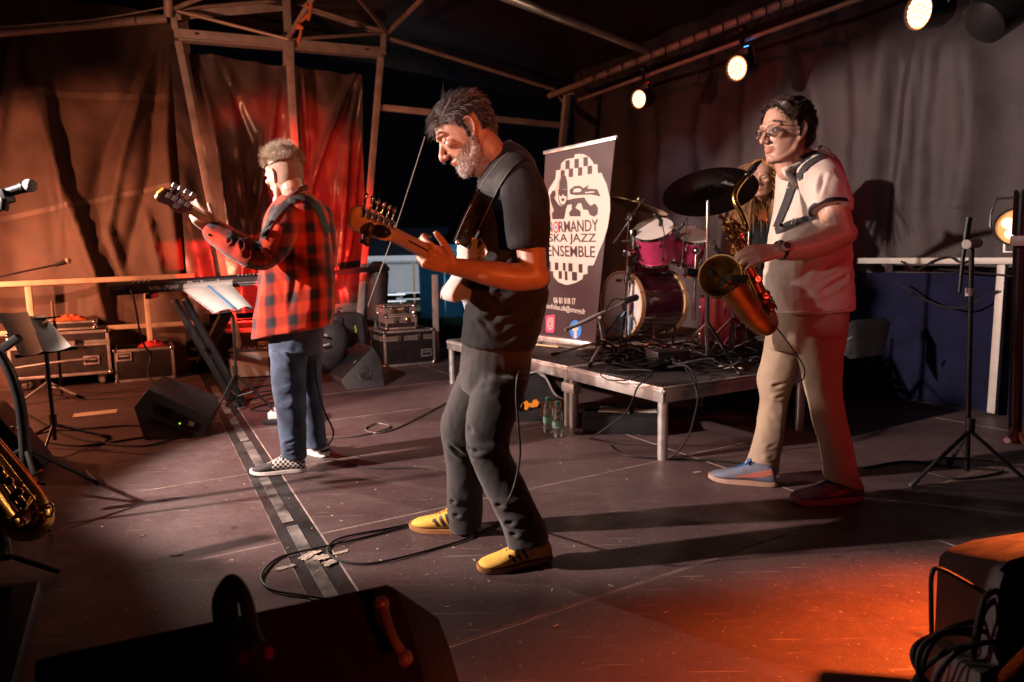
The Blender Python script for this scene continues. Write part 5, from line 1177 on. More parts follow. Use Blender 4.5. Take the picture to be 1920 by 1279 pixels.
obj('orange_sticker', MB().prism(ob, .003, frame(P(996, 759, Yc - .004), V((1, 0, 0)), Z)), mat('orange_print', (.75, .26, .02), .5), t, ang=0)
one('paper_note', MB().prism([(-.07, -.05), (.08, -.045), (.075, .05), (-.06, .045)], .003, frame(P(1032, 766, Yc - .05), V((1, .1, 0)), V((0, .25, 1)))), mat('orange_paper', (.62, .30, .11), .7), 'orange paper leaning behind the two water bottles', 'paper', ang=0)
m_pet = mat('clear_bottle', (.80, .92, .92), .08, 0, .02, 4, 0, trans=.92)
m_cap = mat('teal_cap', (.01, .22, .22), .4); m_lab = mat('green_bottle_label', (.25, .58, .45), .5)
for (x, y, lab) in ((1028, 810, 'left water bottle with teal cap beside the riser leg'), (1046, 819, 'right nearer water bottle with teal cap beside the riser leg')):
    p = G(x, y); t = thing('water_bottle', lab, 'bottle', p, 0, 'water bottles'); s_ = 1.02
    obj('bottle', MB().lathe([(.001, .004), (.026, 0), (.032, .008), (.032, .05), (.030, .055), (.032, .06), (.032, .10), (.029, .115), (.032, .13), (.031, .15), (.022, .18), (.013, .2), (.013, .215)], 20, M.Scale(s_, 4)), m_pet, t, local=True)
    obj('label', MB().lathe([(.0328, .062), (.0328, .102)], 20, M.Scale(s_, 4), False), m_lab, t, local=True); obj('cap', MB().lathe([(.016, .205), (.016, .222), (.014, .226), (.001, .226)], 16, M.Scale(s_, 4)), m_cap, t, local=True)
p = G(1092, 812); t = thing('flat_case', 'flat black case with papers on it under the riser', 'case', p, -.18)
obj('shell', MB().box((.26, .2, .06), (.52, .42, .12)), m_mould, t, .015, local=True); obj('corner_guard', MB().box((.5, -.002, .06), (.05, .03, .125)), m_alu, t, .008, local=True)
obj('papers', MB().box((.2, .15, .123), (.2, .16, .006)).box((.40, .16, .123), (.15, .1, .005)), m_paper, t, local=True)
# ================================================================== PEOPLE
from mathutils.bvhtree import BVHTree
def sk(name, col, rough=.42):
    m = mat(name, col, rough, 0, .12, 22, .12, 260, spec=.45, tint='tint')
    b = m.node_tree.nodes['Principled BSDF']; b.inputs['Subsurface Weight'].default_value = .12; b.inputs['Subsurface Radius'].default_value = (.012, .004, .002); b.inputs['Subsurface Scale'].default_value = .5
    return m
HSL = [(.117, .012, -.02, .012), (.113, .034, -.046, .034), (.102, .056, -.068, .052), (.082, .074, -.087, .066), (.052, .086, -.099, .0745), (.022, .092, -.102, .077), (.0, .089, -.100, .0755), (-.025, .088, -.095, .073), (-.05, .086, -.082, .068), (-.070, .085, -.060, .0625), (-.088, .082, -.030, .055), (-.102, .080, .000, .043), (-.113, .074, .025, .026), (-.118, .062, .040, .012)]
def hsl(z):
    if z >= HSL[0][0]: return HSL[0][1:]
    for p, q in zip(HSL[:-1], HSL[1:]):
        if q[0] <= z <= p[0]:
            t = (p[0] - z) / (p[0] - q[0]); return tuple(a + (b - a) * t for a, b in zip(p[1:], q[1:]))
    return HSL[-1][1:]
def sp(c, e): return math.copysign(abs(c) ** e, c)
def hpt(z, t, off=0.0):
    xf, xb, hw = hsl(z); xc = xf * .1 + xb * .25 if z > -.08 else (xf + xb) / 2
    c, s = cos(t), sin(t)
    x = xc + sp(c, .88) * ((xf - xc) if c > 0 else (xc - xb)); y = hw * sp(s, .88)
    p = V((x, y, z))
    if off: p += V((c * .8, s, (z / .12) * .7)).normalized() * off
    return p
def add_head(mb, H, k=1.0, nose=1.0):
    T = lambda p: H @ (V(p) * k)
    mb.loft([[T(hpt(z, 2 * pi * i / 28)) for i in range(28)] for z in [s[0] for s in HSL][::-1]])
    mb.limb([T((.086, 0, .012)), T((.098, 0, -.010)), T((.110 * (1 + .03 * (nose - 1)), 0, -.030)), T((.113, 0, -.040))], [.0075 * k, .0085 * k, .0105 * k * nose, .0115 * k * nose], 12, 4)
    for s in (-1, 1):
        mb.ell(T((.100, s * .013, -.043)), .0085 * k)
        mb.limb([T((.091, s * .012, .021)), T((.088, s * .032, .025)), T((.074, s * .052, .016))], [.008 * k, .0085 * k, .007 * k], 10, 3)
        mb.ell(T((.066, s * .046, -.020)), (.022 * k, .019 * k, .016 * k))
        mb.limb([T((-.004, s * .060, -.045)), T((.012, s * .055, -.080)), T((.050, s * .033, -.106)), T((.074, s * .010, -.112))], [.014 * k, .015 * k, .014 * k, .012 * k], 10, 4)
        # ear
        e = [T((.006, s * .074, .006)), T((-.006, s * .083, .020)), T((-.022, s * .088, .014)), T((-.026, s * .087, -.008)), T((-.016, s * .082, -.032)), T((-.006, s * .077, -.044)), T((.002, s * .074, -.036))]
        mb.tube(e, .0048 * k, 8, 4); mb.ell(T((-.010, s * .076, -.012)), (.013 * k, .005 * k, .022 * k), (H.to_3x3())); mb.ell(T((-.005, s * .077, -.040)), .006 * k)
        mb.limb([T((.000, s * .074, -.008)), T((.000, s * .077, -.020))], [.0045 * k, .0045 * k], 8, 2)
    mb.limb([T((.083, -.021, -.071)), T((.092, -.009, -.067)), T((.0935, 0, -.068)), T((.092, .009, -.067)), T((.083, .021, -.071))], [.004 * k, .0052 * k, .0048 * k, .0052 * k, .004 * k], 8, 3)
    mb.limb([T((.083, -.018, -.077)), T((.091, 0, -.080)), T((.083, .018, -.077))], [.004 * k, .0062 * k, .004 * k], 8, 4)
    mb.ell(T((.078, 0, -.103)), (.013 * k, .018 * k, .012 * k), H.to_3x3())
DENTS = [((.090, .032, .000), .0135, .0085), ((.096, .015, .007), .009, .004), ((.088, 0, -.088), .012, .004), ((.084, .030, -.060), .012, .0025), ((.055, .062, -.05), .02, .004), ((.093, 0, .05), .03, -.001)]
def head_post(me, H, k, tints=()):
    Hi = H.inverted(); R3 = H.to_3x3(); at = me.color_attributes.new('tint', 'FLOAT_COLOR', 'POINT')
    for i, v in enumerate(me.vertices):
        p = (Hi @ v.co) / k
        if abs(p.x) < .16 and abs(p.y) < .12 and -.15 < p.z < .15:
            d = V((0, 0, 0)); a_ = V((p.x, abs(p.y), p.z))
            for c, r, dep in DENTS:
                q2 = (a_ - V(c)).length_squared / (r * r)
                if q2 < 6: d += V((-1, 0, 0)) * dep * math.exp(-q2)
            v.co = v.co + R3 @ d * k
        col = [1, 1, 1]
        if abs(p.x) < .2 and abs(p.z) < .2:
            for fn, c in tints:
                w = fn(p)
                if w > 0: col = [a + (b - a) * min(1, w) for a, b in zip(col, c)]
        at.data[i].color = (*col, 1)
def t_lips(p): return 1.0 if p.x > .082 and abs(p.y) < .021 and -.083 < p.z < -.064 else 0
def t_cheek(p): return .5 * math.exp(-((V((p.x, abs(p.y), p.z)) - V((.07, .045, -.03))).length / .025) ** 2) + .6 * math.exp(-((p - V((.112, 0, -.038))).length / .016) ** 2)
def t_beard(p): # jaw, chin and upper lip
    side = p.z < -.040 + max(0, (p.x - .02)) * -.42 and p.x > -.012 and p.z > -.14
    lip = p.x > .078 and -.066 < p.z < -.050 and abs(p.y) < .03
    if t_lips(p): return 0
    return .8 if (side and p.x < .083 + .02 * (p.z < -.083)) or lip else 0
def eyes(H, k, parent, closed=.55, iris=(.06, .035, .02), skin=(.3, .15, .1)):
    T = lambda p: H @ (V(p) * k); R3 = H.to_3x3(); ml = mat('eyelid_' + parent.name, skin, .45, 0, .1, 30, .05)
    for s in (-1, 1):
        c = V((.0735, s * .0315, .0005)); r = .0120
        e = obj('eye', MB().ell(T(c), r * k, R3, 16, 11), mat('eye_white', (.50, .45, .42), .25, bump=0), parent, ang=180)
        obj('iris', MB().ell(T(c + V((.0105, 0, -.002 - .003 * closed))), (.0022 * k, .0056 * k, .0056 * k), R3, 12, 7), mat('iris_brown', iris, .2, bump=0), e, ang=180)
        lid = MB()
        for lo, hi in ((70 - 95 * closed, 125), (-125, -34)):
            rings = []
            for i in range(8):
                a_ = R(lo + (hi - lo) * i / 7); rr = r * 1.10
                rings.append([T(c + V((cos(a_) * cos(b_), sin(b_) * 1.12, sin(a_) * cos(b_))) * rr) for b_ in [R(-80 + 160 * q_ / 14) for q_ in range(15)]])
            o_ = len(lid.v); lid.v += [p for rg in rings for p in rg]; lid.f += [(o_ + i * 15 + q_, o_ + i * 15 + q_ + 1, o_ + (i + 1) * 15 + q_ + 1, o_ + (i + 1) * 15 + q_) for i in range(7) for q_ in range(14)]; lid.mi += [0] * 98
        obj('eyelid', lid, ml, e, ang=180)
def eyelids(*a): pass
def strand(mb, p, d, L, g, w, seg=4, curl=0.0, tang=None):
    """flat tapering lock of hair"""
    pts = []; q_ = V(p); dd = V(d).normalized(); ph = random.random() * 6.28
    for i in range(seg + 1):
        pts.append(q_.copy()); dd = (dd + V(g) / seg + V((cos(ph + i * 1.7), sin(ph + i * 1.9), cos(i * 1.3 + ph))) * curl).normalized(); q_ = q_ + dd * (L / seg)
    n = (pts[1] - pts[0]).orthogonal().normalized(); rings = []
    m_ = (pts[1] - pts[0]).normalized().cross(n); a0 = random.random() * 3.14; s = n * cos(a0) + m_ * sin(a0)
    for i, c in enumerate(pts):
        d_ = (pts[min(i + 1, seg)] - pts[max(i - 1, 0)]).normalized(); s = (s - d_ * s.dot(d_)).normalized(); b = d_.cross(s); r = w * (1 - .85 * (i / seg) ** 1.5)
        rings.append([c + s * r, c + b * r * .55, c - s * r, c - b * r * .55])
    mb.loft(rings, caps=False)
def hair_mesh(H, k, region, comb, n, L, w, cap=.006, grey=None, curl=.1, grav=(0, 0, -.3), jitter=.35, lift=.22, capn=.5):
    """cap + locks. region(z,t)->bool, comb(p,z,t)->dir local. material index 1 where grey()"""
    mb = MB(); T = lambda p: H @ (V(p) * k); R3 = H.to_3x3()
    nz, nt_ = 36, 64; zs = [.1185 - (.1185 + .09) * i / nz for i in range(nz + 1)]
    for i in range(nz):
        for j in range(nt_):
            z, t_ = (zs[i] + zs[i + 1]) / 2, 2 * pi * (j + .5) / nt_; t_ = (t_ + pi) % (2 * pi) - pi
            if region(z, t_):
                mb.m = 0
                qd = [(zs[i], j), (zs[i], j + 1), (zs[i + 1], j + 1), (zs[i + 1], j)]
                mb.add([T(hpt(a_, 2 * pi * b_ / nt_, cap * (1 + capn * noise.noise(hpt(a_, 2 * pi * b_ / nt_) * 60)))) for a_, b_ in qd], [(0, 1, 2, 3)])
    c = 0; tries = 0
    while c < n and tries < n * 8:
        tries += 1; u = random.uniform(-.75, 1); z = .118 * u; t_ = random.uniform(-pi, pi)
        if random.random() > max(.25, hsl(z)[2] / .077) or not region(z, t_): continue
        p = hpt(z, t_, cap * .6); n_ = (hpt(z, t_, .01) - hpt(z, t_)).normalized(); d = V(comb(p, z, t_)); d = (d - n_ * d.dot(n_)).normalized() + n_ * lift + V((random.gauss(0, 1), random.gauss(0, 1), random.gauss(0, 1))) * jitter
        mb.m = 1 if grey and grey(z, t_) else 0
        l_ = (L(z, t_) if callable(L) else L) * random.uniform(.7, 1.25)
        strand(mb, T(p), R3 @ d, l_ * k, grav, w * random.uniform(.7, 1.3), 4, curl); c += 1
    return mb
def add_hand(mb, Wp, Fv, N, left, k=1.0, curls=(40, 45, 30), spread=.0, thumb=(.55, .75, -.35), fcurl=None):
    F_ = V(Fv).normalized(); N = V(N); N = (N - F_ * N.dot(F_)).normalized(); T_ = F_.cross(N) if left else N.cross(F_); W_ = V(Wp)
    for q_ in (-1, -.33, .33, 1): mb.limb([W_ + F_ * .005 * k + T_ * .012 * q_ * k, W_ + F_ * .05 * k + T_ * .024 * q_ * k, W_ + F_ * .088 * k + T_ * .030 * q_ * k], [.0155 * k, .0145 * k, .0125 * k], 10, 3)
    tips = []
    for i in range(4):
        ln = [(.046, .028, .022), (.050, .031, .023), (.047, .029, .022), (.037, .022, .019)][i]; r0 = (.0092, .0095, .0090, .0080)[i] * k
        p = W_ + F_ * (.092, .096, .092, .083)[i] * k + T_ * (.033, .011, -.011, -.031)[i] * k; a_ = 0; pts = [p - F_ * .02 * k, p]; side = T_ * (1.5 - i) * spread
        cs = fcurl[i] if fcurl else curls
        for l_, c in zip(ln, cs):
            a_ += R(c); d = (F_ * cos(a_) - N * sin(a_) + side).normalized(); p = p + d * l_ * k; pts.append(p.copy())
        mb.limb(pts, [r0 * 1.05, r0 * 1.05, r0, r0 * .92, r0 * .82], 10, 3); tips.append(pts[-1])
    p0 = W_ + F_ * .018 * k + T_ * .018 * k; d = (F_ * thumb[0] + T_ * thumb[1] + N * thumb[2]).normalized(); p1 = p0 + d * .045 * k; d2 = (d + F_ * .35 - N * .15).normalized(); p2 = p1 + d2 * .034 * k; p3 = p2 + (d2 + F_ * .3 - N * .2).normalized() * .026 * k
    mb.limb([p0, p1, p2, p3], [.016 * k, .0125 * k, .0115 * k, .0095 * k], 10, 3)
    return tips
def sil(mb, rings, n=26, sub=5, ex=.86):
    """lofted garment from left and right outline points; hd = half depth"""
    cs, as_, hs = [], [], []
    for xl, yl, xr, yr, Y, hd in rings:
        l_, r_ = P(xl, yl, Y), P(xr, yr, Y); cs.append((l_ + r_) / 2); as_.append((r_ - l_) / 2); hs.append(V((hd, 0, 0)))
    cs, as_, hs = cat(cs, sub), cat(as_, sub), [h.x for h in cat(hs, sub)]; D = V((0, 1, 0))
    mb.loft([[c + a_ * sp(cos(2 * pi * i / n), ex) + D * h * sp(sin(2 * pi * i / n), ex) for i in range(n)] for c, a_, h in zip(cs, as_, hs)])
    return mb
def PL(*pts): return [P(*p) for p in pts]
def wrinkle(amp, sx, sz, seed=0, ridge=True):
    def f(c, n):
        q_ = V((c.x * sx + seed, c.y * sx, c.z * sz)); v = noise.noise(q_ + V((noise.noise(c * 5) * .8, 0, noise.noise(c * 4 + V((9, 0, 0))) * .8)))
        v = (1 - 2.6 * abs(v)) if ridge else v
        return amp * v + amp * .4 * noise.noise(V((c.x * sx * 2.4, c.y * sx * 2.4, c.z * sz * 2.2)))
    return f
def creases(amp, segs):
    """fold lines in space (p, q, width): hollow with a soft ridge on either side"""
    def f(c, n):
        s = 0
        for p, q, w in segs:
            w = w * .62; d = q - p; t = max(0, min(1, (c - p).dot(d) / d.length_squared)); e = c - p - d * t; r = e.length / w
            if r < 5: s += (math.exp(-r * r) - .55 * math.exp(-(r - 1.9) ** 2)) * sin(pi * min(1, max(.15, t * .85 + .15)))
        return amp * 1.5 * s
    return f
def stack(zc, h, per, amp, seed=0, xr=None):
    """cloth bunching in rings round a limb near height zc"""
    def f(c, n):
        m_ = math.exp(-((c.z - zc) / h) ** 2)
        if m_ < .03 or (xr and not xr(c)): return 0
        ph = 5 * noise.noise(V((c.x * 5 + seed, c.y * 5, c.z * 4))) + 3 * noise.noise(V((c.x * 11, c.y * 11 + seed, c.z * 9)))
        return amp * m_ * (sin(2 * pi * c.z / per + ph) * (.6 + .6 * noise.noise(V((c.x * 9, c.y * 9, c.z * 12 + seed)))))
    return f
def add(*fs): return lambda c, n: sum(f(c, n) for f in fs)
def garment(name, mb, m, parent, voxel=.008, it=5, fn=None):
    me = fuse(mb, voxel, it)
    if fn: warp(me, fn)
    return obj(name, me, m, parent, ang=180)
def bvh(o):
    m_ = rootmat(o); return BVHTree.FromPolygons([tuple(m_ @ v.co) for v in o.data.vertices], [tuple(f.vertices) for f in o.data.polygons])
def onto(bt, px, py, Y, off=.005):
    d = ray(px, py).normalized(); h = bt.ray_cast(CO, d)
    if h[0] is not None and abs(h[0].y - Y) < .5: return h[0] + h[1] * off * (1 if h[1].dot(d) < 0 else -1)
    return P(px, py, Y)
def pxband(mb, bt, left, right, Y, th=.004, off=.006, sub=5, across=4):
    """strap lying on a garment between two outline curves"""
    l_ = cat([V((x, y, (Y if isinstance(Y, (int, float)) else Y[i]))) for i, (x, y) in enumerate(left)], sub); r_ = cat([V((x, y, (Y if isinstance(Y, (int, float)) else Y[i]))) for i, (x, y) in enumerate(right)], sub)
    rows = []
    for a_, b_ in zip(l_, r_): rows.append([onto(bt, *a_.lerp(b_, j / across), off=off) if bt else P(*a_.lerp(b_, j / across)) for j in range(across + 1)])
    for _ in range(2):
        for j in range(across + 1):
            col = [r[j].copy() for r in rows]
            for i in range(1, len(rows) - 1): rows[i][j] = (col[i - 1] + col[i] * 2 + col[i + 1]) / 4
    vs = [p for r in rows for p in r]; k = across + 1; nf = [(i * k + j, i * k + j + 1, (i + 1) * k + j + 1, (i + 1) * k + j) for i in range(len(rows) - 1) for j in range(across)]
    o = len(vs); back = []
    for i, r in enumerate(rows):
        for j, p in enumerate(r): back.append(p + (p - CO).normalized() * th)
    fs = nf + [tuple(o + q_ for q_ in f[::-1]) for f in nf]
    for i in range(len(rows) - 1):
        fs += [(i * k, (i + 1) * k, o + (i + 1) * k, o + i * k), (i * k + across, o + i * k + across, o + (i + 1) * k + across, (i + 1) * k + across)]
    mb.add(vs + back, fs); return mb
def shoe(parent, heel, toe, m_up, m_sole, m_lace, w=1.0, h=1.0, toecap=None, name='shoe', collar=.105):
    heel, toe = V((heel.x, heel.y, 0)), V((toe.x, toe.y, 0)); L = (toe - heel).length; fx = (toe - heel).normalized(); fy = Z.cross(fx); m4 = M((fx, fy, Z)).transposed().to_4x4(); m4.translation = heel
    s = L / .285; rings = []; n = 20
    prof = [(.002, .020, .065, 0), (.012, .030, .085, 0), (.035, .035, .100, 0), (.065, .036, collar, 0), (.100, .037, collar - .005, 0), (.130, .039, .090, .002), (.160, .042, .075, .003), (.200, .046, .060, .003), (.235, .045, .050, .001), (.262, .037, .042, -.002), (.278, .022, .034, -.004), (.284, .008, .026, -.004)]
    for x, hw, zt, yo in prof:
        r = []
        for i in range(n):
            a_ = 2 * pi * i / n; y = hw * w * sp(cos(a_), .75); z = .02 + (zt * h - .02) * (.5 + .5 * sp(sin(a_), .8)); y *= 1 - .35 * max(0, (z - .03) / (.11)) ; r.append(m4 @ V((x * s, (y + yo) * s, z * s)))
        rings.append(r)
    up = obj(name, MB().loft(rings), m_up, parent, ang=180)
    ol = []; N_ = 44
    for i in range(N_):
        a_ = 2 * pi * i / N_; x = .142 + .148 * cos(a_); hw = .034 + .014 * max(0, min(1, (x - .08) / .13)) - .0 ; ol.append((x * s, (sp(sin(a_), .62) * hw * .98 * w + .001) * s))
    so = MB(); so.loft([[m4 @ V((x, y, z)) for x, y in ol] for z in (.002, .006, .019 * s, .0225 * s)]); sm = so.mesh('sole', .003)
    for v in sm.vertices:
        l_ = (m4.inverted() @ v.co).x / s; v.co.z += .010 * s * max(0, (l_ - .225) / .06) ** 2 + .004 * s * max(0, (.03 - l_) / .03) ** 2
    obj('sole', sm, m_sole, up, ang=50)
    lc = MB()
    for k in range(5):
        x = .112 + k * .018; z = .098 - k * .0095; hw = .022 - .001 * k
        lc.tube([m4 @ V((x * s, -hw * s, (z - .008) * h * s)), m4 @ V(((x + .004) * s, 0, (z + .004) * h * s)), m4 @ V((x * s, hw * s, (z - .008) * h * s))], .0028 * s, 6, 4)
        lc.tube([m4 @ V((x * s, -hw * s, (z - .008) * h * s)), m4 @ V(((x + .012) * s, 0, (z + .001) * h * s)), m4 @ V(((x + .018) * s, hw * s, (z - .016) * h * s))], .0026 * s, 6, 4)
    for q_ in (-1, 1): lc.tube([m4 @ V((.108 * s, 0, .102 * h * s)), m4 @ V((.112 * s, q_ * .020 * s, .112 * h * s)), m4 @ V((.126 * s, q_ * .030 * s, .100 * h * s)), m4 @ V((.112 * s, q_ * .012 * s, .100 * h * s))], .0026 * s, 6, 4)
    obj('laces', lc, m_lace, up, ang=180)
    return up, m4, s
def side_patch(up, m4, s, pts, sd, m_, name, off=.0022, nu=3, nv=9):
    """flat print on a shoe's side: quad p0 p1 (bottom) p2 p3 (top), or a polygon cut into strips between its two long edges"""
    bt = bvh(up); h_ = len(pts) // 2; lo = [V((x, z, 0)) for x, z in pts[:h_]]; hi = [V((x, z, 0)) for x, z in pts[h_:]][::-1]; vs = []
    cl, ch = (cat(lo, nu), cat(hi, nu))
    for p, q_ in zip(cl, ch):
        for j in range(nv + 1):
            e = p.lerp(q_, j / nv); o_ = m4 @ V((e.x * s, sd * .14, e.y * s)); dr = -(m4.to_3x3() @ V((0, sd, -.12))).normalized(); hit = bt.ray_cast(o_, dr, .3)
            vs.append((hit[0] - dr * off) if hit[0] else m4 @ V((e.x * s, sd * .045, e.y * s)))
    k = nv + 1; mb = MB(); mb.add(vs, [(i * k + j, (i + 1) * k + j, (i + 1) * k + j + 1, i * k + j + 1) for i in range(len(cl) - 1) for j in range(nv)])
    return obj(name, mb, m_, up, ang=180)
def core(mb, neck, chest, pelvis, sh, hips, knees, ankles, rt=.09):
    mb.limb([chest + Z * .02, (chest + pelvis) / 2, pelvis], [rt, rt, rt], 14, 4)
    mb.limb([neck, chest], [.055, rt * .8], 12, 3)
    for s in sh: mb.limb([chest + Z * .03, s], [.06, .045], 12, 3)
    for h, k, a_ in zip(hips, knees, ankles): mb.limb([pelvis, h, k, a_, V((a_.x, a_.y, .06))], [.08, .055, .045, .034, .034], 12, 4)
def Hmat(px, py, Y, f, u): 
    f = V(f).normalized(); u = V(u); u = (u - f * u.dot(f)).normalized(); m4 = M((f, u.cross(f), u)).transposed().to_4x4(); m4.translation = P(px, py, Y); return m4

m_denimblk = mat('washed_black_denim', (.032, .029, .030), .8, 0, .55, 3.5, .14, 800, spec=.25, sheen=.2)
m_denim = mat('worn_blue_denim', (.040, .060, .105), .8, 0, .65, 9, .14, 800, spec=.25, sheen=.15)
m_chino = mat('sand_chino', (.28, .205, .145), .8, 0, .15, 7, .12, 800, spec=.25)
m_tee = mat('black_tee_jersey', (.011, .011, .013), .85, 0, .25, 9, .08, 700, spec=.2, sheen=.06)
m_polo = mat('cream_polo_pique', (.45, .37, .32), .8, 0, .08, 9, .14, 800, spec=.2, sheen=.2)
m_polotrim = mat('black_knit_trim', (.014, .012, .014), .8, 0, .1, 9, .2, 300)
m_leather = mat('black_leather', (.016, .015, .015), .72, 0, .2, 18, .12, 300, spec=.2)
m_web = mat('black_webbing', (.014, .013, .014), .65, 0, .2, 40, .4, 500)

# ------------------------------------------------------------------ GUITARIST
random.seed(11)
gt = thing('person', 'bearded man in black tee and yellow shoes playing a white guitar', 'person', V((-.13, 2.38, 0)))
SKG = sk('tanned_skin', (.36, .175, .11))
Hg = Hmat(872, 246, 2.30, (-.84, -.10, -.50), (-.5, 0, .86)); kg = 1.04
b = MB(); add_head(b, Hg, kg, 1.12); eyelids(b, Hg, kg, .85)
nk = P(938, 308, 2.34)
b.limb([Hg @ V((-.028, 0, -.035)), Hg @ V((-.035, 0, -.10)), nk, P(950, 345, 2.36)], [.058, .056, .060, .07], 16, 4)
b.limb([Hg @ V((.02, .02, -.10)), P(915, 318, 2.32)], [.035, .045], 12, 3)
shL, elL, wrL = P(975, 335, 2.22), P(1000, 515, 2.13), P(850, 500, 2.10)
b.limb([shL, P(988, 410, 2.17), P(996, 470, 2.15), elL], [.06, .053, .049, .047], 16, 4)
b.limb([elL + V((.012, 0, -.005)), P(965, 520, 2.12), P(915, 512, 2.10), P(880, 505, 2.10), wrL], [.044, .047, .042, .034, .029], 16, 4)
add_hand(b, wrL, P(799, 478, 2.05) - wrL, (.20, -.88, -.42), True, 1.05, fcurl=((58, 55, 35), (60, 55, 35), (62, 55, 35), (62, 58, 38)), thumb=(.72, .62, .12))
shR, elR, wrR = P(925, 340, 2.56), P(930, 500, 2.62), P(890, 540, 2.50)
b.limb([shR, elR], [.055, .045], 12, 4); b.limb([elR, wrR], [.042, .03], 12, 4); add_hand(b, wrR, P(852, 528, 2.43) - wrR, (.2, .3, .9), False, 1.0, (30, 35, 25))
pel = P(930, 640, 2.38)
core(b, nk, P(958, 385, 2.38), pel, (shL, shR), (P(925, 700, 2.31), P(905, 700, 2.46)), (P(918, 825, 2.25), P(868, 810, 2.48)), (P(988, 990, 2.22), P(870, 965, 2.53)))
me = fuse(b, .0046, 3)
def t_bg(p): return t_beard(p) * .75
head_post(me, Hg, kg, ((t_cheek, (1.0, .82, .78)), (t_bg, (.50, .50, .52)), (t_lips, (.95, .62, .60))))
gbody = obj('body', me, SKG, gt, ang=180)
eyes(Hg, kg, gt, .62, skin=(.34, .165, .105))
# hair
m_hdk = mat('dark_brown_hair', (.016, .010, .008), .75, 0, .4, 60, 0, spec=.25); m_hgr = mat('grey_hair', (.12, .10, .098), .5, 0, .7, 50, 0, spec=.5)
def regG(z, t):
    a_ = abs(t); line = .074 if a_ < .45 else .074 - (a_ - .45) * .075 if a_ < .95 else .036 if a_ < 1.25 else .004 if a_ < 1.5 else .022 if a_ < 1.85 else -.035 - (a_ - 1.85) * .02
    side = 1.33 < a_ < 1.52 and z > -.035
    return z > line or side
def combG(p, z, t):
    a_ = abs(t)
    if a_ < .9: return V((1.0, .25 * (1 if t > 0 else -1), .25))
    return V((-.6, .0, -.6 if z < .06 else .1))
hm = hair_mesh(Hg, kg, regG, combG, 4600, lambda z, t: .050 if abs(t) < 1 else (.034 if z > .05 else .017), .0011, .010, lambda z, t: (abs(t) > .7 and z < .088 and random.random() < .62) or random.random() < .12, .16, (0, 0, -.35), .2, .20)
obj('hair', hm.mesh('hair', merge=1e-5), [m_hdk, m_hgr], gt, ang=180)
br_ = MB(); Ti = lambda p: Hg @ (V(p) * kg); btv = bvh(gbody); R3 = Hg.to_3x3(); cnt = 0; gi = rootmat(gt)
ring_v = [(gi @ v.co, R3.inverted() @ v.normal, (Hg.inverted() @ (gi @ v.co)) / kg) for v in me.vertices]
bv = [q_ for q_ in ring_v if abs(q_[2].x) < .13 and abs(q_[2].z) < .14 and t_beard(q_[2]) > 0 and q_[1].dot(V((1, 0, -.2))) > -.75]
for k in range(3000):
    w_, n_, l_ = random.choice(bv); br_.m = 0 if (l_.z < -.068 or random.random() < .25) else 1
    d = (n_ + V((.1, 0, -.8)) + V((random.gauss(0, .3), random.gauss(0, .3), random.gauss(0, .3)))); strand(br_, w_ - R3 @ n_ * .001 + R3 @ V((random.gauss(0, .002), random.gauss(0, .002), random.gauss(0, .002))), R3 @ d, random.uniform(.006, .010) * (1.35 if l_.z < -.09 else 1), (0, 0, -.2), .0008, 2, .12)
obj('beard', br_, [mat('white_beard', (.42, .38, .36), .55, 0, .4, 90, 0), mat('grizzled_beard', (.10, .075, .07), .55, 0, .5, 90, 0)], gt, ang=180)
for s in (-1, 1):
    eb = MB()
    for k in range(90):
        u = random.random(); p = V((.094 - .019 * u * u, s * (.012 + .042 * u), .024 + .008 * sin(u * 2.4) - .003)) + V((random.gauss(0, .001), 0, random.gauss(0, .002)))
        strand(eb, Ti(p), R3 @ V((.2, s * 1.0, .25 - .5 * u)), .011, (0, 0, -.1), .0009, 2, .05)
    obj('eyebrow', eb, m_hdk, gt, ang=180)
# T-shirt
t_ = MB()
sil(t_, [(914, 306, 957, 266, 2.35, .068), (905, 322, 980, 279, 2.37, .11), (900, 345, 998, 300, 2.38, .165), (896, 380, 1014, 345, 2.38, .195), (892, 430, 1024, 405, 2.38, .20), (886, 490, 1029, 475, 2.38, .19), (878, 545, 1027, 540, 2.38, .178), (871, 595, 1018, 600, 2.38, .175), (866, 640, 1002, 652, 2.38, .178)], 30, 5)
t_.tube(PL((966, 322, 2.24), (982, 370, 2.17), (990, 425, 2.145), (991, 466, 2.14)), [.070, .077, .073, .070], 20, 5)
t_.limb(PL((930, 330, 2.54), (925, 400, 2.6), (925, 460, 2.62)), [.07, .07, .066], 16, 4)
Cg = creases(-.011, [(P(955, 470, 2.2), P(905, 560, 2.2), .02), (P(1000, 545, 2.22), P(900, 610, 2.2), .022), (P(1010, 585, 2.25), P(940, 640, 2.2), .018), (P(900, 545, 2.2), P(960, 600, 2.2), .018), (P(945, 420, 2.2), P(905, 470, 2.25), .02), (P(955, 350, 2.15), P(975, 440, 2.1), .02), (P(880, 580, 2.22), P(930, 630, 2.2), .015)])
tee = garment('tshirt', t_, m_tee, gt, .0068, 3, add(wrinkle(.004, 5, 4, 2), wrinkle(.002, 16, 12, 3), stack(.98, .14, .06, .004, 3), Cg))
teeb = bvh(tee)
obj('collar_rib', MB().tube([P(x, y, Y) for x, y, Y in ((914, 309, 2.30), (930, 304, 2.275), (948, 286, 2.28), (959, 268, 2.34), (950, 268, 2.41), (925, 290, 2.43), (911, 306, 2.37))], .007, 8, 4, closed=True), m_tee, gt, ang=180)
ob = MB(); pr = [(889, 470), (894, 452), (903, 446), (911, 458), (915, 472), (908, 486), (900, 492), (888, 491)]
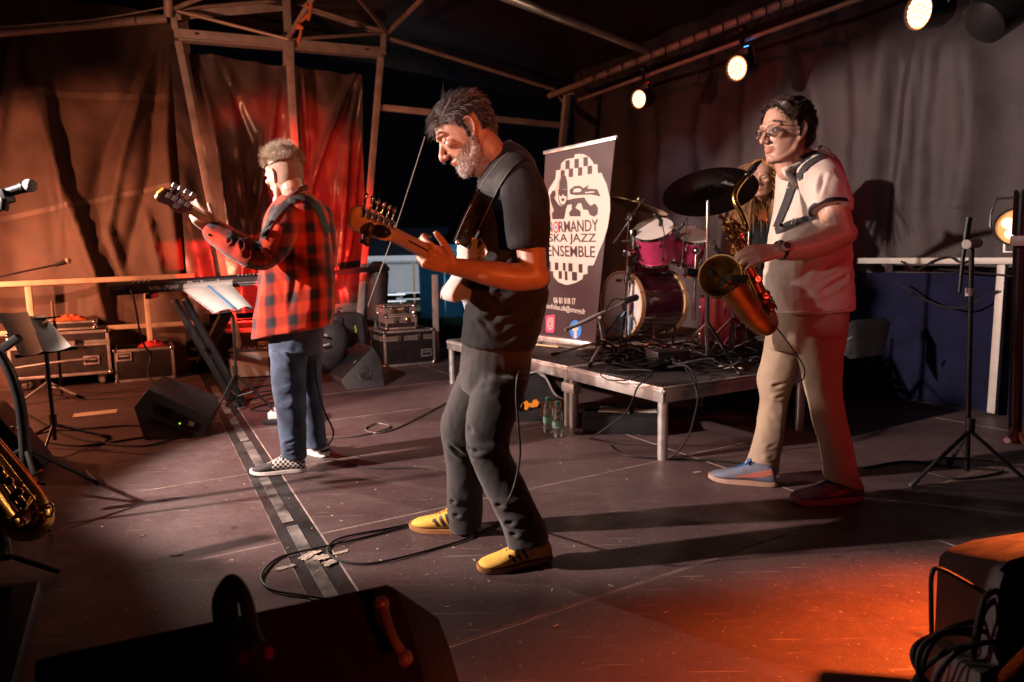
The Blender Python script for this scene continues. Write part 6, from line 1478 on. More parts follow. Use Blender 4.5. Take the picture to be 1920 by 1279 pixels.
me2 = bpy.data.meshes.new('chest_print'); q2 = [onto(teeb, x, y, 2.3, .003) for x, y in pr]; me2.from_pydata([tuple(p) for p in q2], [], [tuple(range(len(q2)))]); obj('chest_print', me2, m_bw, gt, ang=0)
for s_, y0, h in (('DY', 466, 10), ('ZZ', 477, 10), ('LE', 489, 9)):
    a_, b_, c_ = onto(teeb, 890, y0, 2.3, .005), onto(teeb, 908, y0 - 2, 2.3, .005), onto(teeb, 890, y0 - h, 2.3, .005); text(s_, .1, frame(a_, b_ - a_, c_ - a_), m_black, gt, fit=((b_ - a_).length * .95, (c_ - a_).length * .85), align='LEFT', depth=.0003)
# trousers
tr = MB()
sil(tr, [(868, 628, 1000, 640, 2.38, .163), (865, 665, 996, 678, 2.38, .168), (863, 700, 990, 716, 2.38, .165), (866, 725, 984, 742, 2.38, .15)], 28, 4)
sil(tr, [(892, 690, 992, 708, 2.30, .105), (881, 745, 974, 765, 2.28, .096), (874, 795, 958, 810, 2.26, .084), (876, 835, 957, 848, 2.25, .078), (892, 885, 980, 897, 2.24, .072), (916, 935, 1003, 945, 2.23, .072), (941, 985, 1020, 982, 2.22, .068), (952, 1022, 1029, 1012, 2.22, .070)], 24, 5)
sil(tr, [(864, 690, 955, 700, 2.46, .105), (842, 745, 935, 752, 2.47, .098), (828, 788, 915, 795, 2.48, .090), (829, 822, 905, 830, 2.49, .084), (837, 870, 905, 880, 2.50, .078), (839, 925, 905, 932, 2.52, .072), (840, 970, 903, 975, 2.53, .070), (842, 990, 900, 992, 2.53, .070)], 24, 5)
Ct = creases(-.0075, [(P(875, 800, 2.2), P(960, 850, 2.2), .014), (P(880, 850, 2.18), P(955, 830, 2.2), .014), (P(872, 835, 2.2), P(950, 880, 2.2), .013), (P(925, 950, 2.16), P(1000, 930, 2.2), .012), (P(940, 985, 2.15), P(1015, 960, 2.2), .012), (P(950, 1005, 2.15), P(1022, 985, 2.2), .011), (P(838, 945, 2.45), P(900, 915, 2.5), .012), (P(842, 970, 2.45), P(900, 950, 2.5), .012), (P(832, 830, 2.4), P(880, 860, 2.42), .013), (P(985, 705, 2.25), P(900, 730, 2.2), .016), (P(975, 745, 2.25), P(905, 700, 2.2), .014)])
trg = garment('trousers', tr, m_denimblk, gt, .0068, 3, add(wrinkle(.0025, 6, 4, 5), wrinkle(.0012, 20, 16, 6), Ct))
# shoes
m_ysh = mat('mustard_suede', (.60, .34, .05), .8, 0, .14, 30, .3, 300); m_gum = mat('gum_rubber', (.30, .13, .05), .5, 0, .1); m_bstripe = mat('black_stripe', (.015, .013, .013), .6)
for heel, toe, sd in ((G(1033, 1050), G(897, 1074), 1), (G(900, 1000), G(771, 992), 1)):
    up, m4, s_ = shoe(gt, heel, toe, m_ysh, m_gum, m_ysh, 1.0, 1.0)
    sd = 1 if (m4.to_3x3() @ V((0, 1, 0))).y < 0 else -1
    for k in range(3): x = .122 + k * .024; side_patch(up, m4, s_, [(x - .022, .024), (x - .010, .024), (x + .012, .070 - k * .008), (x + .001, .071 - k * .008)], sd, m_bstripe, 'stripe')
# ---- guitar
Nt, Jt, Tp = P(734, 436, 1.87), P(863, 503, 2.25), P(658, 417, 1.70)
gd = (Nt - Jt).normalized(); gn = V((-.72, .68, .12)); gn = (gn - gd * gn.dot(gd)).normalized(); gs = gn.cross(gd)   # front normal, side
if gs.z > 0: gs = -gs
ge = thing('electric_guitar', 'white electric guitar with maple neck held by the bearded man', 'guitar', Jt)
gm4 = M((gd, gs, gn)).transposed().to_4x4(); gm4.translation = Jt    # local x: towards head, y: downwards, z: front
bo = [(.03, .03), (.055, .075), (.06, .105), (.035, .125), (.0, .112), (-.045, .098), (-.095, .108), (-.15, .148), (-.21, .172), (-.27, .165), (-.325, .12), (-.35, .05), (-.352, -.02), (-.335, -.09), (-.29, -.14), (-.225, -.160), (-.16, -.150), (-.10, -.112), (-.05, -.098), (.0, -.112), (.035, -.105), (.05, -.07), (.03, -.03)]
bo = [(p.x, p.y) for p in cat([V((x, y, 0)) for x, y in bo], 4, True)]
obj('guitar_body', MB().prism(bo, .045, gm4 @ M.Translation((0, 0, -.035))), m_white, ge, .007)
obj('back_panel', MB().prism([(x * .985 - .002, y * .97) for x, y in bo], .0015, gm4 @ M.Translation((0, 0, -.0372))), mat('grey_guitar_back', (.20, .20, .19), .3, coat=.3), ge, ang=0)
obj('pickguard', MB().prism([(.02, .04), (.0, .09), (-.10, .085), (-.16, .03), (-.12, -.04), (-.03, -.09), (.02, -.06)], .002, gm4 @ M.Translation((0, 0, .011))), m_black, ge, ang=0)
nl = (Nt - Jt).length
obj('neck', MB().loft([[gm4 @ V((x, w * cos(a_), .014 + (.0 if sin(a_) > 0 else .021 * sin(a_)))) for a_ in [2 * pi * i / 20 for i in range(20)]] for x, w in ((-.03, .028), (.05, .0275), (nl * .6, .0245), (nl, .0215))]), mat('satin_maple', (.34, .22, .15), .4, 0, .12, 10, .03), ge, ang=60)
obj('skunk_stripe', MB().box(gm4 @ V((nl * .50, 0, -.0072)), (nl * .62, .006, .001), gm4.to_3x3()), mat('walnut_stripe', (.03, .015, .01), .5), ge)
hl = (Tp - Nt).length + .01
ho = [(0, -.022), (.02, -.026), (.05, -.036), (hl * .45, -.046), (hl * .8, -.05), (hl * .95, -.040), (hl, -.018), (hl * .985, .008), (hl * .88, .018), (hl * .6, .026), (.03, .028), (0, .022)]
hm4 = gm4 @ M.Translation((nl, 0, 0)) @ M.Rotation(R(-4), 4, 'Y')
hx = (Tp - Nt).normalized(); hz = (gn - hx * gn.dot(hx)).normalized(); hm4 = M((hx, hz.cross(hx), hz)).transposed().to_4x4(); hm4.translation = Nt
flip = 1 if (hm4.to_3x3() @ V((0, -1, 0))).z > 0 else -1
obj('headstock', MB().prism([(x, y * flip) for x, y in (ho if flip > 0 else ho)][:: 1 if flip > 0 else -1], .014, hm4 @ M.Translation((0, 0, -.007))), mat('satin_maple_head', (.46, .29, .16), .4, 0, .12, 10, .03), ge, .003)
for k in range(6):
    x = .025 + k * (hl - .06) / 5; y = -(.020 + .012 * k / 5) * flip
    tn = obj('tuner', MB().box(hm4 @ V((x, y, -.014)), (.016, .022, .013), hm4.to_3x3()).cyl(hm4 @ V((x, y - .012 * flip, -.013)), hm4 @ V((x, y - .038 * flip, -.013)), .003, 8).cyl(hm4 @ V((x, y, .005)), hm4 @ V((x, y, .022)), .0045, 8), m_chrome, ge, .002)
    obj('tuner_button', MB().ell(hm4 @ V((x, y - .044 * flip, -.013)), (.007, .009, .005), hm4.to_3x3(), 10, 7), m_chrome, tn)
sr = MB()
for k in range(6): y = -.017 + .0068 * k; sr.tube([hm4 @ V((.03 + k * .02, -.02 * flip, .012)), gm4 @ V((nl, y, .018)), gm4 @ V((-.22, y * 1.4, .022))], .0006, 4)
obj('strings', sr, m_chrome, ge)
obj('bridge', MB().box(gm4 @ V((-.24, 0, .015)), (.06, .08, .01), gm4.to_3x3()), m_chrome, ge, .002)
for yy in (.09, .12): obj('control_knob', MB().cyl(gm4 @ V((-.23, yy, .01)), gm4 @ V((-.23, yy, .03)), .01, 12), m_chrome, ge)
tu = thing('clip_tuner', 'black clip tuner on the white guitar headstock', 'tuner', P(690, 440, 1.76))
obj('clamp', MB().limb(PL((678, 428, 1.74), (690, 436, 1.72), (694, 425, 1.72)), [.010, .012, .012], 10, 3), m_black, tu); obj('clamp_arm', MB().limb(PL((688, 438, 1.73), (684, 452, 1.73), (678, 452, 1.73)), [.011, .009, .006], 8, 3), m_black, tu); obj('clamp_pad', MB().limb(PL((690, 440, 1.73), (688, 457, 1.73)), [.010, .008], 8, 3), m_black, tu)
obj('tuner_body', MB().ell(P(713, 434, 1.74), (.030, .012, .018), M.Rotation(.2, 3, 'Y')), mat('gloss_black', (.01, .01, .011), .12), tu)
# strap
st = MB(); pxband(st, teeb, [(849, 452), (862, 420), (885, 372), (908, 332), (932, 300), (953, 281)], [(880, 468), (899, 436), (921, 390), (940, 352), (962, 318), (984, 300)], [2.17, 2.15, 2.14, 2.14, 2.16, 2.22], .005, .008, 6, 4)
one('guitar_strap', st, m_leather, 'wide black leather strap over the bearded man\'s shoulder', 'strap', ang=60)
stb = bpy.data.objects['guitar_strap']
ed = MB()
for pts in ([(852, 455), (866, 421), (889, 373), (912, 333), (936, 302), (953, 285)], [(877, 464), (895, 434), (917, 389), (936, 351), (958, 318), (979, 302)]): ed.tube([onto(bvh(stb), v.x, v.y, 2.2, .001) for v in cat([V((*p, 0)) for p in pts], 6)], .0012, 5)
obj('stitching', ed, mat('grey_thread', (.16, .15, .15), .7), stb, ang=180)
obj('strap_pin', MB().ell(P(859, 455, 2.155), .010), m_alu, stb, ang=180)
ca = MB(); ca.tube([P(985, 690, 2.3), P(972, 700, 2.2), P(968, 740, 2.18), P(972, 800, 2.17), P(975, 850, 2.17), P(966, 905, 2.16), P(948, 950, 2.17), G(935, 975) + Z * .01, G(925, 988) + Z * .006], .0045, 8, 7)
one('cable', ca, m_cable, 'black guitar lead hanging behind the bearded man\'s leg', 'cable')
# ------------------------------------------------------------------ SAXOPHONIST
random.seed(21)
sx = thing('person', 'man with glasses in cream polo and sand trousers holding a saxophone', 'person', V((1.25, 2.92, 0)))
Hs = Hmat(1473, 246, 2.86, (-.945, -.31, -.05), (-.03, 0, 1)); ks = 1.08
b = MB(); add_head(b, Hs, ks, 1.05); eyelids(b, Hs, ks, .35)
nk = P(1505, 305, 2.92)
b.limb([Hs @ V((-.025, 0, -.045)), Hs @ V((-.03, 0, -.10)), nk, P(1515, 335, 2.92)], [.060, .060, .066, .07], 16, 4)
b.limb([Hs @ V((.02, .0, -.105)), P(1478, 318, 2.86)], [.042, .05], 12, 3)
shL, elL, wrL = P(1540, 335, 2.76), P(1576, 438, 2.66), P(1458, 471, 2.58)
b.limb([shL, P(1560, 385, 2.69), elL], [.066, .062, .055], 16, 4)
b.limb([elL + V((.01, 0, 0)), P(1535, 458, 2.63), P(1495, 468, 2.60), wrL], [.055, .056, .046, .034], 16, 4)
add_hand(b, wrL, P(1400, 478, 2.55) - wrL, (-.1, -.78, .6), True, 1.08, fcurl=((35, 45, 30), (32, 45, 30), (30, 45, 30), (30, 40, 30)), thumb=(.6, .5, -.4))
shR, elR, wrR = P(1494, 345, 3.08), P(1466, 455, 3.14), P(1448, 545, 3.0)
b.limb([shR, elR], [.055, .047], 12, 4); b.limb([elR, wrR], [.046, .032], 12, 4); add_hand(b, wrR, V((-.25, -.55, -.35)), (-.5, .4, .6), False, 1.0, (35, 40, 25))
pel = P(1518, 610, 2.92)
core(b, nk, P(1520, 380, 2.92), pel, (shL, shR), (P(1540, 650, 2.82), P(1480, 650, 3.02)), (P(1550, 750, 2.79), P(1452, 735, 3.05)), (P(1580, 890, 2.79), P(1428, 862, 3.07)))
me = fuse(b, .0050, 3)
head_post(me, Hs, ks, ((t_cheek, (1.0, .84, .80)), (t_lips, (.95, .66, .64)), (lambda p: t_beard(p) * .35, (.8, .76, .76))))
sbody = obj('body', me, sk('fair_skin', (.40, .22, .155)), sx, ang=180); eyes(Hs, ks, sx, .35, skin=(.38, .21, .15))
m_hbr = mat('dark_curly_hair', (.030, .014, .009), .5, 0, .5, 60, 0)
def regS(z, t):
    a_ = abs(t); line = .082 if a_ < .5 else .082 - (a_ - .5) * .10 if a_ < 1.0 else .03 if a_ < 1.3 else .0 if a_ < 1.52 else .025 if a_ < 1.85 else -.05 - (a_ - 1.85) * .02
    return z > line or (1.34 < a_ < 1.5 and z > -.03)
def combS(p, z, t): return V((p.x * 6 - .1, p.y * 6, .6 if z > .06 else (-.1 if z > -.02 else -.6))) + (V((.5, 0, .5)) if abs(t) < .8 else V((0, 0, 0)))
hm = hair_mesh(Hs, ks, regS, combS, 3200, lambda z, t: .026 if z > .04 or abs(t) > 2.2 else .014, .0015, .015, None, .75, (0, 0, -.6), .3, .05, 1.3)
for k in range(5): strand(hm, Hs @ (hpt(.116, .2) * ks), Hs.to_3x3() @ V((.1 - .1 * k, .1, 1)), .05, (1, 0, -.2), .0018, 4, .1)
obj('hair', hm.mesh('hair', merge=1e-5), m_hbr, sx, ang=180)
Ti = lambda p: Hs @ (V(p) * ks); R3 = Hs.to_3x3(); 
for s in (-1, 1):
    eb = MB()
    for k in range(80):
        u = random.random(); p = V((.094 - .019 * u * u, s * (.012 + .042 * u), .026 + .008 * sin(u * 2.4) - .003)) + V((random.gauss(0, .001), 0, random.gauss(0, .002))); strand(eb, Ti(p), R3 @ V((.2, s, .25 - .5 * u)), .010, (0, 0, -.1), .0009, 2, .05)
    obj('eyebrow', eb, m_hbr, sx, ang=180)
gl = thing('spectacles', 'thin metal spectacles on the saxophonist', 'glasses', Ti((.1, 0, 0)))
fr_ = MB(); ln = MB()
for s in (-1, 1):
    ctr = [Ti((.106 - .006 * abs(cos(a_)) * (1 if cos(a_) * s > 0 else .2) , s * .032 + .024 * cos(a_), -.006 + .019 * sin(a_))) for a_ in [2 * pi * i / 22 for i in range(22)]]
    fr_.tube(ctr, .0013, 6, closed=True); ln.add(ctr, [tuple(range(22))])
    fr_.tube([Ti((.099, s * .056, .004)), Ti((.075, s * .076, .006)), Ti((.0, s * .083, .004)), Ti((-.012, s * .083, -.004))], .0014, 6, 4)
fr_.tube([Ti((.106, -.010, -.002)), Ti((.109, 0, .002)), Ti((.106, .010, -.002))], .0013, 6, 3)
obj('rims', fr_, mat('dark_metal_rim', (.06, .04, .035), .3, .9), gl); obj('lenses', ln, mat('clear_lens', (.95, .95, .95), .03, 0, .01, 3, 0, trans=1.0), gl, ang=0)
# polo
t_ = MB()
sil(t_, [(1466, 312, 1540, 281, 2.91, .075), (1464, 328, 1560, 300, 2.92, .125), (1463, 355, 1570, 335, 2.92, .165), (1459, 400, 1576, 390, 2.92, .185), (1451, 450, 1580, 445, 2.92, .185), (1441, 505, 1585, 505, 2.92, .185), (1437, 548, 1589, 552, 2.92, .18), (1446, 586, 1590, 578, 2.92, .175)], 30, 5)
t_.tube(PL((1526, 318, 2.80), (1549, 352, 2.72), (1556, 378, 2.69), (1557, 394, 2.675)), [.078, .084, .083, .082], 22, 5)
t_.limb(PL((1497, 335, 3.06), (1490, 375, 3.1), (1486, 400, 3.11)), [.065, .065, .062], 16, 4)
Cs = creases(-.011, [(P(1500, 395, 2.7), P(1465, 425, 2.75), .018), (P(1530, 430, 2.7), P(1450, 445, 2.72), .02), (P(1590, 470, 2.75), P(1500, 545, 2.7), .022), (P(1585, 520, 2.75), P(1500, 575, 2.7), .02), (P(1500, 320, 2.75), P(1520, 400, 2.72), .016), (P(1545, 330, 2.66), P(1530, 385, 2.62), .014), (P(1560, 350, 2.64), P(1575, 385, 2.62), .012), (P(1440, 515, 2.75), P(1500, 500, 2.72), .018)])
polo = garment('polo_shirt', t_, m_polo, sx, .0075, 3, add(wrinkle(.005, 5, 3.5, 12), wrinkle(.002, 14, 10, 13), stack(1.08, .10, .06, .004, 4), Cs)); pb_ = bvh(polo)
c_ = P(1557, 393, 2.675); ax = (P(1557, 393, 2.675) - P(1553, 358, 2.71)).normalized(); s1 = ax.orthogonal().normalized(); s2 = ax.cross(s1)
obj('sleeve_trim', MB().lathe([(.0795, -.012), (.0835, -.011), (.0838, .002), (.079, .004), (.074, .002)], 32, frame(c_, s1, s2), False), m_polotrim, sx)
obj('collar', MB().tube([P(x, y, Y) for x, y, Y in ((1468, 318, 2.84), (1490, 312, 2.82), (1520, 294, 2.85), (1541, 281, 2.91), (1530, 284, 2.98), (1495, 300, 3.0), (1470, 314, 2.95))], .013, 10, 4, closed=True).limb(PL((1472, 322, 2.82), (1492, 345, 2.79), (1478, 352, 2.79)), [.012, .014, .004], 8, 3), m_polo, sx, ang=180)
obj('collar_tip', MB().limb(PL((1540, 278, 2.88), (1551, 286, 2.86), (1549, 296, 2.84)), [.014, .016, .008], 10, 3), m_polo, sx, ang=180)
obj('hem', MB().tube([onto(pb_, x, y, 2.8, 0) for x, y in ((1446, 584), (1480, 586), (1520, 584), (1560, 581), (1593, 576))], .006, 8, 4), m_polo, polo, ang=180)
# harness
hn = MB(); pxband(hn, pb_, [(1526, 284), (1508, 288), (1490, 306), (1483, 335), (1473, 370), (1462, 400), (1452, 425)], [(1552, 294), (1534, 303), (1513, 320), (1498, 342), (1486, 374), (1474, 404), (1462, 430)], [2.85, 2.8, 2.77, 2.75, 2.74, 2.74, 2.74], .005, .008, 6, 3)
pxband(hn, pb_, [(1530, 400), (1505, 407), (1480, 415), (1455, 428)], [(1526, 411), (1504, 419), (1482, 429), (1458, 440)], 2.72, .005, .008, 6, 2)
hs_ = one('saxophone_harness', hn, m_web, 'black padded saxophone harness across the cream polo', 'harness', ang=60)
hb_ = bvh(hs_); obj('buckle', MB().box(onto(hb_, 1470, 424, 2.72, .004), (.035, .012, .022), M.Rotation(.3, 3, 'Y')), m_chrome, hs_, .003); obj('buckle', MB().box(onto(hb_, 1489, 416, 2.72, .004), (.018, .012, .026), M.Rotation(.3, 3, 'Y')), m_alu, hs_, .003)
wa = thing('wristwatch', 'round wristwatch on the saxophonist\'s left wrist', 'watch', wrL)
wd = (wrL - elL).normalized(); wn = V((.05, -.9, .35)); wn = (wn - wd * wn.dot(wd)).normalized(); wc = wrL - wd * .015
obj('band', MB().lathe([(.037, -.010), (.040, -.008), (.040, .008), (.037, .010)], 28, frame(wc, wn, wd.cross(wn)), False), m_leather, wa); obj('case', MB().lathe([(.019, 0), (.021, .004), (.018, .010), (.001, .010)], 24, frame(wc + wn * .037, wd, wn.cross(wd))), m_alu, wa); obj('dial', MB().lathe([(.015, .0112), (.001, .0114)], 24, frame(wc + wn * .037, wd, wn.cross(wd)), False), mat('dark_dial', (.05, .045, .045), .2), wa)
# trousers
tr = MB()
sil(tr, [(1452, 572, 1582, 566, 2.92, .155), (1449, 600, 1579, 602, 2.92, .16), (1448, 632, 1576, 640, 2.92, .155), (1452, 655, 1572, 662, 2.92, .14)], 28, 4)
sil(tr, [(1442, 622, 1514, 645, 3.00, .10), (1433, 670, 1496, 682, 3.03, .09), (1423, 712, 1482, 722, 3.05, .08), (1428, 748, 1474, 756, 3.05, .070), (1421, 800, 1468, 806, 3.06, .066), (1408, 850, 1460, 856, 3.07, .066), (1398, 874, 1455, 886, 3.07, .078)], 24, 5)
sil(tr, [(1491, 630, 1578, 632, 2.84, .10), (1505, 690, 1573, 692, 2.81, .09), (1516, 740, 1574, 742, 2.80, .08), (1530, 800, 1588, 802, 2.79, .070), (1544, 855, 1601, 860, 2.79, .068), (1549, 897, 1614, 914, 2.79, .078)], 24, 5)
Cw = creases(-.008, [(P(1424, 735, 2.96), P(1475, 715, 2.98), .014), (P(1424, 755, 2.96), P(1478, 740, 2.98), .012), (P(1430, 770, 2.96), P(1470, 790, 2.98), .012), (P(1405, 850, 2.98), P(1455, 835, 3.0), .012), (P(1402, 868, 2.98), P(1452, 858, 3.0), .011), (P(1515, 745, 2.7), P(1575, 770, 2.7), .015), (P(1545, 870, 2.7), P(1605, 850, 2.7), .013), (P(1550, 890, 2.7), P(1605, 875, 2.7), .012), (P(1450, 640, 2.9), P(1510, 660, 2.85), .015), (P(1436, 665, 2.92), P(1500, 650, 2.9), .013)])
trs = garment('trousers', tr, m_chino, sx, .0075, 3, add(wrinkle(.003, 6, 4, 31), wrinkle(.0012, 18, 14, 32), Cw)); tb = bvh(trs)
m_gsh = mat('blue_grey_suede', (.11, .125, .17), .8, 0, .2, 30, .3, 300); m_blace = mat('bright_blue_lace', (.01, .13, .36), .7); m_pale = mat('pale_gum_sole', (.34, .22, .17), .5)
for heel, toe in ((G(1455, 913), G(1330, 899)), (G(1615, 938), G(1484, 945))):
    up, m4, s_ = shoe(sx, heel, toe, m_gsh, m_pale, m_blace, 1.0, 1.0); sd = 1 if (m4.to_3x3() @ V((0, 1, 0))).y < 0 else -1
    side_patch(up, m4, s_, [(.015, .050), (.06, .036), (.12, .028), (.168, .028), (.172, .034), (.13, .044), (.075, .060), (.02, .074)], sd, mat('faded_red_flash', (.36, .11, .08), .6), 'side_flash')
# ---- saxophone
se = thing('saxophone', 'aged brass tenor saxophone with big bell held by the man in glasses', 'saxophone', P(1400, 500, 2.62))
bd = MB(); bp_ = PL((1366, 408, 2.66), (1385, 460, 2.64), (1405, 515, 2.62), (1424, 560, 2.60), (1438, 590, 2.57), (1441, 606, 2.53), (1432, 611, 2.49), (1414, 595, 2.46), (1392, 565, 2.44), (1368, 532, 2.41), (1350, 517, 2.385))
bd.tube(bp_, [.017, .022, .027, .031, .034, .037, .040, .044, .050, .056, .058], 22, 6, caps=False); obj('body_tube', bd, m_brassd, se, ang=180)
c0 = P(1350, 517, 2.37); ba_ = (V((-.52, -.80, .20))).normalized(); m4 = frame(c0, ba_.orthogonal(), ba_.cross(ba_.orthogonal()))
obj('bell', MB().lathe([(.040, -.10), (.046, -.07), (.054, -.045), (.064, -.022), (.074, -.006), (.080, .0), (.081, .003), (.079, .005), (.072, -.002), (.062, -.018), (.052, -.042), (.043, -.07), (.036, -.10)], 40, m4, False), m_brassd, se, ang=180)
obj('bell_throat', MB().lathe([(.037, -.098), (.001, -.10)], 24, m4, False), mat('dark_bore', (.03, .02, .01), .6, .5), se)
obj('neck', MB().tube(PL((1366, 410, 2.66), (1381, 425, 2.66), (1396, 432, 2.67), (1400, 425, 2.68), (1390, 400, 2.69), (1378, 378, 2.70), (1380, 358, 2.71), (1392, 340, 2.73), (1404, 326, 2.75)), [.016, .013, .012, .012, .012, .011, .011, .010, .009], 14, 6), m_brass, se, ang=180)
obj('mouthpiece', MB().tube(PL((1400, 331, 2.745), (1410, 319, 2.76), (1418, 309, 2.77), (1428, 302, 2.78)), [.013, .014, .012, .005], 12, 4), mat('ebonite', (.012, .011, .011), .25), se, ang=180); obj('ligature', MB().tube(PL((1407, 322, 2.755), (1414, 314, 2.765)), .0155, 12), m_black, se)
kw = []; random.seed(8)
bpc = cat(bp_[:5], 8)
for i in range(3, len(bpc) - 2, 3):
    c = bpc[i]; d = (bpc[i + 1] - bpc[i - 1]).normalized(); ou = V((-.3, -.9, .2)); ou = (ou - d * ou.dot(d)).normalized(); sd = d.cross(ou); r = .026 + .012 * i / len(bpc)
    for q_ in ((.5, 1) if i % 2 else (-.4, .95)):
        pass
    a_ = (.9 if (i // 3) % 2 else -.5); e = ou * cos(a_) + sd * sin(a_); rr = .012 + .006 * i / len(bpc)
    obj('key_cup', MB().lathe([(rr, 0), (rr * 1.05, .003), (rr * .9, .006), (rr * .3, .007), (.001, .006)], 16, frame(c + e * (r + .008), d, e.cross(d))), m_brass, se)
rd_ = MB()
for a_, o_ in ((.4, .012), (.15, .016), (-.8, .012)):
    pts = []
    for i in range(2, len(bpc) - 1, 3):
        c = bpc[i]; d = (bpc[min(i + 1, len(bpc) - 1)] - bpc[i - 1]).normalized(); ou = V((-.3, -.9, .2)); ou = (ou - d * ou.dot(d)).normalized(); sd = d.cross(ou); e = ou * cos(a_) + sd * sin(a_); r = .02 + .013 * i / len(bpc); pts.append(c + e * (r + o_))
        rd_.cyl(c + e * r * .8, c + e * (r + o_), .0025, 6)
    rd_.tube(pts, .0035, 6)
for k in range(26):
    i = random.randrange(2, len(bpc) - 2); c = bpc[i]; d = (bpc[i + 1] - bpc[i - 1]).normalized(); a_ = random.uniform(-1.4, 1.4); ou = V((-.3, -.9, .2)); ou = (ou - d * ou.dot(d)).normalized(); sd = d.cross(ou); e = ou * cos(a_) + sd * sin(a_); r = .02 + .013 * i / len(bpc)
    rd_.limb([c + e * (r + .004), c + e * (r + .014) + d * .012, c + e * (r + .012) + d * .03], [.003, .0045, .003], 8, 2)
obj('keywork', rd_, m_brass, se)
tk = MB(); 
for x, y, Y in ((1345, 405, 2.64), (1352, 418, 2.63), (1357, 432, 2.62), (1372, 415, 2.6), (1378, 432, 2.6), (1384, 447, 2.59), (1362, 448, 2.61)): tk.limb([P(x + 4, y, Y), P(x + 15, y + 7, Y + .02)], [.009, .007], 8, 3)
obj('palm_keys', tk, mat('tarnished_brass', (.20, .11, .04), .45, 1.0, .3, 16, .1), se)
cm_ = thing('clip_microphone', 'black gooseneck microphone clipped into the saxophone bell', 'microphone', P(1375, 525, 2.35))
obj('capsule', MB().limb(PL((1334, 511, 2.30), (1341, 514, 2.30)), [.012, .011], 12, 3), m_black, cm_); obj('gooseneck', MB().tube(PL((1341, 514, 2.30), (1355, 524, 2.29), (1372, 535, 2.30), (1384, 530, 2.31)), .003, 6, 5), m_black, cm_); obj('clamp', MB().box(P(1388, 523, 2.33), (.045, .03, .03)), m_black, cm_, .005); obj('clamp_jaw', MB().box(P(1380, 530, 2.31), (.02, .02, .018)), m_black, cm_, .004)
ca = MB(); ca.tube(PL((1440, 600, 2.62), (1462, 622, 2.68), (1490, 660, 2.72), (1508, 690, 2.70), (1505, 712, 2.69), (1490, 720, 2.75)), .003, 6, 7); one('cable', ca, m_cable, 'thin black microphone lead across the saxophonist\'s trousers', 'cable')
# ------------------------------------------------------------------ BASSIST
random.seed(31)
ba = thing('person', 'man with short side shave in red plaid shirt seen from behind', 'person', V((-1.15, 3.42, 0)))
Hb = Hmat(533, 327, 3.40, (-.80, .52, -.20), (-.20, .05, 1)); kb_ = 1.02
b = MB(); add_head(b, Hb, kb_)
nk = P(552, 370, 3.43); b.limb([Hb @ V((-.028, 0, -.04)), Hb @ V((-.035, 0, -.10)), nk, P(556, 395, 3.43)], [.058, .058, .062, .07], 16, 4); b.limb([Hb @ V((.02, 0, -.105)), P(530, 378, 3.44)], [.04, .05], 12, 3)
shL, elL, wrL = P(530, 415, 3.30), P(492, 478, 3.18), P(403, 435, 3.13)
b.limb([shL, elL], [.05, .045], 12, 4); b.limb([elL, wrL], [.044, .031], 14, 4)
add_hand(b, wrL, P(370, 403, 3.07) - wrL, (.45, -.75, -.45), True, 1.06, fcurl=((30, 40, 30), (38, 45, 30), (45, 45, 30), (50, 50, 30)), thumb=(.75, .55, .05))
shR, elR, wrR = P(596, 410, 3.55), P(600, 500, 3.62), P(545, 520, 3.72); b.limb([shR, elR], [.05, .045], 12, 4); b.limb([elR, wrR], [.043, .03], 12, 4); add_hand(b, wrR, V((-.6, .3, -.4)), (-.2, .8, .4), False)
pel = P(556, 620, 3.44); core(b, nk, P(555, 430, 3.42), pel, (shL, shR), (P(540, 670, 3.38), P(580, 670, 3.54)), (P(545, 750, 3.36), P(585, 750, 3.58)), (P(549, 848, 3.36), P(592, 835, 3.6)))
me = fuse(b, .0052, 3); head_post(me, Hb, kb_, ((t_cheek, (1.0, .86, .82)),))
obj('body', me, sk('pale_skin', (.50, .31, .24)), ba, ang=180); eyes(Hb, kb_, ba, .3, skin=(.5, .31, .24))
m_blond = mat('ash_blond_hair', (.38, .31, .24), .5, 0, .6, 70, 0); m_stub = mat('shaved_stubble', (.36, .24, .185), .8, 0, .3, 400, .6, 700)
def regB(z, t): return z > .052 - .004 * abs(t) 
def regB2(z, t): a_ = abs(t); return (.0 if a_ < 1.7 else -.06) < z <= .056 and a_ > 1.15
hm = hair_mesh(Hb, kb_, regB, lambda p, z, t: V((p.x * 3 - .35, p.y * 3, 1.0)) if z > .085 else V((p.x * 5 - .6, p.y * 6, .45)), 2800, lambda z, t: .048 if z > .085 else .032, .0014, .010, None, .30, (-.1, 0, -.2), .3, .9); obj('hair', hm.mesh('hair', merge=1e-5), m_blond, ba, ang=180)
hm = hair_mesh(Hb, kb_, regB2, lambda p, z, t: V((p.x, p.y, -.05)), 900, .004, .0008, .0012, None, .02, (0, 0, 0), .2); obj('shaved_side', hm.mesh('shaved_side', merge=1e-5), m_stub, ba, ang=180)
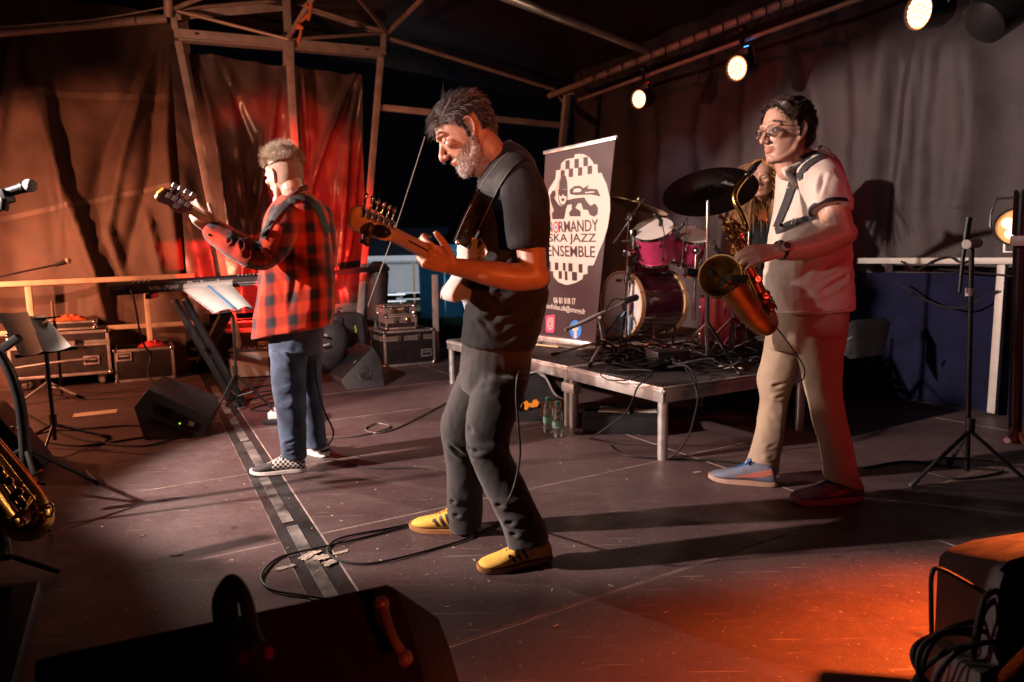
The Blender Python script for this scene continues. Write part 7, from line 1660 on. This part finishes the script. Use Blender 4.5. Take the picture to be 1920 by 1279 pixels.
# plaid
def plaid():
    m = bpy.data.materials.new('red_black_plaid'); m.use_nodes = True; t = m.node_tree; N = t.nodes.new; L = t.links.new; bs = t.nodes['Principled BSDF']
    at = N('ShaderNodeAttribute'); at.attribute_name = 'weave'; sp_ = N('ShaderNodeSeparateXYZ'); L(at.outputs['Vector'], sp_.inputs[0]); outs = []
    for ax in (0, 1):
        mu = N('ShaderNodeMath'); mu.operation = 'MULTIPLY'; mu.inputs[1].default_value = 2 * pi / .114; L(sp_.outputs[ax], mu.inputs[0]); si = N('ShaderNodeMath'); si.operation = 'SINE'; L(mu.outputs[0], si.inputs[0])
        mr = N('ShaderNodeMapRange'); mr.interpolation_type = 'SMOOTHSTEP'; mr.inputs[1].default_value = -.45; mr.inputs[2].default_value = .75; L(si.outputs[0], mr.inputs[0]); outs.append(mr.outputs[0])
    def mix(f, a, c, mode='MIX'):
        x = N('ShaderNodeMix'); x.data_type = 'RGBA'; x.blend_type = mode; L(f, x.inputs[0])
        for i, q_ in ((6, a), (7, c)):
            if isinstance(q_, tuple): x.inputs[i].default_value = (*q_, 1)
            else: L(q_, x.inputs[i])
        return x.outputs[2]
    c = mix(outs[0], (.58, .042, .012), (.17, .014, .010)); pr = N('ShaderNodeMath'); pr.operation = 'MULTIPLY'; L(outs[0], pr.inputs[0]); L(outs[1], pr.inputs[1])
    h = N('ShaderNodeMath'); h.operation = 'MULTIPLY'; h.inputs[1].default_value = .55; L(outs[1], h.inputs[0])
    c = mix(h.outputs[0], c, (.15, .014, .011)); c = mix(pr.outputs[0], c, (.018, .015, .020)); L(c, bs.inputs['Base Color']); bs.inputs['Roughness'].default_value = .9; bs.inputs['Specular IOR Level'].default_value = .15; bs.inputs['Sheen Weight'].default_value = .3
    tc = N('ShaderNodeTexCoord'); nz = N('ShaderNodeTexNoise'); nz.inputs['Scale'].default_value = 500; L(tc.outputs['Object'], nz.inputs['Vector']); bp = N('ShaderNodeBump'); bp.inputs['Strength'].default_value = .35; bp.inputs['Distance'].default_value = .01; L(nz.outputs['Fac'], bp.inputs['Height']); L(bp.outputs[0], bs.inputs['Normal'])
    return m
t_ = MB(); arm = PL((536, 416, 3.30), (514, 456, 3.22), (490, 478, 3.18), (448, 464, 3.14), (404, 437, 3.13))
sil(t_, [(526, 372, 571, 354, 3.42, .066), (514, 386, 588, 368, 3.42, .10), (503, 408, 606, 388, 3.42, .135), (496, 440, 615, 420, 3.42, .14), (491, 490, 620, 475, 3.42, .14), (487, 540, 624, 528, 3.42, .145), (482, 590, 625, 575, 3.42, .15), (477, 634, 621, 608, 3.42, .155)], 30, 5)
t_.limb(arm, [.078, .074, .072, .066, .056], 20, 6)
t_.limb(PL((598, 408, 3.55), (606, 455, 3.6), (604, 495, 3.62), (570, 510, 3.70)), [.075, .07, .066, .055], 18, 5)
Cb = creases(-.0065, [(P(520, 440, 3.2), P(555, 500, 3.25), .018), (P(500, 470, 3.12), P(530, 500, 3.2), .014), (P(470, 455, 3.08), P(478, 492, 3.1), .010), (P(452, 450, 3.08), P(456, 482, 3.1), .010), (P(485, 460, 3.1), P(492, 495, 3.12), .010), (P(545, 420, 3.25), P(530, 480, 3.2), .018), (P(560, 470, 3.28), P(540, 600, 3.27), .022), (P(600, 450, 3.3), P(590, 590, 3.3), .022), (P(570, 500, 3.27), P(610, 560, 3.3), .018), (P(430, 440, 3.06), P(432, 470, 3.1), .009)])
me = fuse(t_, .0078, 3); warp(me, add(wrinkle(.006, 5, 3, 44), wrinkle(.002, 14, 9, 45), Cb))
at = me.attributes.new('weave', 'FLOAT_VECTOR', 'POINT'); apts = cat(arm, 6); acc = [0]
for p, q_ in zip(apts[:-1], apts[1:]): acc.append(acc[-1] + (q_ - p).length)
tc_ = P(556, 500, 3.42)
for i, v in enumerate(me.vertices):
    best = min(range(len(apts)), key=lambda j: (v.co - apts[j]).length_squared); d = (v.co - apts[best]).length
    if d < .095 and best > 3 and v.co.x < P(515, 470, 3.2).x + .05:
        dr = (apts[min(best + 1, len(apts) - 1)] - apts[max(best - 1, 0)]).normalized(); s1 = dr.cross(V((0, 1, 0))).normalized(); s2 = dr.cross(s1); e = v.co - apts[best]
        at.data[i].vector = (math.atan2(e.dot(s2), e.dot(s1)) * .062, acc[best] + e.dot(dr), 0)
    else: e = v.co - tc_; at.data[i].vector = (math.atan2(e.x, -e.y / .75) * .20 + .012, v.co.z + .10 * e.x * 0 - e.x * .12, 0)
shirt = obj('plaid_shirt', me, plaid(), ba, ang=180); sb_ = bvh(shirt)
obj('collar', MB().tube(PL((528, 378, 3.37), (541, 371, 3.33), (560, 357, 3.34), (573, 352, 3.40), (568, 352, 3.47), (545, 362, 3.5), (528, 374, 3.46)), .014, 10, 4, closed=True), mat('plaid_collar', (.10, .012, .012), .9, 0, .5, 12, .3, 300), ba, ang=180)
obj('cuff_button', MB().ell(onto(sb_, 392, 440, 3.1, .002), .006), m_black, ba)
sl = MB(); pxband(sl, sb_, [(490, 440), (503, 412), (522, 386), (545, 371), (570, 366), (590, 378), (606, 402), (618, 432)], [(498, 452), (513, 420), (531, 396), (550, 381), (572, 378), (585, 391), (598, 414), (610, 445)], [3.28, 3.27, 3.28, 3.3, 3.3, 3.3, 3.3, 3.32], .004, .007, 5, 3)
o = one('bass_strap', sl, m_web, 'black woven strap over the shoulders of the plaid shirt', 'strap', ang=60); obj('strap_slider', MB().box(onto(bvh(o), 548, 377, 3.3, .002), (.04, .008, .03), M.Rotation(.3, 3, 'Y')), m_black, o, .003)
tr = MB()
sil(tr, [(508, 596, 606, 590, 3.44, .125), (508, 630, 604, 628, 3.44, .13), (509, 665, 602, 662, 3.44, .125)], 26, 4)
sil(tr, [(509, 655, 574, 660, 3.38, .092), (511, 700, 571, 703, 3.37, .087), (517, 745, 571, 748, 3.365, .082), (524, 795, 572, 797, 3.36, .076), (528, 838, 572, 842, 3.36, .072), (527, 853, 574, 860, 3.36, .076)], 22, 5)
sil(tr, [(556, 655, 603, 655, 3.53, .092), (560, 705, 599, 703, 3.56, .085), (567, 755, 602, 755, 3.58, .08), (573, 800, 606, 798, 3.6, .075), (577, 836, 611, 838, 3.6, .075)], 22, 5)
Cj = creases(-.009, [(P(515, 690, 3.27), P(565, 720, 3.28), .013), (P(520, 735, 3.27), P(565, 722, 3.28), .012), (P(522, 765, 3.27), P(566, 750, 3.28), .012), (P(528, 835, 3.28), P(570, 820, 3.29), .011), (P(528, 850, 3.28), P(570, 838, 3.29), .011), (P(512, 655, 3.28), P(560, 690, 3.28), .014)])
garment('jeans', tr, m_denim, ba, .0085, 4, add(wrinkle(.004, 6, 5, 52), wrinkle(.0015, 18, 14, 53), Cj))
def checker_mat():
    m = bpy.data.materials.new('checker_canvas'); m.use_nodes = True; t = m.node_tree; tc = t.nodes.new('ShaderNodeAttribute'); tc.attribute_name = 'shoeuv'; ck = t.nodes.new('ShaderNodeTexChecker'); ck.inputs['Scale'].default_value = 78; ck.inputs['Color1'].default_value = (.60, .57, .53, 1); ck.inputs['Color2'].default_value = (.02, .019, .02, 1)
    sx_ = t.nodes.new('ShaderNodeSeparateXYZ'); t.links.new(tc.outputs['Vector'], sx_.inputs[0]); cb = t.nodes.new('ShaderNodeCombineXYZ'); t.links.new(sx_.outputs[0], cb.inputs[0]); t.links.new(sx_.outputs[2], cb.inputs[1]); cb.inputs[2].default_value = .006
    gt_ = t.nodes.new('ShaderNodeMath'); gt_.operation = 'LESS_THAN'; gt_.inputs[1].default_value = .165; t.links.new(sx_.outputs[0], gt_.inputs[0]); t.links.new(cb.outputs[0], ck.inputs['Vector']); mx = t.nodes.new('ShaderNodeMix'); mx.data_type = 'RGBA'; t.links.new(gt_.outputs[0], mx.inputs[0]); mx.inputs[6].default_value = (.022, .02, .022, 1); t.links.new(ck.outputs['Color'], mx.inputs[7]); t.links.new(mx.outputs[2], t.nodes['Principled BSDF'].inputs['Base Color']); t.nodes['Principled BSDF'].inputs['Roughness'].default_value = .8
    return m
m_ck = checker_mat(); m_ws = mat('white_rubber_sole', (.66, .63, .60), .5, 0, .06, 20)
for heel, toe in ((G(573, 884), G(471, 890)), (G(613, 858), G(548, 838))):
    up, m4, s_ = shoe(ba, heel, toe, m_ck, m_ws, mat('white_lace', (.6, .57, .54), .8), 1.0, .95); at = up.data.attributes.new('shoeuv', 'FLOAT_VECTOR', 'POINT'); inv = m4.inverted(); rm = rootmat(ba)
    for i, v in enumerate(up.data.vertices): at.data[i].vector = inv @ (rm @ v.co) / s_
# ---- bass guitar
be = thing('bass_guitar', 'bass guitar with dark red headstock held by the man in plaid', 'guitar', P(500, 470, 3.5))
n0, n1 = P(357, 391, 2.98), P(540, 500, 3.66); bdv = (n0 - n1).normalized(); bn_ = V((-.80, .58, .2)); bn_ = (bn_ - bdv * bn_.dot(bdv)).normalized(); bs_ = bn_.cross(bdv)
if bs_.z > 0: bs_ = -bs_
m4 = M((bdv, bs_, bn_)).transposed().to_4x4(); m4.translation = n1; nl = (n0 - n1).length
m_dred = mat('dark_cherry_lacquer', (.20, .018, .012), .2, 0, .15, 6, .01, coat=.5)
obj('bass_body', MB().prism([(x * 1.05, y * 1.02) for x, y in bo], .042, m4 @ M.Translation((.05, 0, -.032))), m_dred, be, .006)
obj('neck', MB().loft([[m4 @ V((x, w * cos(a_), .012 + (.0 if sin(a_) > 0 else .022 * sin(a_)))) for a_ in [2 * pi * i / 18 for i in range(18)]] for x, w in ((-.02, .031), (nl * .5, .027), (nl, .021))]), mat('amber_maple', (.50, .20, .05), .3, 0, .15, 10, .03, coat=.3), be, ang=60)
hx = (P(296, 362, 2.84) - n0); hl = hx.length; hx.normalize(); hz = V((.25, -.93, -.25)); hz = (hz - hx * hz.dot(hx)).normalized(); hy = hz.cross(hx)
if hy.z < 0: hy = -hy
h4 = M((hx, hy, hx.cross(hy))).transposed().to_4x4(); h4.translation = n0; zf = 1 if (h4.to_3x3() @ Z).y < 0 else -1
ho = [(0, -.020), (.03, -.040), (hl * .35, -.046), (hl * .6, -.030), (hl * .85, -.034), (hl * .98, -.028), (hl * 1.02, .0), (hl * .96, .030), (hl * .8, .036), (hl * .3, .030), (.02, .024), (0, .020)]
obj('headstock', MB().prism(ho, .015, h4 @ M.Translation((0, 0, -.0075))), m_dred, be, .003)
obj('headstock_tip', MB().prism([(hl * .93, -.0285), (hl * .985, -.0285), (hl * 1.025, .0), (hl * .967, .031), (hl * .93, .033)], .0165, h4 @ M.Translation((0, 0, -.00825))), mat('amber_maple_tip', (.62, .27, .04), .3, coat=.3), be, .003)
for k in range(4):
    x = .035 + k * (hl - .06) / 3.3; tn = obj('tuner', MB().cyl(h4 @ V((x, .028, zf * .010)), h4 @ V((x, .060, zf * .010)), .005, 8).box(h4 @ V((x, .016, zf * .011)), (.026, .026, .008), h4.to_3x3()), m_chrome, be, .002); obj('tuner_button', MB().box(h4 @ V((x, .068, zf * .010)), (.026, .020, .008), h4.to_3x3()), m_alu, tn, .003)
sk_ = MB()
for k in range(14): a_ = 2 * pi * k / 14; sk_.bar(h4 @ V((hl * .42, -.012, zf * .0092)), h4 @ V((hl * .42 + .020 * cos(a_) * (1 if k % 2 else .7), -.012 + .020 * sin(a_) * (1 if k % 2 else .7), zf * .0092)), .005, .0012, h4.to_3x3() @ Z)
obj('white_sticker', sk_, m_white, be)
ca = MB(); ca.tube([P(590, 640, 3.6), P(591, 690, 3.45), P(596, 730, 3.4), P(608, 770, 3.4), P(622, 800, 3.4), P(625, 815, 3.4), P(618, 830, 3.4), G(605, 835)], .005, 8, 7); one('cable', ca, m_cable, 'black bass lead hanging behind the plaid shirted man', 'cable')
# ------------------------------------------------------------------ DRUMMER
random.seed(41)
dr_ = thing('person', 'long blond haired drummer in black tee behind the saxophone', 'person', V((2.1, 5.3, RZ)))
Hd = Hmat(1429, 333, 5.0, (-.55, -.82, -.12), (0, 0, 1)); kd = 1.12
b = MB(); add_head(b, Hd, kd); eyelids(b, Hd, kd, .4); nk = P(1438, 378, 5.28); b.limb([Hd @ V((-.025, 0, -.045)), nk, P(1438, 400, 5.3)], [.06, .062, .08], 14, 4); b.limb([Hd @ V((.02, 0, -.105)), P(1434, 375, 5.24)], [.04, .05], 10, 3)
for s in (-1, 1):
    sh_, el_, wr_ = P(1437 + s * 42, 402, 5.32 - s * .0), P(1437 + s * 54, 465, 5.2), P(1437 + s * 30, 478, 4.98)
    b.limb([sh_, el_], [.055, .045], 12, 3); b.limb([el_, wr_], [.042, .03], 12, 3); add_hand(b, wr_, V((-.2 - s * .1, -.9, .0)), (0, -.1, 1), s > 0, 1.0, (55, 60, 40))
    kn, an = P(1437 + s * 60, 560, 4.95), P(1437 + s * 62, 640, 4.9); hp = P(1437 + s * 22, 545, 5.35); b.limb([P(1438, 540, 5.35), hp, kn, an], [.09, .07, .055, .04], 12, 3)
b.limb([P(1438, 410, 5.32), P(1438, 540, 5.35)], [.1, .1], 14, 4)
me = fuse(b, .0065, 3); head_post(me, Hd, kd, ((t_cheek, (1, .85, .8)), (t_lips, (.95, .62, .6)), (lambda p: t_beard(p) * .6, (.62, .46, .36)))); obj('body', me, mat('fair_skin', (0, 0, 0)), dr_, ang=180); eyes(Hd, kd, dr_, .3, skin=(.4, .22, .155))
m_lb = mat('long_blond_hair', (.36, .18, .065), .45, 0, .6, 50, 0)
hm = hair_mesh(Hd, kd, lambda z, t: (z > .092 or abs(t) > .85) and z > (.075 if abs(t) < .85 else .06 - (abs(t) - .85) * .5 if abs(t) < 1.1 else -.07), lambda p, z, t: V((-.7, (1 if p.y > 0 else -1) * 1.2, -.5)), 800, lambda z, t: .34 if z < .07 else .40, .0042, .012, None, .03, (0, 0, -2.2), .2); obj('hair', hm, m_lb, dr_, ang=180)
t_ = MB(); sil(t_, [(1424, 384, 1454, 380, 5.3, .06), (1402, 394, 1476, 394, 5.32, .10), (1390, 415, 1486, 415, 5.32, .14), (1392, 470, 1484, 470, 5.33, .15), (1390, 545, 1488, 545, 5.35, .17)], 24, 4)
for s in (-1, 1): t_.limb(PL((1437 + s * 38, 400, 5.32), (1437 + s * 50, 440, 5.24)), [.075, .07], 14, 3)
tee2 = garment('tshirt', t_, m_tee, dr_, .011, 4, wrinkle(.006, 7, 5, 61)); tb2 = bvh(tee2)
pr = [(1434, 388), (1439, 392), (1444, 388), (1447, 396), (1445, 404), (1448, 410), (1440, 411), (1436, 406), (1430, 411), (1428, 402), (1424, 398), (1431, 396)]
q2 = [onto(tb2, x - 8, y + 4, 5.2, .006) for x, y in pr]; me2 = bpy.data.meshes.new('chest_print'); me2.from_pydata([tuple(p) for p in q2], [], [tuple(range(len(q2)))]); obj('chest_print', me2, mat('orange_red_print', (.65, .10, .03), .6), dr_, ang=0)
tr = MB()
for s in (-1, 1): tr.limb(PL((1437 + s * 20, 545, 5.36), (1437 + s * 60, 558, 4.97), (1437 + s * 62, 640, 4.92)), [.11, .088, .07], 16, 4)
tr.limb(PL((1415, 545, 5.38), (1460, 545, 5.38)), [.14, .14], 14, 3); garment('trousers', tr, m_denimblk, dr_, .012, 4)
for s in (-1, 1): c = P(1437 + s * 62, 640, 4.9); shoe(dr_, V((c.x + .03, c.y + .06, 0)), V((c.x - .12, c.y - .18, 0)), m_black, m_rubber, m_rubber)
for ch in list(dr_.children):
    if ch.name.startswith('shoe'): ch.location.z += 0
stl = thing('drum_throne', 'round black drum stool under the drummer', 'stool', V((P(1438, 560, 5.38).x, 5.38, RZ)))
obj('seat', MB().lathe([(.02, .46), (.16, .46), (.17, .48), (.17, .52), (.15, .54), (.02, .54)], 24), m_leather, stl, local=True); obj('pole', MB().cyl((0, 0, .2), (0, 0, .47), .02, 10), m_chrome, stl, local=True)
for k in range(3): a_ = k * 2.094 + .3; obj('leg', MB().bar((0, 0, .3), (.26 * cos(a_), .26 * sin(a_), .015), .022, .01), m_chrome, stl, local=True)
